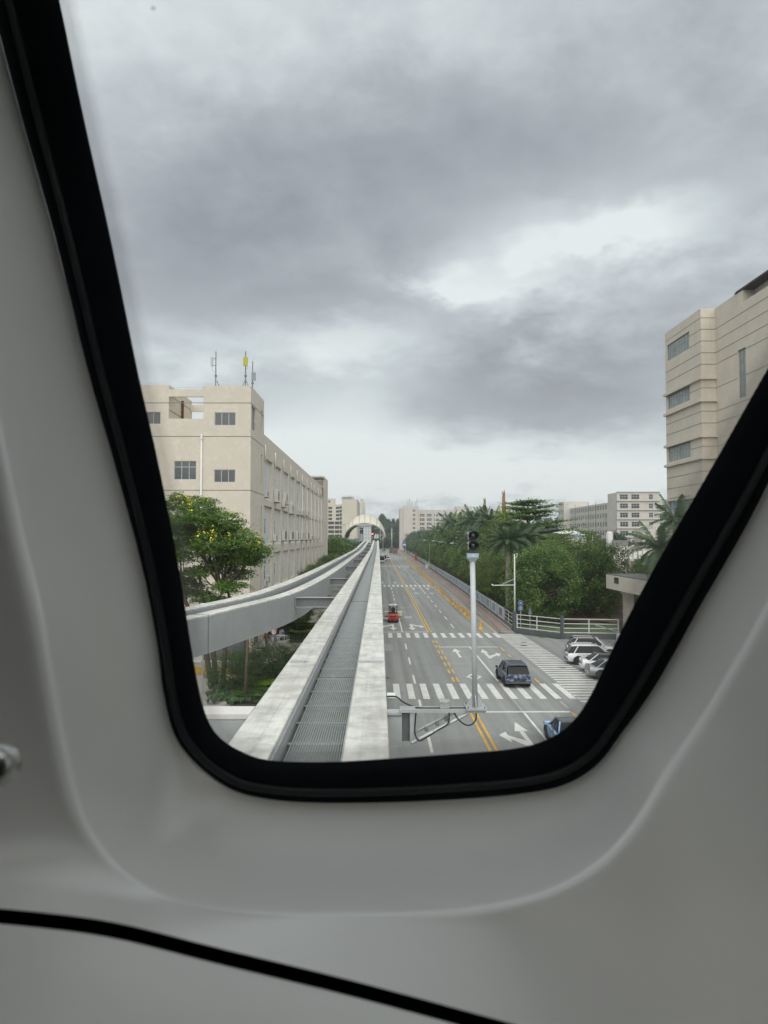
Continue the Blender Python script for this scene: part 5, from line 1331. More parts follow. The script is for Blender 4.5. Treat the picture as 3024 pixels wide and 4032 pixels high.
def crown_points(rs, rx, ry, rz, nclump, per, csz, lumps=7, hollow=.55, flat=.75):
    # lumpy envelope: several big lobes
    lob = rs.normal(size=(lumps, 3)); lob /= np.linalg.norm(lob, axis=1)[:, None]; lob[:, 2] = lob[:, 2] * .8 + .1
    amp = rs.uniform(.12, .34, lumps)
    d = rs.normal(size=(nclump, 3)); d /= np.linalg.norm(d, axis=1)[:, None]
    env = .78 + sum(amp[i] * np.exp(-((1 - d @ (lob[i] / np.linalg.norm(lob[i]))) / .22)) for i in range(lumps))
    r = env * (hollow + (1 - hollow) * rs.uniform(0, 1, nclump) ** .5)
    c = d * r[:, None] * np.array([rx, ry, rz])
    off = rs.normal(size=(nclump, per, 3)) * csz * np.array([1, 1, flat]) * rs.uniform(.6, 1.3, nclump)[:, None, None]
    return (c[:, None, :] + off).reshape(-1, 3), c
def trunk_mb(rs, h, r0, spread, clumps, nlimb, bend=.15, m=None):
    mb = MB(); top = Vector((rs.normal() * bend, rs.normal() * bend, h))
    mb.tube([(0, 0, -.1), (top.x * .3, top.y * .3, h * .35), (top.x * .7, top.y * .7, h * .7), tuple(top)], [r0, r0 * .8, r0 * .68, r0 * .6], 8)
    idx = rs.choice(len(clumps), size=min(nlimb, len(clumps)), replace=False)
    for i in idx:
        e_ = Vector(clumps[i]); st_ = top * rs.uniform(.75, 1.0); mid = st_.lerp(e_, .5) + Vector((0, 0, -.12 * (e_ - st_).length))
        mb.tube([tuple(st_), tuple(mid), tuple(e_)], [r0 * .45, r0 * .24, r0 * .07], 5, cap=False)
    return mb
L_dark = leafmat('leaf_deep_green', (.020, .046, .019), (.100, .150, .036))
L_mid = leafmat('leaf_mid_green', (.024, .052, .018), (.118, .155, .036))
L_far = leafmat('leaf_bluish_green', (.022, .042, .026), (.055, .082, .042), trans=.2, sc_=.25)
L_fine = leafmat('leaf_fine_dark', (.020, .036, .016), (.060, .088, .034), trans=.25)
L_bright = leafmat('leaf_yellow_green', (.12, .20, .025), (.24, .34, .035))
L_flame = leafmat('leaf_feathery_green', (.035, .072, .016), (.092, .150, .030))
L_palm = leafmat('palm_leaflet_green', (.021, .044, .022), (.060, .090, .042), trans=.25, sc_=.4)
L_palm2 = leafmat('palm_leaflet_yellow', (.09, .13, .025), (.17, .20, .035), trans=.3, sc_=.4)
petal = leafmat('yellow_petal', (.55, .42, .05), (.70, .55, .08), rnd=.05)
def tree_proto(seed, h, rx, ry, rz, cz, nclump, per, csz, leaf, m_, tr=.16, nlimb=9, up=.55, aspect=.5, lumps=7, hollow=.55, flat=.75):
    rs = np.random.RandomState(seed)
    pts, c = crown_points(rs, rx, ry, rz, nclump, per, csz, lumps, hollow, flat)
    pts[:, 2] += cz; c[:, 2] += cz
    pts = pts[pts[:, 2] > .25]
    crown = quads_mesh('crown', leaf_quads(rs, pts, leaf, up, aspect), m_)
    tm = trunk_mb(rs, max(.8, cz - rz * .45), tr, rx, c, nlimb).mesh('trunk', brown, smooth=True)
    return crown, tm
def plant(name, label, cat, protos, x, y, z=0, s=1.0, rz=0.0, group=None, sz=None):
    t = thing(name, label, cat, (x, y, z), rz, group); t.scale = (s, s, sz or s)
    inst('crown', protos[0], t); inst('trunk', protos[1], t); return t
rv = random.Random(21)
# broadleaf street trees behind the right-hand fence
big = [tree_proto(31 + i, 10, 4.6, 4.6, 4.5, 5.4, 430, 90, .46, .25, L_dark if i != 1 else L_mid, .22, 14, lumps=13, hollow=.42) for i in range(3)]
mid = [tree_proto(51 + i, 8, 3.2, 3.2, 3.2, 4.6, 200, 70, .40, .27, (L_mid, L_dark, L_mid)[i], .16, 10, lumps=9) for i in range(3)]
farp = [tree_proto(71 + i, 8, 3.4, 3.4, 3.5, 4.6, 150, 36, .48, .48, (L_mid, L_dark, L_far)[i], .16, 5, lumps=8) for i in range(3)]
for (lab, pr, x, y, s, rz) in (('large round dark green tree behind the white gate fence, left of the pair', big[0], 21.2, 97, 1.02, .3),
                              ('large round dark green tree nearest the gate column, right of the pair', big[2], 27.6, 99.5, .97, 2.1),
                              ('broad green tree peeking between the pair behind the gate fence', big[1], 24.6, 107, 1.0, 4.0),
                              ('green tree farther right behind the gate column', big[0], 31.5, 112, .78, 5.0),
                              ('dense green tree just left of the lamp post with the side arm', big[1], 19.0, 112, .78, 1.0)):
    plant('broadleaf_tree', lab, 'tree', pr, x, y, 0, s, rz, 'large trees behind the gate fence')
y = 118; k = 0
while y < 640:
    x = lerp_line(fenceline, y) + 3.1 + rv.uniform(-.4, .8)
    pr = mid[k % 3] if y < 260 else farp[k % 3]
    s = rv.uniform(.82, 1.14)
    plant('street_tree', nth(k, '# green street tree of the row hanging over the fence, counted from the crossing', 'far green street tree in the row along the fence'), 'tree', pr, x, y, 0, s, rv.uniform(0, 6.28), 'street trees in a row along the right-hand fence')
    y += (6.8 if y < 260 else 8.5) + rv.uniform(-.8, 1.0); k += 1
y = 128; k = 0
while y < 640:
    x = lerp_line(fenceline, y) + 9 + rv.uniform(-1.5, 3)
    pr = big[k % 3] if y < 200 else farp[k % 3]
    s = rv.uniform(.92, 1.18) if y < 200 else rv.uniform(1.35, 1.9)
    plant('street_tree', nth(k, '# taller tree of the second row behind the fence, counted from the crossing', 'far taller tree in the second row behind the fence'), 'tree', pr, x, y, 0, s, rv.uniform(0, 6.28), 'taller trees in the second row')
    y += 8 + rv.uniform(-2, 2.5); k += 1
for (px, D, s) in ((2175, 170, 1.0), (2215, 180, 1.1), (2250, 165, .95), (2120, 200, 1.2), (2330, 158, .72), (2290, 190, 1.0), (2370, 175, .72), (2060, 210, 1.1), (2140, 128, .9), (2200, 135, .85), (2255, 140, .8)):
    p = P(px, 2116, D); plant('street_tree', 'bushy green tree on the cleared site behind the big pair', 'tree', farp[int(px) % 2] if D > 150 else mid[int(px) % 3], p.x, D, 0, s * 1.15, rv.uniform(0, 6), 'trees on the cleared site')
# bushes and low trees near palm at the right edge
for (px, D, s) in ((2540, 100, .62), (2600, 95, .8), (2500, 120, .6), (2560, 140, .95), (2620, 118, 1.05), (2525, 160, .6)):
    p = P(px, 2116, D); plant('street_tree', 'green tree behind the palm at the right edge', 'tree', mid[int(px) % 3], p.x, D, 0, s, rv.uniform(0, 6), 'trees behind the right-hand palm')
# layered flame tree
def layered_tree(seed, h, R_, npad, leaf, m_, per=650):
    rs = np.random.RandomState(seed); P_ = []; tips = []
    for i in range(npad):
        t_ = i / (npad - 1); z = h * (.42 + .58 * t_) + rs.uniform(-.25, .25)
        rad = R_ * (1 - t_ ** 2.3 * .72) * rs.uniform(.55, 1.0); an = i * 2.39996 + rs.uniform(-.3, .3)
        c = np.array([math.cos(an) * rad * .66, math.sin(an) * rad * .66, z]); w_ = R_ * .36 * (1.15 - .5 * t_)
        q = rs.normal(size=(per, 3)) * np.array([w_, w_ * .8, .16]) * .62
        d = np.array([math.cos(an), math.sin(an)]); q[:, 2] += .16 * (q[:, :2] @ d)
        P_.append(q + c); tips.append(c)
    pts = np.concatenate(P_)
    cr = quads_mesh('crown', leaf_quads(rs, pts, leaf, 1.1, .5), m_)
    mb = MB(); mb.tube([(0, 0, -.1), (.1, 0, h * .4), (.05, .1, h * .97)], [.3, .24, .05], 8)
    for c in tips: mb.tube([(0.05, 0, c[2] - 1.1), (c[0] * .6, c[1] * .6, c[2] - .35), tuple(c)], [.12, .08, .03], 5, cap=False)
    return cr, mb.mesh('trunk', brown, smooth=True)
fl = layered_tree(5, 17.3, 7.6, 30, .42, L_dark)
p = P(2078, 2116, 138); plant('flame_tree', 'tall tree with flat layered branches rising above the palms', 'tree', fl, p.x, 138, 0, 1.22, .5, None, 1.0)
p = P(2210, 2116, 150); plant('flame_tree', 'lower layered tree at the right shoulder of the tall one', 'tree', fl, p.x, 150, 0, .66, 2.5)
p = P(1985, 2116, 160); plant('flame_tree', 'layered tree half hidden behind the brown palm stub', 'tree', fl, p.x, 160, 0, .88, 3.9)
# ------------------------------------------------------------------ palms, each frond its own part
def frond_mesh(seed, Lf, droop, m_, n=52, w_=.62):
    rs = np.random.RandomState(seed); quads = []; pts = []
    for i in range(n + 1):
        t_ = i / n; pts.append(Vector((Lf * (t_ - .12 * t_ ** 3), 0, Lf * (.34 * t_ - droop * t_ ** 2.1))))
    for i in range(2, n + 1):
        t_ = i / n; c = pts[i]; d = (pts[i] - pts[i - 1]).normalized()
        ll = w_ * math.sin(math.pi * min(1, t_ * .93 + .09)) ** .6 * rs.uniform(.85, 1.1)
        for s_ in (-1, 1):
            e_ = c + d * ll * .45 + Vector((0, s_, 0)) * ll * .85 + Vector((0, 0, -ll * rs.uniform(.25, .62)))
            mid_ = c.lerp(e_, .5) + Vector((0, 0, ll * .10)); wv = d * .018 * Lf / 2.2
            quads.append([c - wv, c + wv, mid_ + wv * 1.1, mid_ - wv * 1.1]); quads.append([mid_ - wv * 1.1, mid_ + wv * 1.1, e_ + wv * .15, e_ - wv * .15])
    mb = MB(); mb.tube(pts, [.035 * (1 - .8 * i / n) + .006 for i in range(n + 1)], 4)
    for q in quads: mb.quad(*q)
    return mb.mesh('frond', m_, smooth=False)
fr_sets = {}
for key, m_, Lf in (('g', L_palm, 3.3), ('y', L_palm2, 2.4)):
    fr_sets[key] = [frond_mesh(10 + k, Lf, dr, m_) for k, dr in enumerate((.12, .32, .55, .80))]
def palm(x, y, h, label, grp, s=1.0, nf=15, r=.26, seed=1, key='g', shaft=True, z0=0):
    rr = random.Random(seed); t = thing('palm_tree', label, 'palm', (x, y, z0), 0, grp)
    MB().tube([(0, 0, -.1), (0, 0, h * .3), (0, 0, h * .7), (0, 0, h - 1.1 * s)], [r * 1.05, r * 1.12, r, r * .85], 12).build('trunk', palmbark, t, smooth=True, world=False)
    if shaft: MB().tube([(0, 0, h - 1.15 * s), (0, 0, h - .5 * s), (0, 0, h + .2)], [r * .92, r * .7, r * .3], 10).build('crownshaft', mat('green_crownshaft', (.16, .22, .07), .5, .15, 2), t, smooth=True, world=False)
    for k in range(nf):
        q = k / (nf - 1); an = k * 2.39996 + rr.uniform(-.2, .2)
        me = fr_sets[key][min(3, int(q * 3.2 + rr.uniform(0, .8)))]
        tilt = -.80 + 1.35 * q + rr.uniform(-.12, .12)
        inst('frond', me, t, (0, 0, h), (rr.uniform(-.3, .3), tilt, an), (s * rr.uniform(.85, 1.1),) * 3)
    return t
fam = 'palms rising among the street trees'
for (px, py, D, s, lab, key, nf) in (
    (2000, 2132, 103, 1.18, 'nearest royal palm with a bare grey trunk beside the lamp post', 'g', 22),
    (2062, 2118, 118, 1.25, 'royal palm just right of the nearest one, crown half hidden', 'g', 18),
    (1938, 2104, 122, 1.25, 'royal palm behind the signal head, left of the nearest one', 'g', 18),
    (1868, 2052, 150, 1.3, 'palm crown left of the green broken stub', 'g', 18),
    (1905, 2050, 158, 1.3, 'palm crown right below the green broken stub', 'g', 18),
    (1935, 2058, 150, 1.3, 'palm crown between the green stub and the brown stub', 'g', 18), (1845, 2062, 185, 1.3, 'palm crown just left of the one by the green stub', 'g', 18),
    (1810, 2068, 175, 1.3, 'palm crown in the middle of the row', 'g', 15),
    (1772, 2062, 192, 1.4, 'dark rounded palm crown farther along the row', 'g', 16),
    (1955, 2066, 165, 1.3, 'palm crown left of the yellow frond cluster', 'g', 16),
    (1985, 2034, 150, 1.0, 'small palm with bright yellow-green fronds beside the brown stub', 'y', 12),
    (1748, 2090, 215, 1.3, 'far palm crown in the row', 'g', 12), (1720, 2096, 240, 1.3, 'farther palm crown in the row', 'g', 12),
    (1815, 2108, 140, 1.1, 'low palm crown leaning over the street trees', 'g', 14), (1870, 2118, 128, 1.15, 'low palm crown left of the signal head', 'g', 14)):
    if px != 2000:
        D2 = max(D, 23 * 3000 / (px - 1492)); s *= (D2 / D) ** .85; D = D2
    p = P(px, py, D); palm(p.x, D, p.z, lab, fam, s, int(nf * 1.5), .27 if D > 104 else .34, int(px), key)
# bright tufts
for (px, py, D, lab) in ((1808, 2034, 215, 'bright green palm tuft on top of the row'), (1837, 2093, 196, 'small yellow palm tuft left of the signal head')):
    p = P(px, py, D); palm(p.x, D, p.z, lab, fam, .9, 9, .1, int(px), 'y', False)
# broken palm stubs
for (px, y0, y1, D, mm, lab) in ((1908, 2025, 1964, 205, mat('mossy_green_stub', (.12, .17, .04), .8, .25, 3, coord='obj', bump=.5, bscale=6), 'green mossy crownless palm trunk sticking up above the trees'),
                                 (1983, 2003, 1936, 170, mat('orange_brown_stub', (.22, .12, .065), .8, .3, 3, coord='obj', bump=.5, bscale=6), 'orange-brown dead palm trunk with a split top above the trees')):
    p = P(px, y1, D); t = thing('dead_palm_trunk', lab, 'tree', (p.x, D, 0))
    MB().tube([(0, 0, 0), (.05, 0, p.z - 3.6), (0, 0, p.z - 1.1)], [.34, .46, .34], 10).build('trunk', mm, t, smooth=True, world=False)
    MB().tube([(0, 0, p.z - 1.2), (-.12, 0, p.z - .5), (-.38, 0, p.z + .1)], [.26, .16, .07], 6).build('split_tip', mm, t, world=False)
    MB().tube([(.1, 0, p.z - 1.2), (.16, 0, p.z - .4), (.1, 0, p.z + .45)], [.24, .18, .05], 6).build('split_tip', mm, t, world=False)
# palm at the right edge, in front of the gate
p = P(2598, 2160, 60)
palm(p.x, 60, p.z, 'palm with long drooping fronds at the right window edge by the gate', None, .92, 26, .3, 77)
p = P(2660, 2050, 66); palm(p.x, 66, p.z, 'second palm mostly hidden by the window edge at right', None, .9, 18, .3, 78)
# ------------------------------------------------------------------ yellow-flowered tree by the factory
rs = np.random.RandomState(9)
TD = 55.0
cl = [(715, 2010, 2.0, 1.3), (800, 1985, 1.6, 1.0), (700, 2090, 2.2, 1.3), (790, 2060, 2.4, 1.4), (880, 2040, 1.9, 1.1), (905, 2085, 1.9, 1.1), (830, 2120, 2.2, 1.2), (960, 2110, 1.5, .9), (1000, 2150, 1.5, .8),
      (960, 2170, 1.8, .8), (900, 2170, 1.8, .9), (860, 2205, 1.6, .8), (720, 2150, 1.9, 1.1), (740, 2290, 1.7, .8), (800, 2330, 1.4, .6), (905, 2290, 1.4, .6), (940, 2240, 1.3, .6), (690, 2260, 1.5, .8), (860, 2350, 1.0, .45),
      (650, 2050, 1.9, 1.2), (640, 2170, 1.9, 1.1), (760, 1960, 1.0, .7), (985, 2190, 1.1, .5), (780, 2230, 1.4, .6), (700, 1960, 1.1, .7), (700, 1935, .5, .5), (818, 1962, .6, .45)]
Pl, Pf, tips = [], [], []
for (px, py, rr_, rzz) in cl:
    px, py = px, py + 18
    c = np.array(P(px, py, TD + rs.uniform(-1.8, 1.8))); tips.append(c)
    nsub = int(26 * rr_ * rr_); d = rs.normal(size=(nsub, 3)); d /= np.linalg.norm(d, axis=1)[:, None]
    sc_ = d * (rs.uniform(.25, 1, nsub) ** .5)[:, None] * np.array([rr_ * .80, rr_ * .80, rzz * .72])
    for s_ in sc_:
        # each spray: a few arching pinnate leaves, wide and flat
        q = rs.normal(size=(34, 3)) * np.array([.30, .30, .075]); q[:, 2] -= .22 * (q[:, 0] ** 2 + q[:, 1] ** 2)
        Pl.append(q + c + s_)
        if py < 2190 and s_[2] > 0 and rs.rand() < .16: Pf.append(rs.normal(size=(7, 3)) * .10 + c + s_ + np.array([0, -.1, .22]))
t = thing('flowering_tree', 'leafy green tree with yellow blossom in front of the factory at left', 'tree', (-11.6, TD, 0))
off = np.array(wloc(t))
lo_ = quads_mesh('crown', leaf_quads(rs, np.concatenate(Pl) - off, .21, 1.0, .42), L_flame); inst('crown', lo_, t)
fo = quads_mesh('blossom', leaf_quads(rs, np.concatenate(Pf) - off, .14, .6, .7), petal); o = inst('blossom', fo, t); o['kind'] = 'stuff'
mb = MB(); rootp = [Vector((-12.6, TD, 0)), Vector((-11.2, TD + .3, 0))]
sp1 = [(-14.2, TD, 5.2), (-13.0, TD, 6.4)]; 
mb.tube([(-11.9, TD, -.1), (-12.4, TD, 2.6), (-13.4, TD, 5.2), (-14.4, TD - .2, 7.4)], [.24, .2, .16, .10], 7)
mb.tube([(-11.6, TD, -.1), (-11.9, TD, 3.2), (-12.6, TD, 6.0), (-13.0, TD + .2, 8.4)], [.22, .18, .14, .08], 7)
mb.tube([(-11.2, TD, -.1), (-11.0, TD, 3.2), (-10.6, TD, 5.4), (-11.0, TD, 8.0)], [.20, .16, .12, .07], 7)
br_pts = [Vector((-13.9, TD, 6.2)), Vector((-12.6, TD, 6.0)), Vector((-10.8, TD, 5.6)), Vector((-11.3, TD, 7.0))]
for c in tips:
    c = Vector(c); s0 = min(br_pts, key=lambda q: (q - c).length); m_ = s0.lerp(c, .5) + Vector((0, 0, -.25)); mb.tube([tuple(s0), tuple(m_), tuple(c)], [.075, .05, .018], 5, cap=False)
    for q in range(3):
        e_ = c + Vector(rs.normal(size=3)) * .9; mb.tube([tuple(m_), tuple(m_.lerp(e_, .5)), tuple(e_)], [.03, .02, .008], 4, cap=False)
mb.build('trunk', brown, t, smooth=True)
# planting under the track at lower left: dark fine-leaved trees, hedges, strappy plants
fine = [tree_proto(91 + i, 4, 2.5, 2.5, 1.6, 2.2, 190, 60, .34, .20, L_fine, .13, 12, up=.2, aspect=.16, flat=.6) for i in range(2)]
for (px, py, D, s, lab) in ((905, 2740, 51, .80, 'dark fine-leaved tree under the branch guideway, at the left'), (1010, 2715, 53, .86, 'dark fine-leaved tree under the branch guideway, in the middle'),
                            (1090, 2690, 57, .78, 'dark fine-leaved tree under the branch guideway, next to the straight track'), (955, 2690, 58, .66, 'dark fine-leaved tree behind the middle one'), (1150, 2640, 64, .62, 'dark fine-leaved tree farthest under the track')):
    p = G(px, py); plant('feathery_tree', lab, 'tree', fine[int(px) % 2], p.x, p.y, 0, s, rv.uniform(0, 6), 'dark trees under the branch guideway')
lp = G(968, 2770); o = MB().tube([(lp.x, lp.y, 0), (lp.x + .05, lp.y, 2.3), (lp.x + .1, lp.y + .05, 4.1)], [.14, .12, .09], 7).build('bare_trunk', brown, smooth=True); tag(o, 'dark bare trunk with a cut top standing in the planting', 'tree')
def hedge(x0, x1, y0, y1, z1, m_, label, n, leaf=.11, name='hedge'):
    rs_ = np.random.RandomState(int(abs(x0 * 97 + y0 * 13)) % 99999)
    t = thing(name, label, 'hedge', ((x0 + x1) / 2, (y0 + y1) / 2, 0))
    pts = rs_.uniform(size=(n, 3)) * np.array([x1 - x0, y1 - y0, 1]) - np.array([(x1 - x0) / 2, (y1 - y0) / 2, 0])
    f = rs_.uniform(size=n) < .7; pts[:, 2] = np.where(f, z1 * (.9 + .12 * rs_.uniform(size=n) + .05 * np.sin(pts[:, 0] * 3)), pts[:, 2] * z1)
    inst('foliage', quads_mesh('foliage', leaf_quads(rs_, pts, leaf, .8, .6), m_), t)
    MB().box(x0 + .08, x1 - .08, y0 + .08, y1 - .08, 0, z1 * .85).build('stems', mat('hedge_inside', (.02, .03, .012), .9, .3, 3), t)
hedge(-9.4, -6.2, 52.6, 54.4, .75, L_bright, 'low yellow-green clipped hedge below the branch guideway', 9000)
hedge(-6.2, -3.2, 55, 56.4, .75, L_bright, 'second stretch of yellow-green hedge beside the dark trees', 7000)
hedge(-9.6, -3.6, 49.6, 52.4, .6, L_dark, 'low dark green ground hedge in front of the bright hedge', 12000)
def hp(px, py): return G(px, py)
a = hp(1090, 2492); c_ = hp(1205, 2470)
hedge(a.x, a.x + 4.2, 86, 88.5, 1.0, L_mid, 'trimmed green hedge behind the parked scooters', 9000, .16)
hedge(a.x + 2.3, a.x + 5.4, 78.5, 80, 1.1, L_mid, 'short trimmed hedge right of the scooters', 6000, .16)
hedge(-5.2, -2.6, 66, 68, .7, L_bright, 'small bright shrub mass beside the straight guideway', 4000, .14)
MB().prism([(-8.2, 72), (-4.2, 72), (-4.2, 78), (-7.0, 78)], .0, .07).build('lawn', grass_m)['kind'] = 'structure'
MB().prism([(-8.6, 69), (-8.42, 69), (-6.9, 80), (-7.1, 80)], .0, .12).build('lawn_kerb', palepave)['kind'] = 'structure'
# strappy plants
rsb = np.random.RandomState(12)
def strappy(seed, n=70, Lb=.75):
    rs_ = np.random.RandomState(seed); mb = MB()
    for i in range(n):
        an = rs_.uniform(0, 6.28); l_ = Lb * rs_.uniform(.6, 1.15); tl = rs_.uniform(.25, .95); d = Vector((math.cos(an), math.sin(an), 0)); s_ = Vector((-d.y, d.x, 0)) * .022
        a0 = d * .05; a1 = d * l_ * .5 * tl + Vector((0, 0, l_ * .62)); a2 = d * l_ * tl + Vector((0, 0, l_ * (.75 - .45 * tl)))
        mb.quad(a0 - s_, a0 + s_, a1 + s_, a1 - s_); mb.quad(a1 - s_, a1 + s_, a2 + s_ * .1, a2 - s_ * .1)
    return mb.mesh('leaves', leafmat('strap_leaf', (.045, .085, .040), (.13, .19, .10)))
sms = [strappy(5), strappy(6), strappy(7)]
for k in range(90):
    px = 815 + rsb.uniform(0, 250); py = 2700 + rsb.uniform(0, 78)
    p = G(px, py)
    o = inst('strappy_plant', sms[k % 3], None, (p.x, p.y, .05), (0, 0, rsb.uniform(0, 6.28)), (rsb.uniform(.55, 1.0),) * 3)
    tag(o, 'strap-leaved green plant in the bed at lower left', 'plant', 'strap-leaved plants in the bed')
# undergrowth along the track
for k, y in enumerate(np.arange(66, 300, 7.5)):
    plant('shrub', nth(k, '# dark shrub between the guideways, counted from the viewer', 'far dark shrub between the guideways'), 'shrub', mid[k % 3], -3.0 + rv.uniform(-1.2, 1.0), y, 0, .42 + .2 * rv.random(), rv.uniform(0, 6), 'shrubs under the guideways', .42 + .1 * rv.random())
# small trees along the factory foot and beyond
for k, (px, D, h) in enumerate(((1150, 92, .58), (1172, 100, .60), (1195, 108, .55), (1215, 116, .72), (1240, 128, .80), (1262, 140, .78), (1282, 152, .85), (1297, 166, .9), (1165, 86, .5), (1230, 120, .66))):
    p = P(px, 2116, D); plant('courtyard_tree', nth(k, '# small dark tree at the foot of the factory wall', ''), 'tree', mid[(k + 1) % 3], min(p.x, -6.2) + 0.2, D, 0, h, rv.uniform(0, 6), 'trees along the foot of the factory')
for k, (px, D, h) in enumerate(((1300, 188, 1.45), (1315, 205, 1.5), (1335, 225, 1.6), (1350, 240, 1.65), (1365, 255, 1.55), (1322, 215, 1.3), (1378, 270, 1.35), (1386, 285, 1.25), (1394, 320, 1.3), (1298, 240, 1.9), (1404, 360, 1.2), (1340, 280, 1.9), (1400, 300, 1.0), (1308, 290, 2.0), (1360, 320, 1.9))):
    p = P(px, 2116, D); plant('courtyard_tree', nth(k, '# rounded green tree beyond the factory, left of the station', ''), 'tree', farp[k % 3], p.x, D, 0, min(h, (11.2 if px < 1345 else 9.6) / 8.6 * (1 if D < 300 else 1.1)), rv.uniform(0, 6), 'trees beyond the factory')
# ------------------------------------------------------------------ wooded hill closing the road
def conic(seed, h, r, m_, n=260, per=22, leaf=1.1):
    rs_ = np.random.RandomState(seed); t_ = rs_.uniform(0, 1, n) ** .8; an = rs_.uniform(0, 6.28, n)
    rad = r * (np.sin(np.pi * np.clip(t_ * .82 + .16, 0, 1)) ** .7) * rs_.uniform(.35, 1.1, n)
    c = np.stack([np.cos(an) * rad, np.sin(an) * rad, h * (.12 + .88 * t_)], 1)
    pts = (c[:, None, :] + rs_.normal(size=(n, per, 3)) * np.array([.75, .75, .6])).reshape(-1, 3)
    mb = MB().tube([(0, 0, 0), (0, 0, h * .9)], [.5, .1], 6)
    return quads_mesh('crown', leaf_quads(rs_, pts, leaf, .4, .55), m_), mb.mesh('trunk', brown)
con = [conic(200 + i, 24, 4.2, L_far) for i in range(4)]
hill = terrain('hill', -120, 330, 745, 1100, 50, 30, lambda x, y: 16 * (1 / (1 + math.exp(-(y - 800) / 22))) * (.8 + .25 * math.sin(x * .03 + 1)) - 1, mat('hill_scrub', (.035, .055, .03), .95, .3, .05), 4)
rk = random.Random(5)
def hillz(x, y): return 16 * (1 / (1 + math.exp(-(y - 800) / 22))) * (.8 + .25 * math.sin(x * .03 + 1)) - 1
for row, (yy, n_, x0_, x1_) in enumerate(((745, 30, -38, 120), (765, 30, -40, 130), (790, 30, -42, 150), (820, 28, -45, 200), (860, 28, -50, 300))):
    for k in range(n_):
        x = x0_ + (x1_ - x0_) * (k + rk.random() * .8) / n_; y = yy + rk.uniform(-9, 9); s = rk.uniform(.62, 1.02)
        if 3 < (x / y * 3000 + 1492 - 1500) / 10 < 9 and row > 2: s *= .78
        plant('hill_tree', 'tall dark tree in the wood that closes off the road', 'tree', con[rk.randrange(4)], x, y, hillz(x, y) - .5, s * 1.05, rk.uniform(0, 6), 'trees of the far wood')
for k in range(26):
    x = -30 + k * 3.2; y = 700 + rk.uniform(-8, 30)
    if -3 < x < 19 : y = 738
    plant('hill_tree', 'rounded tree at the foot of the far wood', 'tree', farp[k % 3], x, y, 0, rk.uniform(1.3, 2.0), rk.uniform(0, 6), 'trees at the foot of the far wood')
# distant hill on the right gap
far_hill = terrain('distant_hill', 150, 900, 1000, 1500, 40, 12, lambda x, y: 16 * math.exp(-((x - 250) / 110) ** 2) + 6, mat('hill_far_green', (.08, .11, .08), .95, .3, .02), 6)
for k in range(16):
    p = P(2165 + k * 7.5, 2116, 640); plant('hill_tree', 'dark tree in the gap between the two far blocks', 'tree', con[k % 4], p.x, 640 + rk.uniform(-30, 30), 0, rk.uniform(.55, .78), rk.uniform(0, 6), 'trees between the far blocks')
for k in range(14):
    p = P(2160 + k * 19, 2116, 330); plant('hill_tree', 'bushy tree before the far dormitory block', 'tree', farp[k % 3], p.x, 330 + rk.uniform(-30, 30), 0, rk.uniform(1.2, 1.7), rk.uniform(0, 6), 'trees before the dormitory block')
# rubble on the cleared site
def rubble_mesh(seed, n, spread, size):
    rr = random.Random(seed); mb = MB()
    for i in range(n):
        s = size * rr.uniform(.3, 1.2); x, y = rr.gauss(0, spread), rr.gauss(0, spread); z = max(0, .5 * (1 - (x * x + y * y) / (spread * spread * 2))) * size * 2
        a = rr.uniform(0, 3.14); ca, sa = math.cos(a), math.sin(a); vs = []
        for (u, v, w_) in ((-1, -1, 0), (1, -1, 0), (1, 1, 0), (-1, 1, 0), (-.7, -.8, 1), (.9, -.6, .8), (.6, .9, 1), (-.9, .6, .7)):
            vs.append((x + (u * ca - v * sa) * s * .5, y + (u * sa + v * ca) * s * .5, z + w_ * s * .5 - .05))
        mb.add(vs, [(3, 2, 1, 0), (4, 5, 6, 7), (0, 1, 5, 4), (1, 2, 6, 5), (2, 3, 7, 6), (3, 0, 4, 7)])
    return mb
rub = [rubble_mesh(3, 220, 2.6, .7).mesh('rubble_heap', mat('broken_concrete', (.42, .40, .37), .95, .3, 1.2, coord='obj')), rubble_mesh(4, 220, 2.6, .6).mesh('rubble_heap', mat('clay_clods', (.34, .21, .14), .95, .3, 1.2, coord='obj'))]
for k, (px, D, q, s) in enumerate(((2440, 205, 0, 1.6), (2475, 212, 0, 1.5), (2425, 222, 0, 1.2), (2500, 200, 0, 1.6), (2450, 165, 1, 1.3), (2480, 150, 1, 1.2), (2290, 108, 1, 1.0), (2390, 106, 1, 1.1), (2500, 104, 1, 1.2), (2520, 108, 0, 1.3), (2540, 104, 1, 1.2), (2350, 118, 1, 1.0))):
    p = P(px, 2116, D)
    o = inst('rubble_heap', rub[q], None, (p.x, D, soil_h(p.x, D)), (0, 0, k * 1.1), (s, s, s)); tag(o, 'pile of broken concrete on the cleared site' if q == 0 else 'heap of reddish clay clods on the cleared site', 'rubble', 'rubble heaps on the cleared site', 'stuff')
MB().box(54, 84, 214, 214.6, 0, 1.3).build('retaining_wall', concrete); tag(bpy.data.objects['retaining_wall'], 'low grey retaining wall across the cleared site', 'wall')
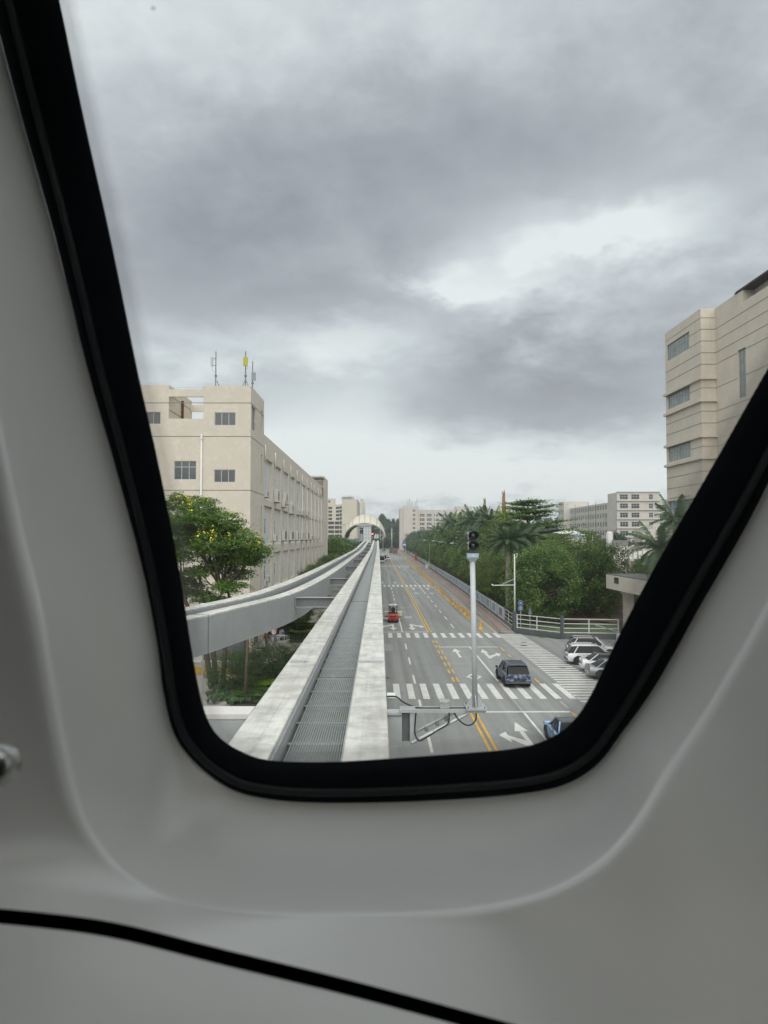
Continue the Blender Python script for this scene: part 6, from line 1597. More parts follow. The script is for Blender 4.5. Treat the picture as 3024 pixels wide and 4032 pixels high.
# ------------------------------------------------------------------ vehicles
carglass = mat('tinted_car_glass', (.014, .017, .018), .05, .2, 2, spec=.22, coord='obj')
tail = mat('tail_lamp_red', (.30, .02, .02), .25, .1, 5, coord='obj')
headl = mat('headlamp_clear', (.55, .57, .58), .15, .1, 5, coord='obj')
rimm = mat('alloy_rim', (.38, .39, .40), .3, .1, 5, metal=.8, coord='obj')
platem = mat('plate_blue', (.04, .10, .32), .4, .05, 5, coord='obj')
plateg = mat('plate_green', (.20, .48, .36), .4, .05, 5, coord='obj')
def wheel_mesh(r, w_):
    t = MB(); rg = []
    for (rr, x) in ((r * .62, -w_ / 2), (r * .95, -w_ / 2), (r, -w_ / 2 + .03), (r, w_ / 2 - .03), (r * .95, w_ / 2), (r * .62, w_ / 2)):
        rg.append([(x, rr * math.cos(a * math.pi / 12), rr * math.sin(a * math.pi / 12)) for a in range(24)])
    t.loft(rg, cap=False); ty = t.mesh('tyre', rubber, smooth=True)
    m = MB(); 
    for s in (-1, 1):
        m.tube([(s * (w_ / 2 - .035), 0, 0), (s * (w_ / 2 - .05), 0, 0)], r * .63, 20)
        for k in range(5):
            a = k * 2 * math.pi / 5; d = Vector((0, math.cos(a), math.sin(a))); n_ = Vector((0, -d.z, d.y)) * .035
            x = s * (w_ / 2 - .012); m.quad(Vector((x, 0, 0)) + n_, Vector((x, 0, 0)) - n_, Vector((x, 0, 0)) + d * r * .6 - n_ * .8, Vector((x, 0, 0)) + d * r * .6 + n_ * .8)
    return ty, m.mesh('rim', rimm)
WH = {}
def wheels(t, L_, W_, r, wb, cy0=0):
    if r not in WH: WH[r] = wheel_mesh(r, .22)
    for sx in (-1, 1):
        for sy in (-1, 1):
            w_ = inst('wheel', WH[r][0], t, (sx * (W_ / 2 - .13), cy0 + sy * wb / 2, r)); inst('rim', WH[r][1], w_)
def bodyloft(secs):
    """secs: (y, half width, z bottom, z shoulder, z top, half width at top) -> lofted body with rounded edges"""
    rings = []
    for (y, hw, zb, zs, zt, ht) in secs:
        pr = [(-hw * .90, zb), (-hw * .985, zb + .10), (-hw, (zb + zs) / 2), (-hw * .985, zs - .04), (-ht - (hw - ht) * .25, zt - .035), (-ht * .85, zt), (0, zt + .015)]
        pr = pr + [(-x, z) for x, z in reversed(pr[:-1])]
        rings.append([(x, y, z) for x, z in pr])
    return MB().loft(rings)
def car(label, loc, rz, paint, L_=4.6, W_=1.85, H_=1.62, kind='suv', roofm=None, group=None, name='parked_car', plate=platem, wr=.35, lamp=None):
    """forward is +Y locally"""
    t = thing(name, label, 'car', loc, rz, group); h = L_ / 2; hw = W_ / 2
    if kind == 'suv':
        belt = H_ * .61; hood = H_ * .60; deck = belt
        secs = [(-h, hw * .80, .42, .72, .80, hw * .72), (-h + .05, hw * .92, .34, .88, .96, hw * .82), (-h + .25, hw * .98, .28, belt - .04, belt, hw * .88), (-h + .9, hw, .24, belt - .02, belt + .01, hw * .9), (0, hw, .22, belt - .02, belt, hw * .9),
                (h - 1.45, hw, .22, belt - .05, belt - .01, hw * .9), (h - 1.0, hw * .99, .24, hood - .10, hood - .02, hw * .84), (h - .35, hw * .95, .27, hood - .2, hood - .12, hw * .78), (h - .06, hw * .86, .34, .66, .76, hw * .72), (h, hw * .74, .42, .60, .66, hw * .6)]
        gl = [(-h + .10, hw * .80, belt - .02), (-h + .50, hw * .72, H_ - .07), (-h + .95, hw * .70, H_ - .02), (h - 2.25, hw * .70, H_ - .02), (h - 1.95, hw * .69, H_ - .07), (h - 1.22, hw * .82, belt - .04)]
        y_r0, y_r1 = -h + .38, h - 2.0; pil = (-h + .95, -.25, h - 1.95)
    else:
        belt = H_ * .635; hood = H_ * .61; 
        secs = [(-h, hw * .78, .44, .78, .88, hw * .70), (-h + .06, hw * .90, .32, .92, 1.0, hw * .80), (-h + .55, hw * .97, .25, belt - .02, belt + .04, hw * .84), (-h + 1.1, hw, .22, belt - .02, belt + .02, hw * .88), (0, hw, .2, belt - .03, belt, hw * .9),
                (h - 1.5, hw, .2, belt - .05, belt - .01, hw * .9), (h - 1.0, hw * .98, .22, hood - .1, hood - .02, hw * .82), (h - .35, hw * .93, .25, hood - .24, hood - .16, hw * .74), (h - .06, hw * .84, .32, .6, .68, hw * .68), (h, hw * .7, .4, .54, .6, hw * .55)]
        gl = [(-h + .42, hw * .74, belt + .02), (-h + 1.15, hw * .64, H_ - .08), (-h + 1.6, hw * .64, H_ - .01), (h - 2.35, hw * .65, H_ - .01), (h - 2.05, hw * .64, H_ - .06), (h - 1.15, hw * .82, belt - .04)]
        y_r0, y_r1 = -h + 1.2, h - 2.1; pil = (-h + 1.3, -.15, h - 2.05)
    bo = autosmooth(bodyloft(secs).build('body', paint, t, world=False), 40)
    rings = []
    for (y, x, z) in gl:
        zb = belt - .06; xb = hw * .885
        rings.append([(-xb, y, zb), (-x - .01, y, max(z - .04, zb + .002)), (-x * .9, y, max(z, zb + .006)), (0, y, max(z + .02, zb + .01)), (x * .9, y, max(z, zb + .006)), (x + .01, y, max(z - .04, zb + .002)), (xb, y, zb)])
    autosmooth(MB().loft(rings).build('windows', carglass, t, world=False), 30)
    rings = []
    n_ = 7
    ys = [y_r0 + (y_r1 - y_r0) * i / n_ for i in range(n_ + 1)]
    for i, y in enumerate(ys):
        e_ = min(i, n_ - i); x = hw * (.70 if kind == 'suv' else .655) * (1.0 if e_ else .96); z = H_ + (.014 if e_ else -.028)
        rings.append([(-x - .012, y, z - .075), (-x * .93, y, z - .012), (0, y, z + .022), (x * .93, y, z - .012), (x + .012, y, z - .075), (0, y, z - .03)])
    autosmooth(MB().loft(rings).build('roof', roofm or paint, t, world=False), 40)
    # pillars
    for s in (-1, 1):
        for k, y in enumerate(pil):
            lean_ = (.18, .02, -.05)[k] if kind == 'suv' else (.42, .02, -.10)[k]
            yb = y - (.42 if k == 0 and kind == 'suv' else .75 if k == 0 else 0) + (.78 if k == 2 else 0)
            MB().tube([(s * hw * .895, yb, belt - .05), (s * hw * (.71 if kind == 'suv' else .665), y, H_ - .04)], .045 if k != 1 else .03, 6).build('pillar', paint if k != 1 else black, t, world=False)
        MB().box(s * (hw + .14) - .09, s * (hw + .14) + .09, h - 1.62, h - 1.46, belt - .02, belt + .15, 0, .03).build('wing_mirror', paint, t, world=False)
        MB().box(s * hw * .62 - .17, s * hw * .62 + .17, -h - .012, -h + .12, belt - .26, belt - .12, 0, .02).build('tail_lamp', lamp or tail, t, world=False)
        MB().box(s * hw * .70 - .16, s * hw * .70 + .16, h - .22, h - .05, .62, .76, 0, .02).build('headlight', headl, t, world=False)
        # wheel arches and door seams
        for yy in (h - .82, -h + .88):
            pts = [(s * (hw + .004), yy + (wr + .06) * math.cos(a), wr + (wr + .05) * math.sin(a)) for a in np.linspace(-.15, math.pi + .15, 14)]
            MB().tube(pts, .035, 5).build('wheel_arch', black, t, world=False)
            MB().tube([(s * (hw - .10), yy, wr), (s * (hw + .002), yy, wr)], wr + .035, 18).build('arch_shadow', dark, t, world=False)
        for yy in (-.95, .05, .98): MB().box(s * hw - .004, s * hw + .004, yy - .006, yy + .006, .34, belt - .06).build('door_seam', dark, t, world=False)
        for yy in (-.75, .25): MB().box(s * (hw + .01) - .012, s * (hw + .01) + .012, yy, yy + .18, belt - .16, belt - .13).build('door_handle', chrome, t, world=False)
        MB().box(s * hw - .01, s * (hw + .01), -h + 1.35, h - 1.3, .24, .36).build('sill', black, t, world=False)
    if kind == 'suv':
        for s in (-1, 1): MB().tube([(s * hw * .66, -h + .6, H_ + .01), (s * hw * .66, -h + .8, H_ + .06), (s * hw * .66, h - 2.4, H_ + .06), (s * hw * .66, h - 2.2, H_ + .01)], .018, 5).build('roof_rail', chrome, t, world=False)
    MB().box(-hw * .8, hw * .8, -h - .03, -h + .1, .36, .5, 0, .02).build('rear_bumper', black if kind == 'suv' else paint, t, world=False)
    MB().box(-.22, .22, -h - .035, -h - .02, .66, .8).build('number_plate', plate, t, world=False)
    MB().box(-hw * .55, hw * .55, h - .02, h + .02, .4, .56, 0, .015).build('grille', black, t, world=False)
    wheels(t, L_, W_, wr, L_ - 1.70, (-h + .88 + h - .82) / 2)
    return t
pw = mat('white_car_paint', (.66, .67, .68), .22, .02, 1, coord='obj', coat=.8)
pb = mat('black_car_paint', (.012, .012, .014), .15, .1, 1, coord='obj', coat=.8)
ps = mat('silver_grey_car_paint', (.27, .29, .31), .25, .04, 1, metal=.5, coord='obj', coat=.8)
camo = mat('dark_camouflage_wrap', (.020, .026, .050), .35, .5, 3.0, coord='obj', spots=1.0, spotcol=(.22, .25, .36), spotscale=4.2, smooth_lo=.30, smooth_hi=.46)
camo2 = mat('blue_camouflage_wrap', (.03, .04, .06), .45, .5, 2.2, coord='obj', spots=1.0, spotcol=(.30, .50, .80), spotscale=3.2, smooth_lo=.24, smooth_hi=.38)
gridm = mat('camo_roof', (.035, .045, .06), .3, .35, 9, coord='obj')
o = car('dark blue camouflage-wrapped people carrier driving away over the crossing', (10.0, 57.15, 0), R(.8), camo, 4.75, 1.88, 1.62, 'suv', gridm, name='car', plate=camo, lamp=camo)
fold = MB()
for k in range(9):
    x0 = -.75 + k * .17; fold.tube([(x0, -2.40, .98 - .02 * (k % 3)), (x0 + .1, -2.41, 1.02 - .03 * (k % 2)), (x0 + .2, -2.40, .98)], .012, 4)
fold.tube([(.12, -2.41, .45), (.10, -2.42, .78)], .014, 4)
fold.build('wrap_fold', mat('wrap_pale_fold', (.14, .16, .24), .5, .3, 4), o, world=False)
MB().box(-.8, .8, -2.43, -2.40, .40, .425).build('bright_strip', chrome, o, world=False)
car('blue and white camouflage car at the bottom right by the window edge', (9.85, 39.9, 0), R(-2), camo2, 4.4, 1.85, 1.46, 'sedan', mat('dark_glass_roof', (.10, .105, .11), .15, .1, 1), name='car')
H_E = -EAST
car('white estate car with a black roof parked farthest up the side street', (19.45, 69.8, 0), H_E - R(9), pw, 4.6, 1.86, 1.66, 'suv', pb, 'cars parked side by side in the side street')
car('all-white off-road car parked second in the side street row', (18.35, 65.6, 0), H_E - R(3), pw, 4.6, 1.88, 1.64, 'suv', None, 'cars parked side by side in the side street')
car('white saloon with dark glass parked between the white and the grey car', (18.7, 61.9, 0), H_E - R(6), pw, 4.7, 1.84, 1.45, 'sedan', pb, 'cars parked side by side in the side street')
car('silver-grey saloon parked nearest, cut off by the window edge', (18.5, 58.9, 0), H_E - R(4), ps, 4.9, 1.9, 1.44, 'sedan', None, 'cars parked side by side in the side street', plate=plateg)
# ------------------------------------------------------------------ forklift, seen from behind
f = thing('forklift', 'red forklift with a white guard roof carrying a wide pale load', 'forklift', (1.82, 97.6, 0), R(-2))
def fb(*a, name, m_, bev=.03, par=None): return MB().box(*a, 0, bev).build(name, m_, par or f, world=False)
cw = MB().loft([[(-.50, -1.05, .30), (.50, -1.05, .30), (.58, -.3, .26), (-.58, -.3, .26)], [(-.60, -1.15, .55), (.60, -1.15, .55), (.64, -.3, .5), (-.64, -.3, .5)], [(-.60, -1.12, .95), (.60, -1.12, .95), (.62, -.3, .95), (-.62, -.3, .95)], [(-.50, -1.0, 1.14), (.50, -1.0, 1.14), (.56, -.3, 1.18), (-.56, -.3, 1.18)]])
cw = cw.build('counterweight', red, f, world=False)
MB().box(-.38, .38, -1.165, -1.13, .72, .86).build('vent', dark, cw, world=False)
for x in (-.32, .32): MB().box(x - .06, x + .06, -1.16, -1.12, .92, 1.0).build('rear_lamp', tail, cw, world=False)
MB().box(-.12, .12, -1.17, -1.14, .44, .52).build('tow_pin', black, cw, world=False)
fb(-.6, .6, -.3, .9, .3, .72, name='chassis', m_=red); fb(-.45, .45, -.75, -.2, 1.14, 1.3, name='engine_hood', m_=black)
fb(-.25, .25, -.35, .05, 1.2, 1.7, name='seat', m_=black)
for x in (-.52, .52):
    MB().tube([(x, -.75, 1.05), (x * .96, -.6, 2.2)], .045, 6).build('guard_post', black, f, world=False)
    MB().tube([(x, .75, .7), (x * .96, .35, 2.2)], .045, 6).build('guard_post', black, f, world=False)
    MB().box(x * .72 - .04, x * .72 + .04, 1.0, 1.14, .1, 2.35).build('mast_rail', black, f, world=False)
    MB().box(x * .6 - .07, x * .6 + .07, 1.25, 2.3, .42, .47).build('fork', black, f, world=False)
g2 = MB()
for k in range(7): g2.box(-.52 + k * .155, -.46 + k * .155, -.62, .4, 2.2, 2.24)
g2.box(-.56, .56, -.68, -.6, 2.17, 2.27); g2.box(-.56, .56, .36, .44, 2.17, 2.27); g2.build('guard_roof', whitepaint, f, world=False)
for x in (-.45, .45): MB().tube([(x * .6 - .03, -.7, 2.15), (x * .6 + .03, -.7, 2.15)], .07, 8).build('work_lamp', headl, f, world=False)
if .33 not in WH: WH[.33] = wheel_mesh(.33, .24)
for (x, y, s) in ((-.56, .75, 1), (.56, .75, 1), (-.5, -.6, .8), (.5, -.6, .8)):
    w_ = inst('wheel', WH[.33][0], f, (x, y, .33 * s), (0, 0, 0), (1, s, s)); inst('rim', WH[.33][1], w_)
t = thing('packed_load', 'wide cream wrapped load on the forks of the red forklift', 'load', (1.86, 99.4, .48), R(-2))
MB().box(-1.15, 1.15, -.5, .5, .0, .12, 0, .01).build('pallet', mat('pallet_wood', (.30, .22, .14), .9, .2, 2), t, world=False)
MB().box(-1.15, 1.15, -.5, .5, .13, .72, 0, .04).build('wrapped_goods', mat('cream_wrap', (.62, .57, .46), .5, .06, 3), t, world=False)
for x in (-.8, .75): MB().box(x, x + .04, -.512, .512, .125, .73).build('strap', steel_d, t, world=False)
# ------------------------------------------------------------------ people
def skin_body(name, verts, edges, radii, m_, parent, root=0, sub=2):
    me = bpy.data.meshes.new(name); me.from_pydata(verts, edges, []); me.materials.append(m_)
    o = bpy.data.objects.new(name, me); sc.collection.objects.link(o); o.parent = parent
    sk = o.modifiers.new('skin', 'SKIN'); 
    for i, r in enumerate(radii): me.skin_vertices[0].data[i].radius = (r[0], r[1]) if isinstance(r, tuple) else (r, r)
    me.skin_vertices[0].data[root].use_root = True
    o.modifiers.new('sub', 'SUBSURF').render_levels = sub; o.modifiers['sub'].levels = 1
    return o
def ensure_skin(me):
    if not me.skin_vertices:
        bm = __import__('bmesh').new(); bm.from_mesh(me); bm.verts.layers.skin.verify(); bm.to_mesh(me); bm.free()
skin_m = mat('skin_tone', (.42, .27, .19), .6, .05, 5, coord='obj'); hair_m = mat('black_hair', (.012, .010, .010), .6, .2, 20, coord='obj')
def person(label, loc, rz, cloth, trousers, pose='stand', s=1.0, group=None, helmet=None):
    t = thing('person', label, 'person', loc, rz, group); t.scale = (s, s, s)
    if pose == 'sit':
        V = [(0, 0, .92), (0, 0, 1.12), (0, .01, 1.34), (0, .02, 1.50), (0, .03, 1.60), (0, .04, 1.72), (-.18, .02, 1.44), (-.24, .18, 1.20), (-.18, .42, 1.15), (.18, .02, 1.44), (.24, .18, 1.20), (.18, .42, 1.15), (-.10, .10, .88), (-.12, .48, .90), (-.12, .52, .48), (-.12, .64, .44), (.10, .10, .88), (.12, .48, .90), (.12, .52, .48), (.12, .64, .44)]
    elif pose == 'ride':
        V = [(0, 0, .86), (0, .04, 1.06), (0, .10, 1.27), (0, .15, 1.42), (0, .18, 1.51), (0, .20, 1.63), (-.18, .14, 1.37), (-.25, .30, 1.14), (-.22, .52, 1.05), (.18, .14, 1.37), (.25, .30, 1.14), (.22, .52, 1.05), (-.10, .08, .82), (-.14, .42, .80), (-.13, .34, .40), (-.13, .46, .34), (.10, .08, .82), (.14, .42, .80), (.13, .34, .40), (.13, .46, .34)]
    else:
        V = [(0, 0, .95), (0, 0, 1.12), (0, .01, 1.32), (0, 0, 1.46), (0, .01, 1.54), (0, .02, 1.65), (-.19, 0, 1.40), (-.23, .03, 1.14), (-.21, .12, .90), (.19, 0, 1.40), (.24, -.02, 1.14), (.23, .04, .88), (-.09, 0, .90), (-.10, .10, .50), (-.10, .06, .09), (-.10, .20, .05), (.09, 0, .90), (.10, -.06, .50), (.11, -.20, .12), (.11, -.08, .05)]
    E = [(0, 1), (1, 2), (2, 3), (3, 4), (4, 5), (3, 6), (6, 7), (7, 8), (3, 9), (9, 10), (10, 11), (0, 12), (12, 13), (13, 14), (14, 15), (0, 16), (16, 17), (17, 18), (18, 19)]
    Rr = [(.15, .11), (.14, .10), (.16, .11), (.09, .07), .05, .06, .065, .048, .036, .065, .048, .036, .085, .062, .042, .035, .085, .062, .042, .035]
    me = bpy.data.meshes.new('body'); me.from_pydata(V, E, []); me.materials.append(skin_m); ensure_skin(me)
    o = bpy.data.objects.new('body', me); sc.collection.objects.link(o); o.parent = t
    for i, r in enumerate(Rr): me.skin_vertices[0].data[i].radius = r if isinstance(r, tuple) else (r, r)
    me.skin_vertices[0].data[0].use_root = True
    o.modifiers.new('skin', 'SKIN'); q = o.modifiers.new('sub', 'SUBSURF'); q.levels = 1; q.render_levels = 2
    hx, hy, hz = V[5]
    def ell(name, c, rx, ry, rz_, m_, par=t):
        rg = []
        for i in range(9):
            a = -math.pi / 2 + math.pi * i / 8; rg.append([(c[0] + rx * math.cos(a) * math.cos(b * math.pi / 8), c[1] + ry * math.cos(a) * math.sin(b * math.pi / 8), c[2] + rz_ * math.sin(a)) for b in range(16)])
        return MB().loft(rg).build(name, m_, par, smooth=True, world=False)
    hd = ell('head', (hx, hy + .01, hz + .02), .075, .095, .115, skin_m)
    ell('nose', (hx, hy + .105, hz + .01), .012, .018, .02, skin_m, hd)
    for s_ in (-1, 1): ell('ear', (hx + s_ * .076, hy + .005, hz + .02), .012, .02, .028, skin_m, hd)
    ell('hair' if not helmet else 'helmet', (hx, hy - .012, hz + .045), .086 if not helmet else .12, .1 if not helmet else .135, .105 if not helmet else .12, helmet or hair_m)
    # clothes: shirt round the torso and sleeves, trousers on the legs
    def sleeve(idx, grow, m_, name):
        mb = MB()
        for ch in idx: mb.tube([V[i] for i in ch], [((Rr[i][0] if isinstance(Rr[i], tuple) else Rr[i]) + grow) for i in ch], 10)
        return mb.build(name, m_, t, smooth=True, world=False)
    rg = []
    for i, (wx_, wy_) in zip((0, 1, 2, 3), ((.165, .125), (.16, .12), (.19, .125), (.12, .09))):
        x, y, z = V[i]; rg.append([(x + wx_ * math.cos(b * math.pi / 8), y + wy_ * math.sin(b * math.pi / 8), z - (.03 if i == 0 else 0)) for b in range(16)])
    MB().loft(rg).build('shirt', cloth, t, smooth=True, world=False)
    sleeve([(3, 6, 7), (3, 9, 10)], .012, cloth, 'sleeves'); sleeve([(0, 12, 13, 14), (0, 16, 17, 18)], .014, trousers, 'trousers')
    for i, j in ((14, 15), (18, 19)):
        MB().tube([V[i], V[j]], [.05, .042], 8).build('shoe', black, t, smooth=True, world=False)
    return t
cl_dark = mat('dark_cloth', (.03, .03, .035), .9, .2, 6, coord='obj'); cl_blue = mat('light_blue_cloth', (.20, .28, .42), .9, .1, 6, coord='obj'); cl_red = mat('faded_red_cloth', (.30, .09, .09), .9, .1, 6, coord='obj')
cl_brown = mat('brown_cloth', (.09, .055, .04), .9, .2, 6, coord='obj')
pd = person('driver in dark clothes sitting on the red forklift', (1.82, 97.45, .42), R(-2), cl_dark, cl_dark, 'sit', .95)
person('pedestrian in a pale blue top and red trousers on the pavement behind the signal post', (14.75, 121.5, .13), R(10), cl_blue, cl_red, 'stand', 1.02)
# ------------------------------------------------------------------ scooters by the bike stand
def scooter(label, loc, rz, col, rider=False):
    t = thing('scooter', label, 'scooter', loc, rz, 'parked scooters by the bike stand')
    if .22 not in WH: WH[.22] = wheel_mesh(.22, .10)
    for y in (-.55, .6):
        w_ = inst('wheel', WH[.22][0], t, (0, y, .22)); inst('rim', WH[.22][1], w_)
    MB().loft([[(-.14, -.75, .45), (.14, -.75, .45), (.14, -.75, .6), (-.14, -.75, .6)], [(-.17, -.4, .35), (.17, -.4, .35), (.17, -.4, .68), (-.17, -.4, .68)], [(-.15, 0, .28), (.15, 0, .28), (.15, 0, .66), (-.15, 0, .66)], [(-.14, .12, .26), (.14, .12, .26), (.14, .12, .34), (-.14, .12, .34)], [(-.15, .38, .28), (.15, .38, .28), (.15, .38, .36), (-.15, .38, .36)]]).build('body', col, t, world=False)
    MB().loft([[(-.2, .40, .3), (.2, .40, .3), (.2, .46, .3), (-.2, .46, .3)], [(-.22, .46, .7), (.22, .46, .7), (.22, .54, .7), (-.22, .54, .7)], [(-.13, .42, 1.0), (.13, .42, 1.0), (.13, .5, 1.0), (-.13, .5, 1.0)]]).build('front_shield', col, t, world=False)
    MB().box(-.13, .13, -.7, .05, .67, .77, 0, .03).build('saddle', black, t, world=False)
    MB().tube([(-.33, .36, 1.04), (0, .44, 1.02), (.33, .36, 1.04)], .018, 6).build('handlebar', black, t, world=False)
    MB().tube([(0, .6, .22), (0, .46, .95)], .03, 6).build('fork', steel_d, t, world=False)
    for s in (-1, 1): MB().tube([(s * .25, .4, 1.05), (s * .30, .42, 1.25)], .008, 4).build('mirror', black, t, world=False)
    return t
sw = mat('scooter_white', (.55, .56, .56), .35, .05, 3, coord='obj'); sb_ = mat('scooter_black', (.03, .03, .035), .35, .1, 3, coord='obj')
for i, (px, py, c, rz, lab) in enumerate(((1062, 2520, sb_, .3, 'black scooter leftmost in the bike stand'), (1095, 2522, sw, -.5, 'white scooter with its shield turned to the road'), (1112, 2518, sw, .2, 'white scooter in the middle of the bike stand'), (1126, 2515, sb_, .1, 'black scooter right of the white ones'), (1140, 2513, sb_, -.2, 'black scooter at the right end of the bike stand'), (1048, 2516, sb_, .1, 'black scooter close to the factory corner'))):
    p = G(px, py); scooter(lab, (p.x, p.y, 0), rz, c)
person('person in brown clothes with a pale hat standing beside the scooters', tuple(G(1050, 2560)), 2.6, cl_brown, cl_brown, 'stand', 1.0, helmet=mat('straw_hat', (.55, .46, .34), .8, .1, 6))
# ------------------------------------------------------------------ distant traffic
def bus(label, x, y, L_=11.5, W_=2.5, H_=3.1, low=whitepaint):
    t = thing('bus', label, 'bus', (x, y, 0), 0, 'oncoming buses by the far crossing'); h = W_ / 2
    MB().box(-h, h, 0, L_, .35, H_, 0, .12).build('body', whitepaint, t, world=False)
    MB().box(-h + .1, h - .1, -.03, .0 + .02, 1.15, 2.5).build('windscreen', carglass, t, world=False)
    MB().box(-h + .15, h - .15, -.035, .02, 2.6, 2.95).build('destination_sign', black, t, world=False)
    for s in (-1, 1):
        MB().box(s * h - .02, s * h + .02, .5, L_ - .5, 1.4, 2.5).build('side_windows', carglass, t, world=False)
        MB().box(s * (h - .35) - .2, s * (h - .35) + .2, -.04, .02, .65, .85).build('headlight', headl, t, world=False)
        MB().tube([(s * (h + .02), .15, 2.7), (s * (h + .3), -.25, 2.5), (s * (h + .3), -.25, 2.1)], .05, 5).build('mirror', black, t, world=False)
        for yy in (2.2, L_ - 3): w_ = inst('wheel', WH[.35][0], t, (s * (h - .15), yy, .48), (0, 0, 0), (1.3, 1.38, 1.38))
    MB().box(-h + .05, h - .05, -.05, .02, .35, .62, 0, .01).build('bumper', mat('bus_bumper', (.48, .44, .32), .5, .05, 3), t, world=False)
    MB().box(-.8, .8, 3, 5, H_, H_ + .25, 0, .05).build('roof_unit', whitepaint, t, world=False)
    return t
bus('white bus front nearest the viewer, half hidden by the guideway edge', 1.15, 322); bus('second white bus right behind the first', 2.2, 345)
car('white car coming towards the viewer on the centre line far away', (4.3, 362, 0), math.pi, pw, 4.6, 1.8, 1.5, 'sedan', pb, 'distant cars', 'car')
car('small pale car by the kerb beside the red lorry', (12.0, 452, 0), 0, pw, 4.6, 1.8, 1.5, 'suv', None, 'distant cars', 'parked_car')
for i, (x, y, p_) in enumerate(((1.2, 585, pw), (4.3, 600, pb), (7.2, 578, pw), (9.6, 605, pw), (3.0, 640, ps), (10.5, 625, pb), (8.3, 520, pb))):
    car('tiny %s car queuing at the far junction' % ('white', 'black', 'white', 'white', 'grey', 'black', 'black')[i], (x, y, 0), 0 if x > 6 else math.pi, p_, 4.6, 1.8, 1.5, 'suv' if i % 2 else 'sedan', None, 'distant cars', 'car')
def lorry(label, x, y, body_m, cab_m, L_=9, H_=3.4):
    t = thing('lorry', label, 'lorry', (x, y, 0), 0, 'lorries parked on the right'); h = 1.25
    MB().box(-h, h, 0, L_ - 2.4, 1.05, H_, 0, .05).build('cargo_body', body_m, t, world=False)
    for k in range(5): MB().box(-h - .03, h + .03, .3 + k * 1.5, .38 + k * 1.5, 1.05, H_ + .02).build('body_rib', body_m, t, world=False)
    MB().box(-h + .05, h - .05, L_ - 2.2, L_, .6, 3.0, 0, .15).build('cab', cab_m, t, world=False)
    MB().box(-h * .8, h * .8, .0, L_, .6, 1.0).build('chassis', steel_d, t, world=False)
    MB().box(-h, h, -.1, -.02, .5, .7).build('rear_bar', steel_d, t, world=False)
    for s in (-1, 1):
        MB().box(s * .95 - .18, s * .95 + .18, -.06, -.01, .8, .95).build('tail_lamp', tail, t, world=False)
        for yy in (1.5, 2.7, L_ - 1.2): w_ = inst('wheel', WH[.35][0], t, (s * (h - .18), yy, .5), (0, 0, 0), (1.4, 1.42, 1.42))
lorry('reddish-brown lorry with a loaded body at the far right kerb', 10.3, 475, mat('rust_red_body', (.20, .08, .055), .7, .2, 1), red)
lorry('dark grey lorry body farther along the right lane', 8.6, 530, mat('dark_grey_body', (.09, .075, .075), .7, .15, 1), whitepaint, 9, 3.8)
# ------------------------------------------------------------------ hoarding fence along the pavement
postm = mat('dark_grey_post', (.07, .08, .085), .5, .1, 3)
panelw = mat('white_fence_panel', (.56, .58, .60), .5, .08, 2)
posters = [mat('poster_blue', (.06, .25, .50), .4, .25, 1.4, spots=.5, spotcol=(.45, .60, .70), spotscale=1.2), mat('poster_pale_blue', (.16, .36, .58), .4, .25, 1.1, spots=.6, spotcol=(.50, .62, .66), spotscale=1.4),
           mat('poster_teal', (.14, .32, .40), .4, .25, 1.3, spots=.5, spotcol=(.55, .62, .58), spotscale=1.1), mat('poster_violet', (.16, .18, .38), .4, .25, 1.3, spots=.5, spotcol=(.45, .50, .62), spotscale=1.6)]
basew = mat('fence_base_wall', (.20, .205, .20), .9, .15, 1, streak=.3)
grille = mat('pale_grille', (.50, .53, .55), .45, .08, 3, metal=.2)
fen = thing('roadside_fence', 'long fence of white hoarding panels with blue posters between dark posts', 'fence', (15.3, 88, 0))
def fpt(y): return Vector((lerp_line(fenceline, y) + .12, y, 0))
ys = [88.0]
while ys[-1] < 560: ys.append(ys[-1] + 6.6)
post_me = MB().box(-.06, .06, -.06, .06, 0, 2.25).mesh('post', postm)
def fbox(a, b, off0, off1, z0, z1):
    d = (b - a).normalized(); n_ = Vector((d.y, -d.x, 0)); m = MB()
    vs = [a + n_ * off0, b + n_ * off0, b + n_ * off1, a + n_ * off1]
    m.prism([(v.x, v.y) for v in vs], z0, z1); return m
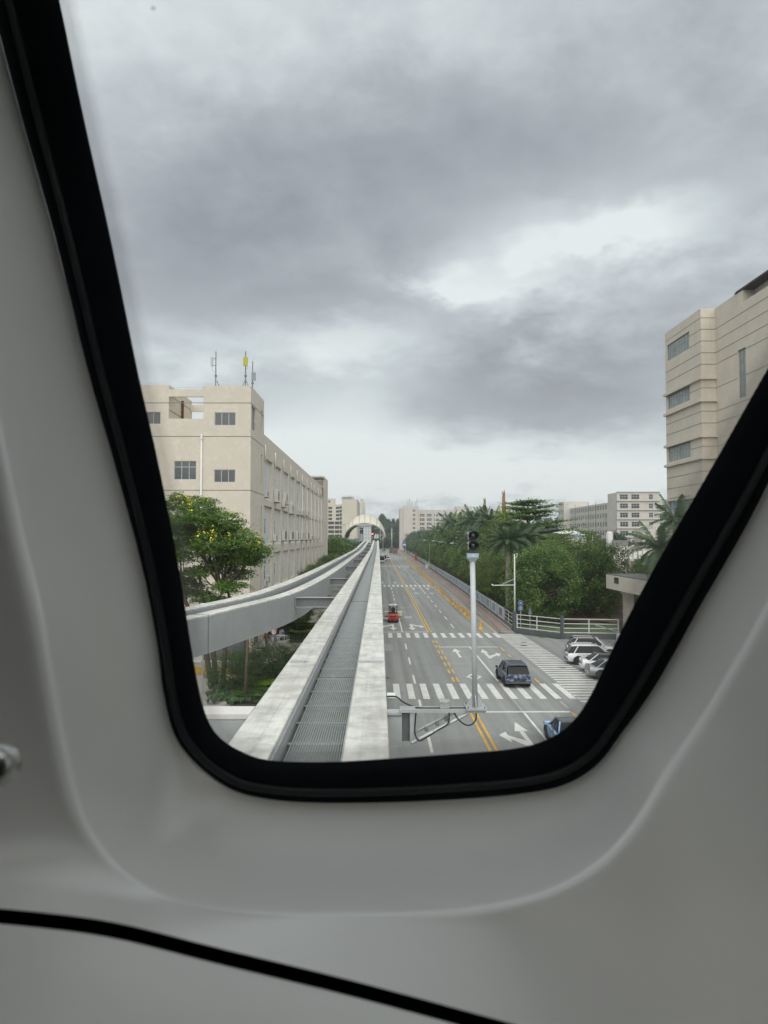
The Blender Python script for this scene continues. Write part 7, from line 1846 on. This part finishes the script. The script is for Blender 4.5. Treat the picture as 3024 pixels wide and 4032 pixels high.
for i, y in enumerate(ys[:-1]):
    a, b_ = fpt(y), fpt(ys[i + 1]); d = (b_ - a).normalized(); n_ = Vector((d.y, -d.x, 0))
    inst('post', post_me, fen, a - wloc(fen))
    a2, b2 = a + d * .09, b_ - d * .09
    fbox(a2, b2, -.05, .05, .0, .48).build('base_wall', basew, fen)
    if i == 0 or y > 215:
        # open grille
        g_ = MB(); zs_ = (.62, 1.05, 1.5, 1.95)
        for z in zs_: g_.loft([[a2 + n_ * o_ + Vector((0, 0, z + q)) for o_, q in ((-.03, 0), (.03, 0), (.03, .05), (-.03, .05))], [b2 + n_ * o_ + Vector((0, 0, z + q)) for o_, q in ((-.03, 0), (.03, 0), (.03, .05), (-.03, .05))]])
        nb3 = 3 if i == 0 else 12
        for k in range(nb3 if i == 0 else nb3 + 1):
            c = a2.lerp(b2, k / (2 if i == 0 else nb3)); w_ = .03 if i == 0 else .015; g_.box(c.x - w_, c.x + w_, c.y - w_, c.y + w_, .62, 1.99)
        g_.build('grille_panel', grille, fen)
        if i: fbox(a2, b2, .04, .06, .6, 1.9).build('backing_sheet', mat('pale_grey_sheet', (.34, .37, .38), .6, .08, .5), fen)
    else:
        p_ = fbox(a2, b2, -.03, .03, .56, 2.02).build('hoarding_panel', panelw, fen)
        e0, e1 = a2.lerp(b2, .27), a2.lerp(b2, .75)
        po = fbox(e0, e1, -.036, -.031, .82, 1.78).build('poster', posters[(i * 7 + i // 3) % 4], p_)
    if y < 150:
        for k in range(6):
            c0, c1 = a.lerp(b_, k / 6 + .006), a.lerp(b_, (k + 1) / 6 - .006)
            fbox(c0 - n_ * .28, c1 - n_ * .28, -.09, .09, .13, .13 + .17).build('edging_stone', kerbmat, fen)
if True:
    a, b_ = fpt(150), fpt(560); fbox(a - Vector((.28, 0, 0)), b_ - Vector((.28, 0, 0)), -.09, .09, .13, .28).build('edging', kerbmat, fen)
# ------------------------------------------------------------------ white gate fence across the side street
gf = thing('gate_fence', 'white horizontal-rail gate fence on a grey plinth at the corner', 'fence', (15.35, 86.4, 0))
A_, B_, C_ = Vector((15.5, 86.4, 0)), Vector((19.55, 81.6, 0)), Vector((25.5, 80.9, 0))
wf = mat('white_fence_rail', (.66, .68, .69), .45, .05, 3, streak=.2)
def rail(a, b_, z, par, h_=.075): 
    d = (b_ - a).normalized(); n_ = Vector((d.y, -d.x, 0))
    MB().loft([[a + n_ * o_ + Vector((0, 0, z + q)) for o_, q in ((-.03, 0), (.03, 0), (.03, h_), (-.03, h_))], [b_ + n_ * o_ + Vector((0, 0, z + q)) for o_, q in ((-.03, 0), (.03, 0), (.03, h_), (-.03, h_))]]).build('rail', wf, par)
for (a, b_) in ((A_, B_), (B_, C_)):
    d = (b_ - a).normalized()
    fbox(a, b_, -.1, .1, 0, .52).build('plinth', mat('dark_grey_plinth', (.10, .11, .115), .8, .1, 1), gf)
    for z in (.62, 1.08, 1.56, 2.06): rail(a + d * .16, b_ - d * .16, z, gf)
    for q in (.16 / (b_ - a).length, .47, 1 - .16 / (b_ - a).length):
        c = a.lerp(b_, q); MB().box(c.x - .045, c.x + .045, c.y - .045, c.y + .045, .58, 2.13).build('upright', wf, gf)
for c in (A_ + Vector((-.1, .12, 0)), B_): MB().box(c.x - .16, c.x + .16, c.y - .16, c.y + .16, 0, 2.45).build('post', postm, gf)
MB().box(25.55, 25.75, 80.8, 81.0, 0, 2.1).build('post', postm, gf)
MB().tube([(22.9, 80.7, 1.55), (25.5, 80.7, .75)], .045, 6).build('fallen_pole', grille); tag(bpy.data.objects['fallen_pole'], 'thin grey pole leaning diagonally against the gate fence', 'pole')
# gate canopy
gc = thing('gate_canopy', 'cream concrete gate beam with a dark square plaque on a square column', 'gate', (26, 80, 0))
MB().box(24.5, 28.2, 52, 82.2, 5.35, 6.8).build('beam', mat('cream_gate_render', (.56, .51, .44), .8, .04, .5, streak=.35, spots=.2, spotcol=(.45, .41, .36)), gc)
MB().box(24.6, 28.1, 52.1, 82.1, 6.8, 6.9).build('roof_cap', mat('dark_roof_cap', (.10, .11, .10), .8, .1, 1), gc)
MB().box(25.75, 26.6, 79.6, 80.5, 0, 5.35).build('column', mat('column_render', (.50, .455, .40), .85, .05, .6, streak=.3), gc)
MB().box(24.47, 24.5, 77.9, 79.3, 6.05, 6.65).build('plaque', mat('dark_plaque', (.025, .028, .035), .4, .2, 3), gc)
for k in range(3):
    MB().box(24.46, 24.469, 78.1 + k * .36, 78.38 + k * .36, 6.2, 6.28 + .14 * (k % 2)).build('plaque_relief', mat('plaque_relief', (.12, .125, .13), .4, .1, 3), gc)
MB().box(24.3, 24.9, 77.6, 78.2, 0, 1.0).build('stone_bollard', whitepaint); tag(bpy.data.objects['stone_bollard'], 'short white square bollard at the foot of the gate column', 'bollard')
# things on the white car row: someone's bundle by the wall
hp_ = MB().loft([[(21.4 + .5 * math.cos(a), 75.5 + .4 * math.sin(a), 0) for a in np.linspace(0, 6.28, 9)[:-1]], [(21.4 + .55 * math.cos(a), 75.5 + .45 * math.sin(a), .5) for a in np.linspace(0, 6.28, 9)[:-1]], [(21.4 + .2 * math.cos(a), 75.5 + .2 * math.sin(a), .95) for a in np.linspace(0, 6.28, 9)[:-1]]]).build('sack', mat('pinkish_sack', (.40, .30, .25), .9, .2, 3), smooth=True); tag(hp_, 'pale pinkish sack standing behind the farthest white car', 'sack')
# ------------------------------------------------------------------ yellow barrier cones
def cone_meshes():
    prof = [(.25, 0), (.26, .08), (.20, .10), (.155, .40), (.115, .56), (.085, .62), (.13, .66), (.15, .74), (.12, .82), (.05, .86)]
    m = MB()
    rings = []
    for i, (r, z) in enumerate(prof):
        if i < 3: rings.append([(r * 1.1 * max(-1, min(1, 1.35 * math.cos(a))), r * 1.1 * max(-1, min(1, 1.35 * math.sin(a))), z) for a in np.linspace(0, 2 * math.pi, 17)[:-1]])
        else: rings.append([(r * math.cos(a), r * math.sin(a), z) for a in np.linspace(0, 2 * math.pi, 17)[:-1]])
    m.loft(rings); c = m.mesh('body', yellowplastic); c.polygons.foreach_set('use_smooth', [True] * len(c.polygons)); c.set_sharp_from_angle(angle=R(40))
    b_ = MB(); b_.loft([[(r * math.cos(a), r * math.sin(a), z) for a in np.linspace(0, 2 * math.pi, 17)[:-1]] for r, z in ((.172, .30), (.152, .44))], cap=False); band = b_.mesh('reflective_band', mat('dull_band', (.45, .30, .12), .4, .2, 3), smooth=True)
    return c, band
CM = cone_meshes()
cone_y = [89.9, 101.2, 106.2, 111.2, 117.2, 122.6, 128.2, 138.6, 144.2, 149.8, 155.4, 166, 171, 176, 181, 186, 191, 196.5, 202, 207.5, 213, 219, 225, 231, 237, 244, 251, 258, 265, 273, 281, 290, 299, 309, 320, 331, 343, 356, 370, 385, 400, 416]
cl_ = [(11.95, 90), (12.0, 130), (12.35, 200), (12.9, 300), (13.4, 420)]
pv_pt = None
for i, y in enumerate(cone_y):
    x = lerp_line(cl_, y)
    lab = 'yellow plastic barrier cone linked in the long roadside row'
    if i > 1: lab = nth(i - 1, 'yellow barrier cone, # in the linked row counted from the crossing', 'yellow barrier cone far along the linked roadside row')
    if i == 0: lab = 'single yellow barrier cone standing apart nearest the crossing'
    if i == 1: lab = 'first yellow barrier cone of the linked row behind the signal post'
    t = thing('barrier_cone', lab, 'barrier cone', (x, y, 0), .1 * math.sin(i * 3.1), 'yellow barrier cones along the road'); inst('body', CM[0], t); inst('reflective_band', CM[1], t)
    if pv_pt is not None and y - pv_pt.y < 8 and i > 1 and y < 300:
        p = Vector((x, y, .66)); m_ = MB().tube([pv_pt + Vector((0, .12, 0)), p - Vector((0, .12, 0))], .035, 6)
        o = m_.build('linking_bar', yellowplastic); tag(o, nth(i - 2, '# yellow bar linking two barrier cones, counted from the crossing', 'yellow bar linking two far barrier cones'), 'bar', 'bars linking the barrier cones')
    pv_pt = Vector((x, y, .66))
# ------------------------------------------------------------------ poles, signs
def lamp_pole(x, y, h, label, arm=1.4, side=1, name='street_lamp', grp=None, r=.09, col=None):
    t = thing(name, label, 'street lamp', (x, y, 0), 0, grp); col = col or whitepaint
    MB().tube([(x, y, 0), (x, y, h)], [r, r * .6], 10).build('pole', col, t, smooth=True)
    for s in ((1, -1) if side == 0 else (side,)):
        MB().tube([(x, y, h - .6), (x + s * arm * .4, y, h - .1), (x + s * arm, y, h + .12)], .035, 6).build('arm', col, t)
        MB().box(x + s * arm - .1, x + s * (arm + .6), y - .12, y + .12, h + .08, h + .2, 0, .03).build('lamp_head', whitepaint, t)
    return t
lp_ = P(2022, 2477, 89.8)
t = thing('lamp_post', 'slim white lamp post at the fence corner with a long side arm', 'lamp post', (16.1, 90.5, 0))
def zq(py): return P(1492, py, 90.5).z
MB().tube([(16.1, 90.5, 0), (16.1, 90.5, zq(2182))], [.11, .075], 10).build('pole', mat('rusty_white_pole', (.60, .61, .58), .5, .06, 2, spots=.5, spotcol=(.35, .25, .17), spotscale=2.2), t, smooth=True)
MB().tube([(16.1, 90.5, zq(2200)), (16.1 + .32, 90.5, zq(2190)), (16.1 + .3, 90.5, zq(2181))], .035, 6).build('hook_arm', whitepaint, t); MB().box(16.1 + .15, 16.1 + .38, 90.4, 90.6, zq(2182), zq(2180)).build('lamp_head', whitepaint, t)
xa = P(1938, 2304, 90.5).x
MB().tube([(16.1, 90.5, zq(2304)), (xa, 90.5, zq(2305))], .05, 8).build('side_arm', whitepaint, t); MB().tube([(16.05, 90.5, zq(2280)), (P(1975, 2302, 90.5).x, 90.5, zq(2302))], .03, 6).build('arm_stay', grille, t)
MB().box(xa - .1, xa + .08, 90.4, 90.6, zq(2304), zq(2300)).build('camera_head', whitepaint, t)
MB().tube([(16.1, 90.5, zq(2182)), (16.1, 90.5, zq(2170))], .01, 4).build('rod', alu, t)
def sign_pole(label, x, y, h, name='traffic_sign'):
    t = thing(name, label, 'road sign', (x, y, 0)); MB().cyl(x, y, 0, h, .045, 8).build('pole', steel_l, t); return t
whites = mat('sign_white', (.72, .73, .74), .4, .02, 4)
def disc(x, y, z, r, m_, par, name='disc', d=.01): return MB().tube([(x, y, z), (x, y - d, z)], r, 28).build(name, m_, par)
t = sign_pole('two round blue signs, bicycle above pedestrian, beside the lamp post', 16.55, 89.2, 3.05)
sx, sy = 16.55, 89.2
d1 = disc(sx, sy - .05, 3.15, .30, whites, t, 'bicycle_sign'); disc(sx, sy - .062, 3.15, .285, blue, d1, 'blue_face')
m = MB()
for cxx in (-.10, .10): m.tube([(sx + cxx + .07 * math.cos(a), sy - .076, 3.10 + .07 * math.sin(a)) for a in np.linspace(0, 2 * math.pi, 15)], .009, 4, cap=False)
for (p0, p1) in (((-.10, 3.10), (-.03, 3.22)), ((-.03, 3.22), (.07, 3.22)), ((.10, 3.10), (.06, 3.26)), ((-.03, 3.22), (0, 3.10)), ((0, 3.10), (.07, 3.22)), ((.03, 3.27), (.09, 3.26))): m.tube([(sx + p0[0], sy - .076, p0[1]), (sx + p1[0], sy - .076, p1[1])], .009, 4)
m.build('bicycle_symbol', whites, d1)
d2 = disc(sx, sy - .05, 2.52, .30, whites, t, 'pedestrian_sign'); disc(sx, sy - .062, 2.52, .285, blue, d2, 'blue_face')
m = MB()
for s in (-.07, .08):
    m.tube([(sx + s, sy - .076, 2.68), (sx + s, sy - .08, 2.68)], .035, 10); m.tube([(sx + s, sy - .076, 2.64), (sx + s, sy - .076, 2.48)], .03, 6)
    m.tube([(sx + s, sy - .076, 2.5), (sx + s - .04, sy - .076, 2.34)], .016, 5); m.tube([(sx + s, sy - .076, 2.5), (sx + s + .04, sy - .076, 2.34)], .016, 5)
m.build('pedestrian_symbol', whites, d2)
t = sign_pole('triangular sign seen from its grey back behind the gate fence', P(2087, 2470, 87).x, 87, 2.3)
MB().prism([(0, 0), (0, 0)], 0, 0) if False else None
x_, y_ = wloc(t).x, 87
MB().add([(x_ - .22, y_ - .05, 2.05), (x_ + .22, y_ - .05, 2.05), (x_, y_ - .05, 2.95), (x_ - .22, y_ - .035, 2.05), (x_ + .22, y_ - .035, 2.05), (x_, y_ - .035, 2.95)], [(0, 1, 2), (5, 4, 3), (0, 3, 4, 1), (1, 4, 5, 2), (2, 5, 3, 0)]).build('sign_back', mat('bluish_grey_back', (.14, .17, .21), .5, .05, 3), t)
# street lamps glimpsed among the trees
for k, (px, py, D) in enumerate(((1676, 2127, 250), (1712, 2130, 225), (1742, 2134, 205), (1787, 2139, 178))):
    p = P(px, py, D); t = thing('street_lamp', 'curved white lamp arm poking out of the street trees', 'street lamp', (p.x + 1.5, D, 0), 0, 'street lamps among the trees')
    x = p.x + 1.5; MB().tube([(x, D + 3.5, 0), (x, D + 3.5, p.z - 1.2), (x - .3, D + 1.8, p.z - .2), (p.x, D, p.z)], .06, 6).build('pole', steel, t); MB().box(p.x - .9, p.x, D - .15, D + .15, p.z - .05, p.z + .1, 0, .03).build('lamp_head', whitepaint, t)
t = lamp_pole(P(2333, 2110, 180).x, 180, P(2333, 2108, 180).z, 'white twin-arm lamp on the cleared site by the big trees', 1.0, 0)
for (px, D) in ((1508, 560), (1541, 600), (1544, 640)):
    x = P(px, 2116, D).x; lamp_pole(x, D, 16 if D == 560 else 18, 'tall distant pale pole at the far junction', .3, 1, 'lighting_column', 'tall far lighting columns', .28, steel_l)
# red and blue roadside items far along the pavement
x = lerp_line(fenceline, 352) - 1.1
t = thing('red_banner_stand', 'tall red banner stand on the far pavement by the fence', 'banner', (x, 352, 0)); MB().box(x - .45, x + .45, 351.9, 352, .3, 3.3).build('banner', red, t); MB().box(x - .1, x + .1, 352, 352.1, 0, 3.9).build('pole', steel_l, t); MB().box(x - .6, x + .6, 351.6, 352.4, .13, .3).build('foot', red, t)
x = lerp_line(fenceline, 262) - .9
t = thing('utility_cabinet', 'small white utility box with a pale post on the far pavement', 'cabinet', (x, 262, 0)); MB().box(x - .5, x + .4, 261.6, 262.2, .13, 1.5).build('housing', whitepaint, t); MB().box(x + .6, x + .8, 262, 262.2, .13, 4).build('post', whitepaint, t); MB().box(x + 1.0, x + 1.6, 258, 261, .13, .6).build('plinth', whitepaint, t)
p0, p1 = P(1584, 2132, 400), P(1599, 2151, 400)
t = thing('direction_sign', 'blue overhead road sign at the edge of the far trees', 'road sign', (p0.x, 400, 0)); MB().box(p0.x, p1.x, 399.9, 400, p1.z, p0.z).build('sign_face', mat('dusty_blue', (.10, .17, .34), .5, .1, 1), t); MB().box(p0.x + .2, p1.x - .2, 399.86, 399.899, p1.z + .5, p1.z + 1.0).build('white_band', whites, t); MB().cyl(p1.x - .3, 400.2, 0, p0.z, .12, 8).build('pole', steel_l, t)
# ------------------------------------------------------------------ left yard: bike stand, speed sign, yellow banner, white wall
a, b_ = G(1026, 2545), G(1132, 2545)
t = thing('bike_stand', 'grey metal railing in front of the parked scooters', 'railing', (a.x, a.y, 0))
MB().tube([(a.x, a.y, 1.05), (b_.x, a.y, 1.05)], .035, 6).build('top_rail', steel_l, t); MB().tube([(a.x, a.y, .15), (b_.x, a.y, .15)], .03, 6).build('bottom_rail', steel_l, t)
k = a.x
while k < b_.x + .01: MB().tube([(k, a.y, 0 if int((k - a.x) / .24) % 4 == 0 else .15), (k, a.y, 1.05)], .02, 5).build('bar', steel_l, t); k += .24
q = G(1078, 2578); q = Vector((q.x, q.y, 0)); zc_ = P(1076, 2488, q.y).z
t = thing('speed_limit_sign', 'round red-rimmed speed limit sign reading 15', 'road sign', (q.x, q.y, 0)); MB().cyl(q.x, q.y, 0, zc_ + .2, .04, 8).build('pole', steel_l, t)
dk = disc(q.x, q.y - .05, zc_, .27, red, t, 'sign_face'); disc(q.x, q.y - .062, zc_, .20, whites, dk, 'white_face')
text_obj('15', .30, black, dk, (q.x - wloc(dk).x, q.y - .075 - wloc(dk).y, zc_ - wloc(dk).z), (math.pi / 2, 0, 0))
MB().box(q.x - .27, q.x + .27, q.y - .06, q.y - .05, zc_ - .46, zc_ - .32).build('blue_plate', mat('dusty_blue', (.10, .17, .34)), t)
a, b_ = G(770, 2655), G(985, 2655)
a.z = b_.z = 0
wl2 = thing('boundary_wall', 'low white boundary wall with a yellow stripe behind the dark trees', 'wall', (a.x, a.y, 0))
MB().box(a.x - 4, a.x + 5.2, a.y, a.y + .2, 0, .55).build('yellow_band', mat('warm_yellow_paint', (.60, .36, .04), .7, .12, 1, spots=.3, spotcol=(.35, .25, .12)), wl2)
MB().box(a.x - 4, a.x + 5.2, a.y + .002, a.y + .2, .55, .95).build('upper_course', palepave, wl2); MB().box(a.x - 4, a.x + 5.2, a.y - .05, a.y + .25, .95, 1.05).build('coping', whitepaint, wl2)
MB().box(a.x + 1.9, a.x + 2.15, a.y + 4, a.y + 4.3, 0, 3.2).build('gate_post', whitepaint); tag(bpy.data.objects['gate_post'], 'white square post in the yard behind the yellow-striped wall', 'post')
# cctv on the branch side by the flowering tree
p = P(800, 2395, 46); t = thing('security_camera', 'small white security camera on a post by the flowering tree', 'camera', (p.x, 46, 0)); MB().cyl(p.x, 46, 0, p.z, .05, 8).build('pole', steel_l, t); MB().box(p.x - .13, p.x + .13, 45.6, 46.1, p.z, p.z + .3, 0, .05).build('housing', whitepaint, t)
# small transformer-like cabinet seen through the flowering tree
MB().box(-14.5, -11.2, 63.5, 66, 0, 5.2).build('equipment_hut', mat('dark_hut', (.13, .14, .15), .8, .2, 1)); tag(bpy.data.objects['equipment_hut'], 'dark grey equipment hut half seen through the flowering tree', 'hut')
# ------------------------------------------------------------------ air
hz = MB().box(-1100, 1100, -120, 1600, -1.2, 62).build('haze', None); hz['kind'] = 'stuff'
hm_ = bpy.data.materials.new('haze_air'); hm_.use_nodes = True; t = hm_.node_tree; t.nodes.clear()
o_ = t.nodes.new('ShaderNodeOutputMaterial'); v_ = t.nodes.new('ShaderNodeVolumePrincipled'); v_.inputs['Density'].default_value = .00026; v_.inputs['Color'].default_value = (.90, .95, 1.0, 1); v_.inputs['Anisotropy'].default_value = .2
t.links.new(v_.outputs[0], o_.inputs['Volume']); hz.data.materials.clear(); hz.data.materials.append(hm_); hm_.cycles.homogeneous_volume = True if hasattr(hm_.cycles, 'homogeneous_volume') else True
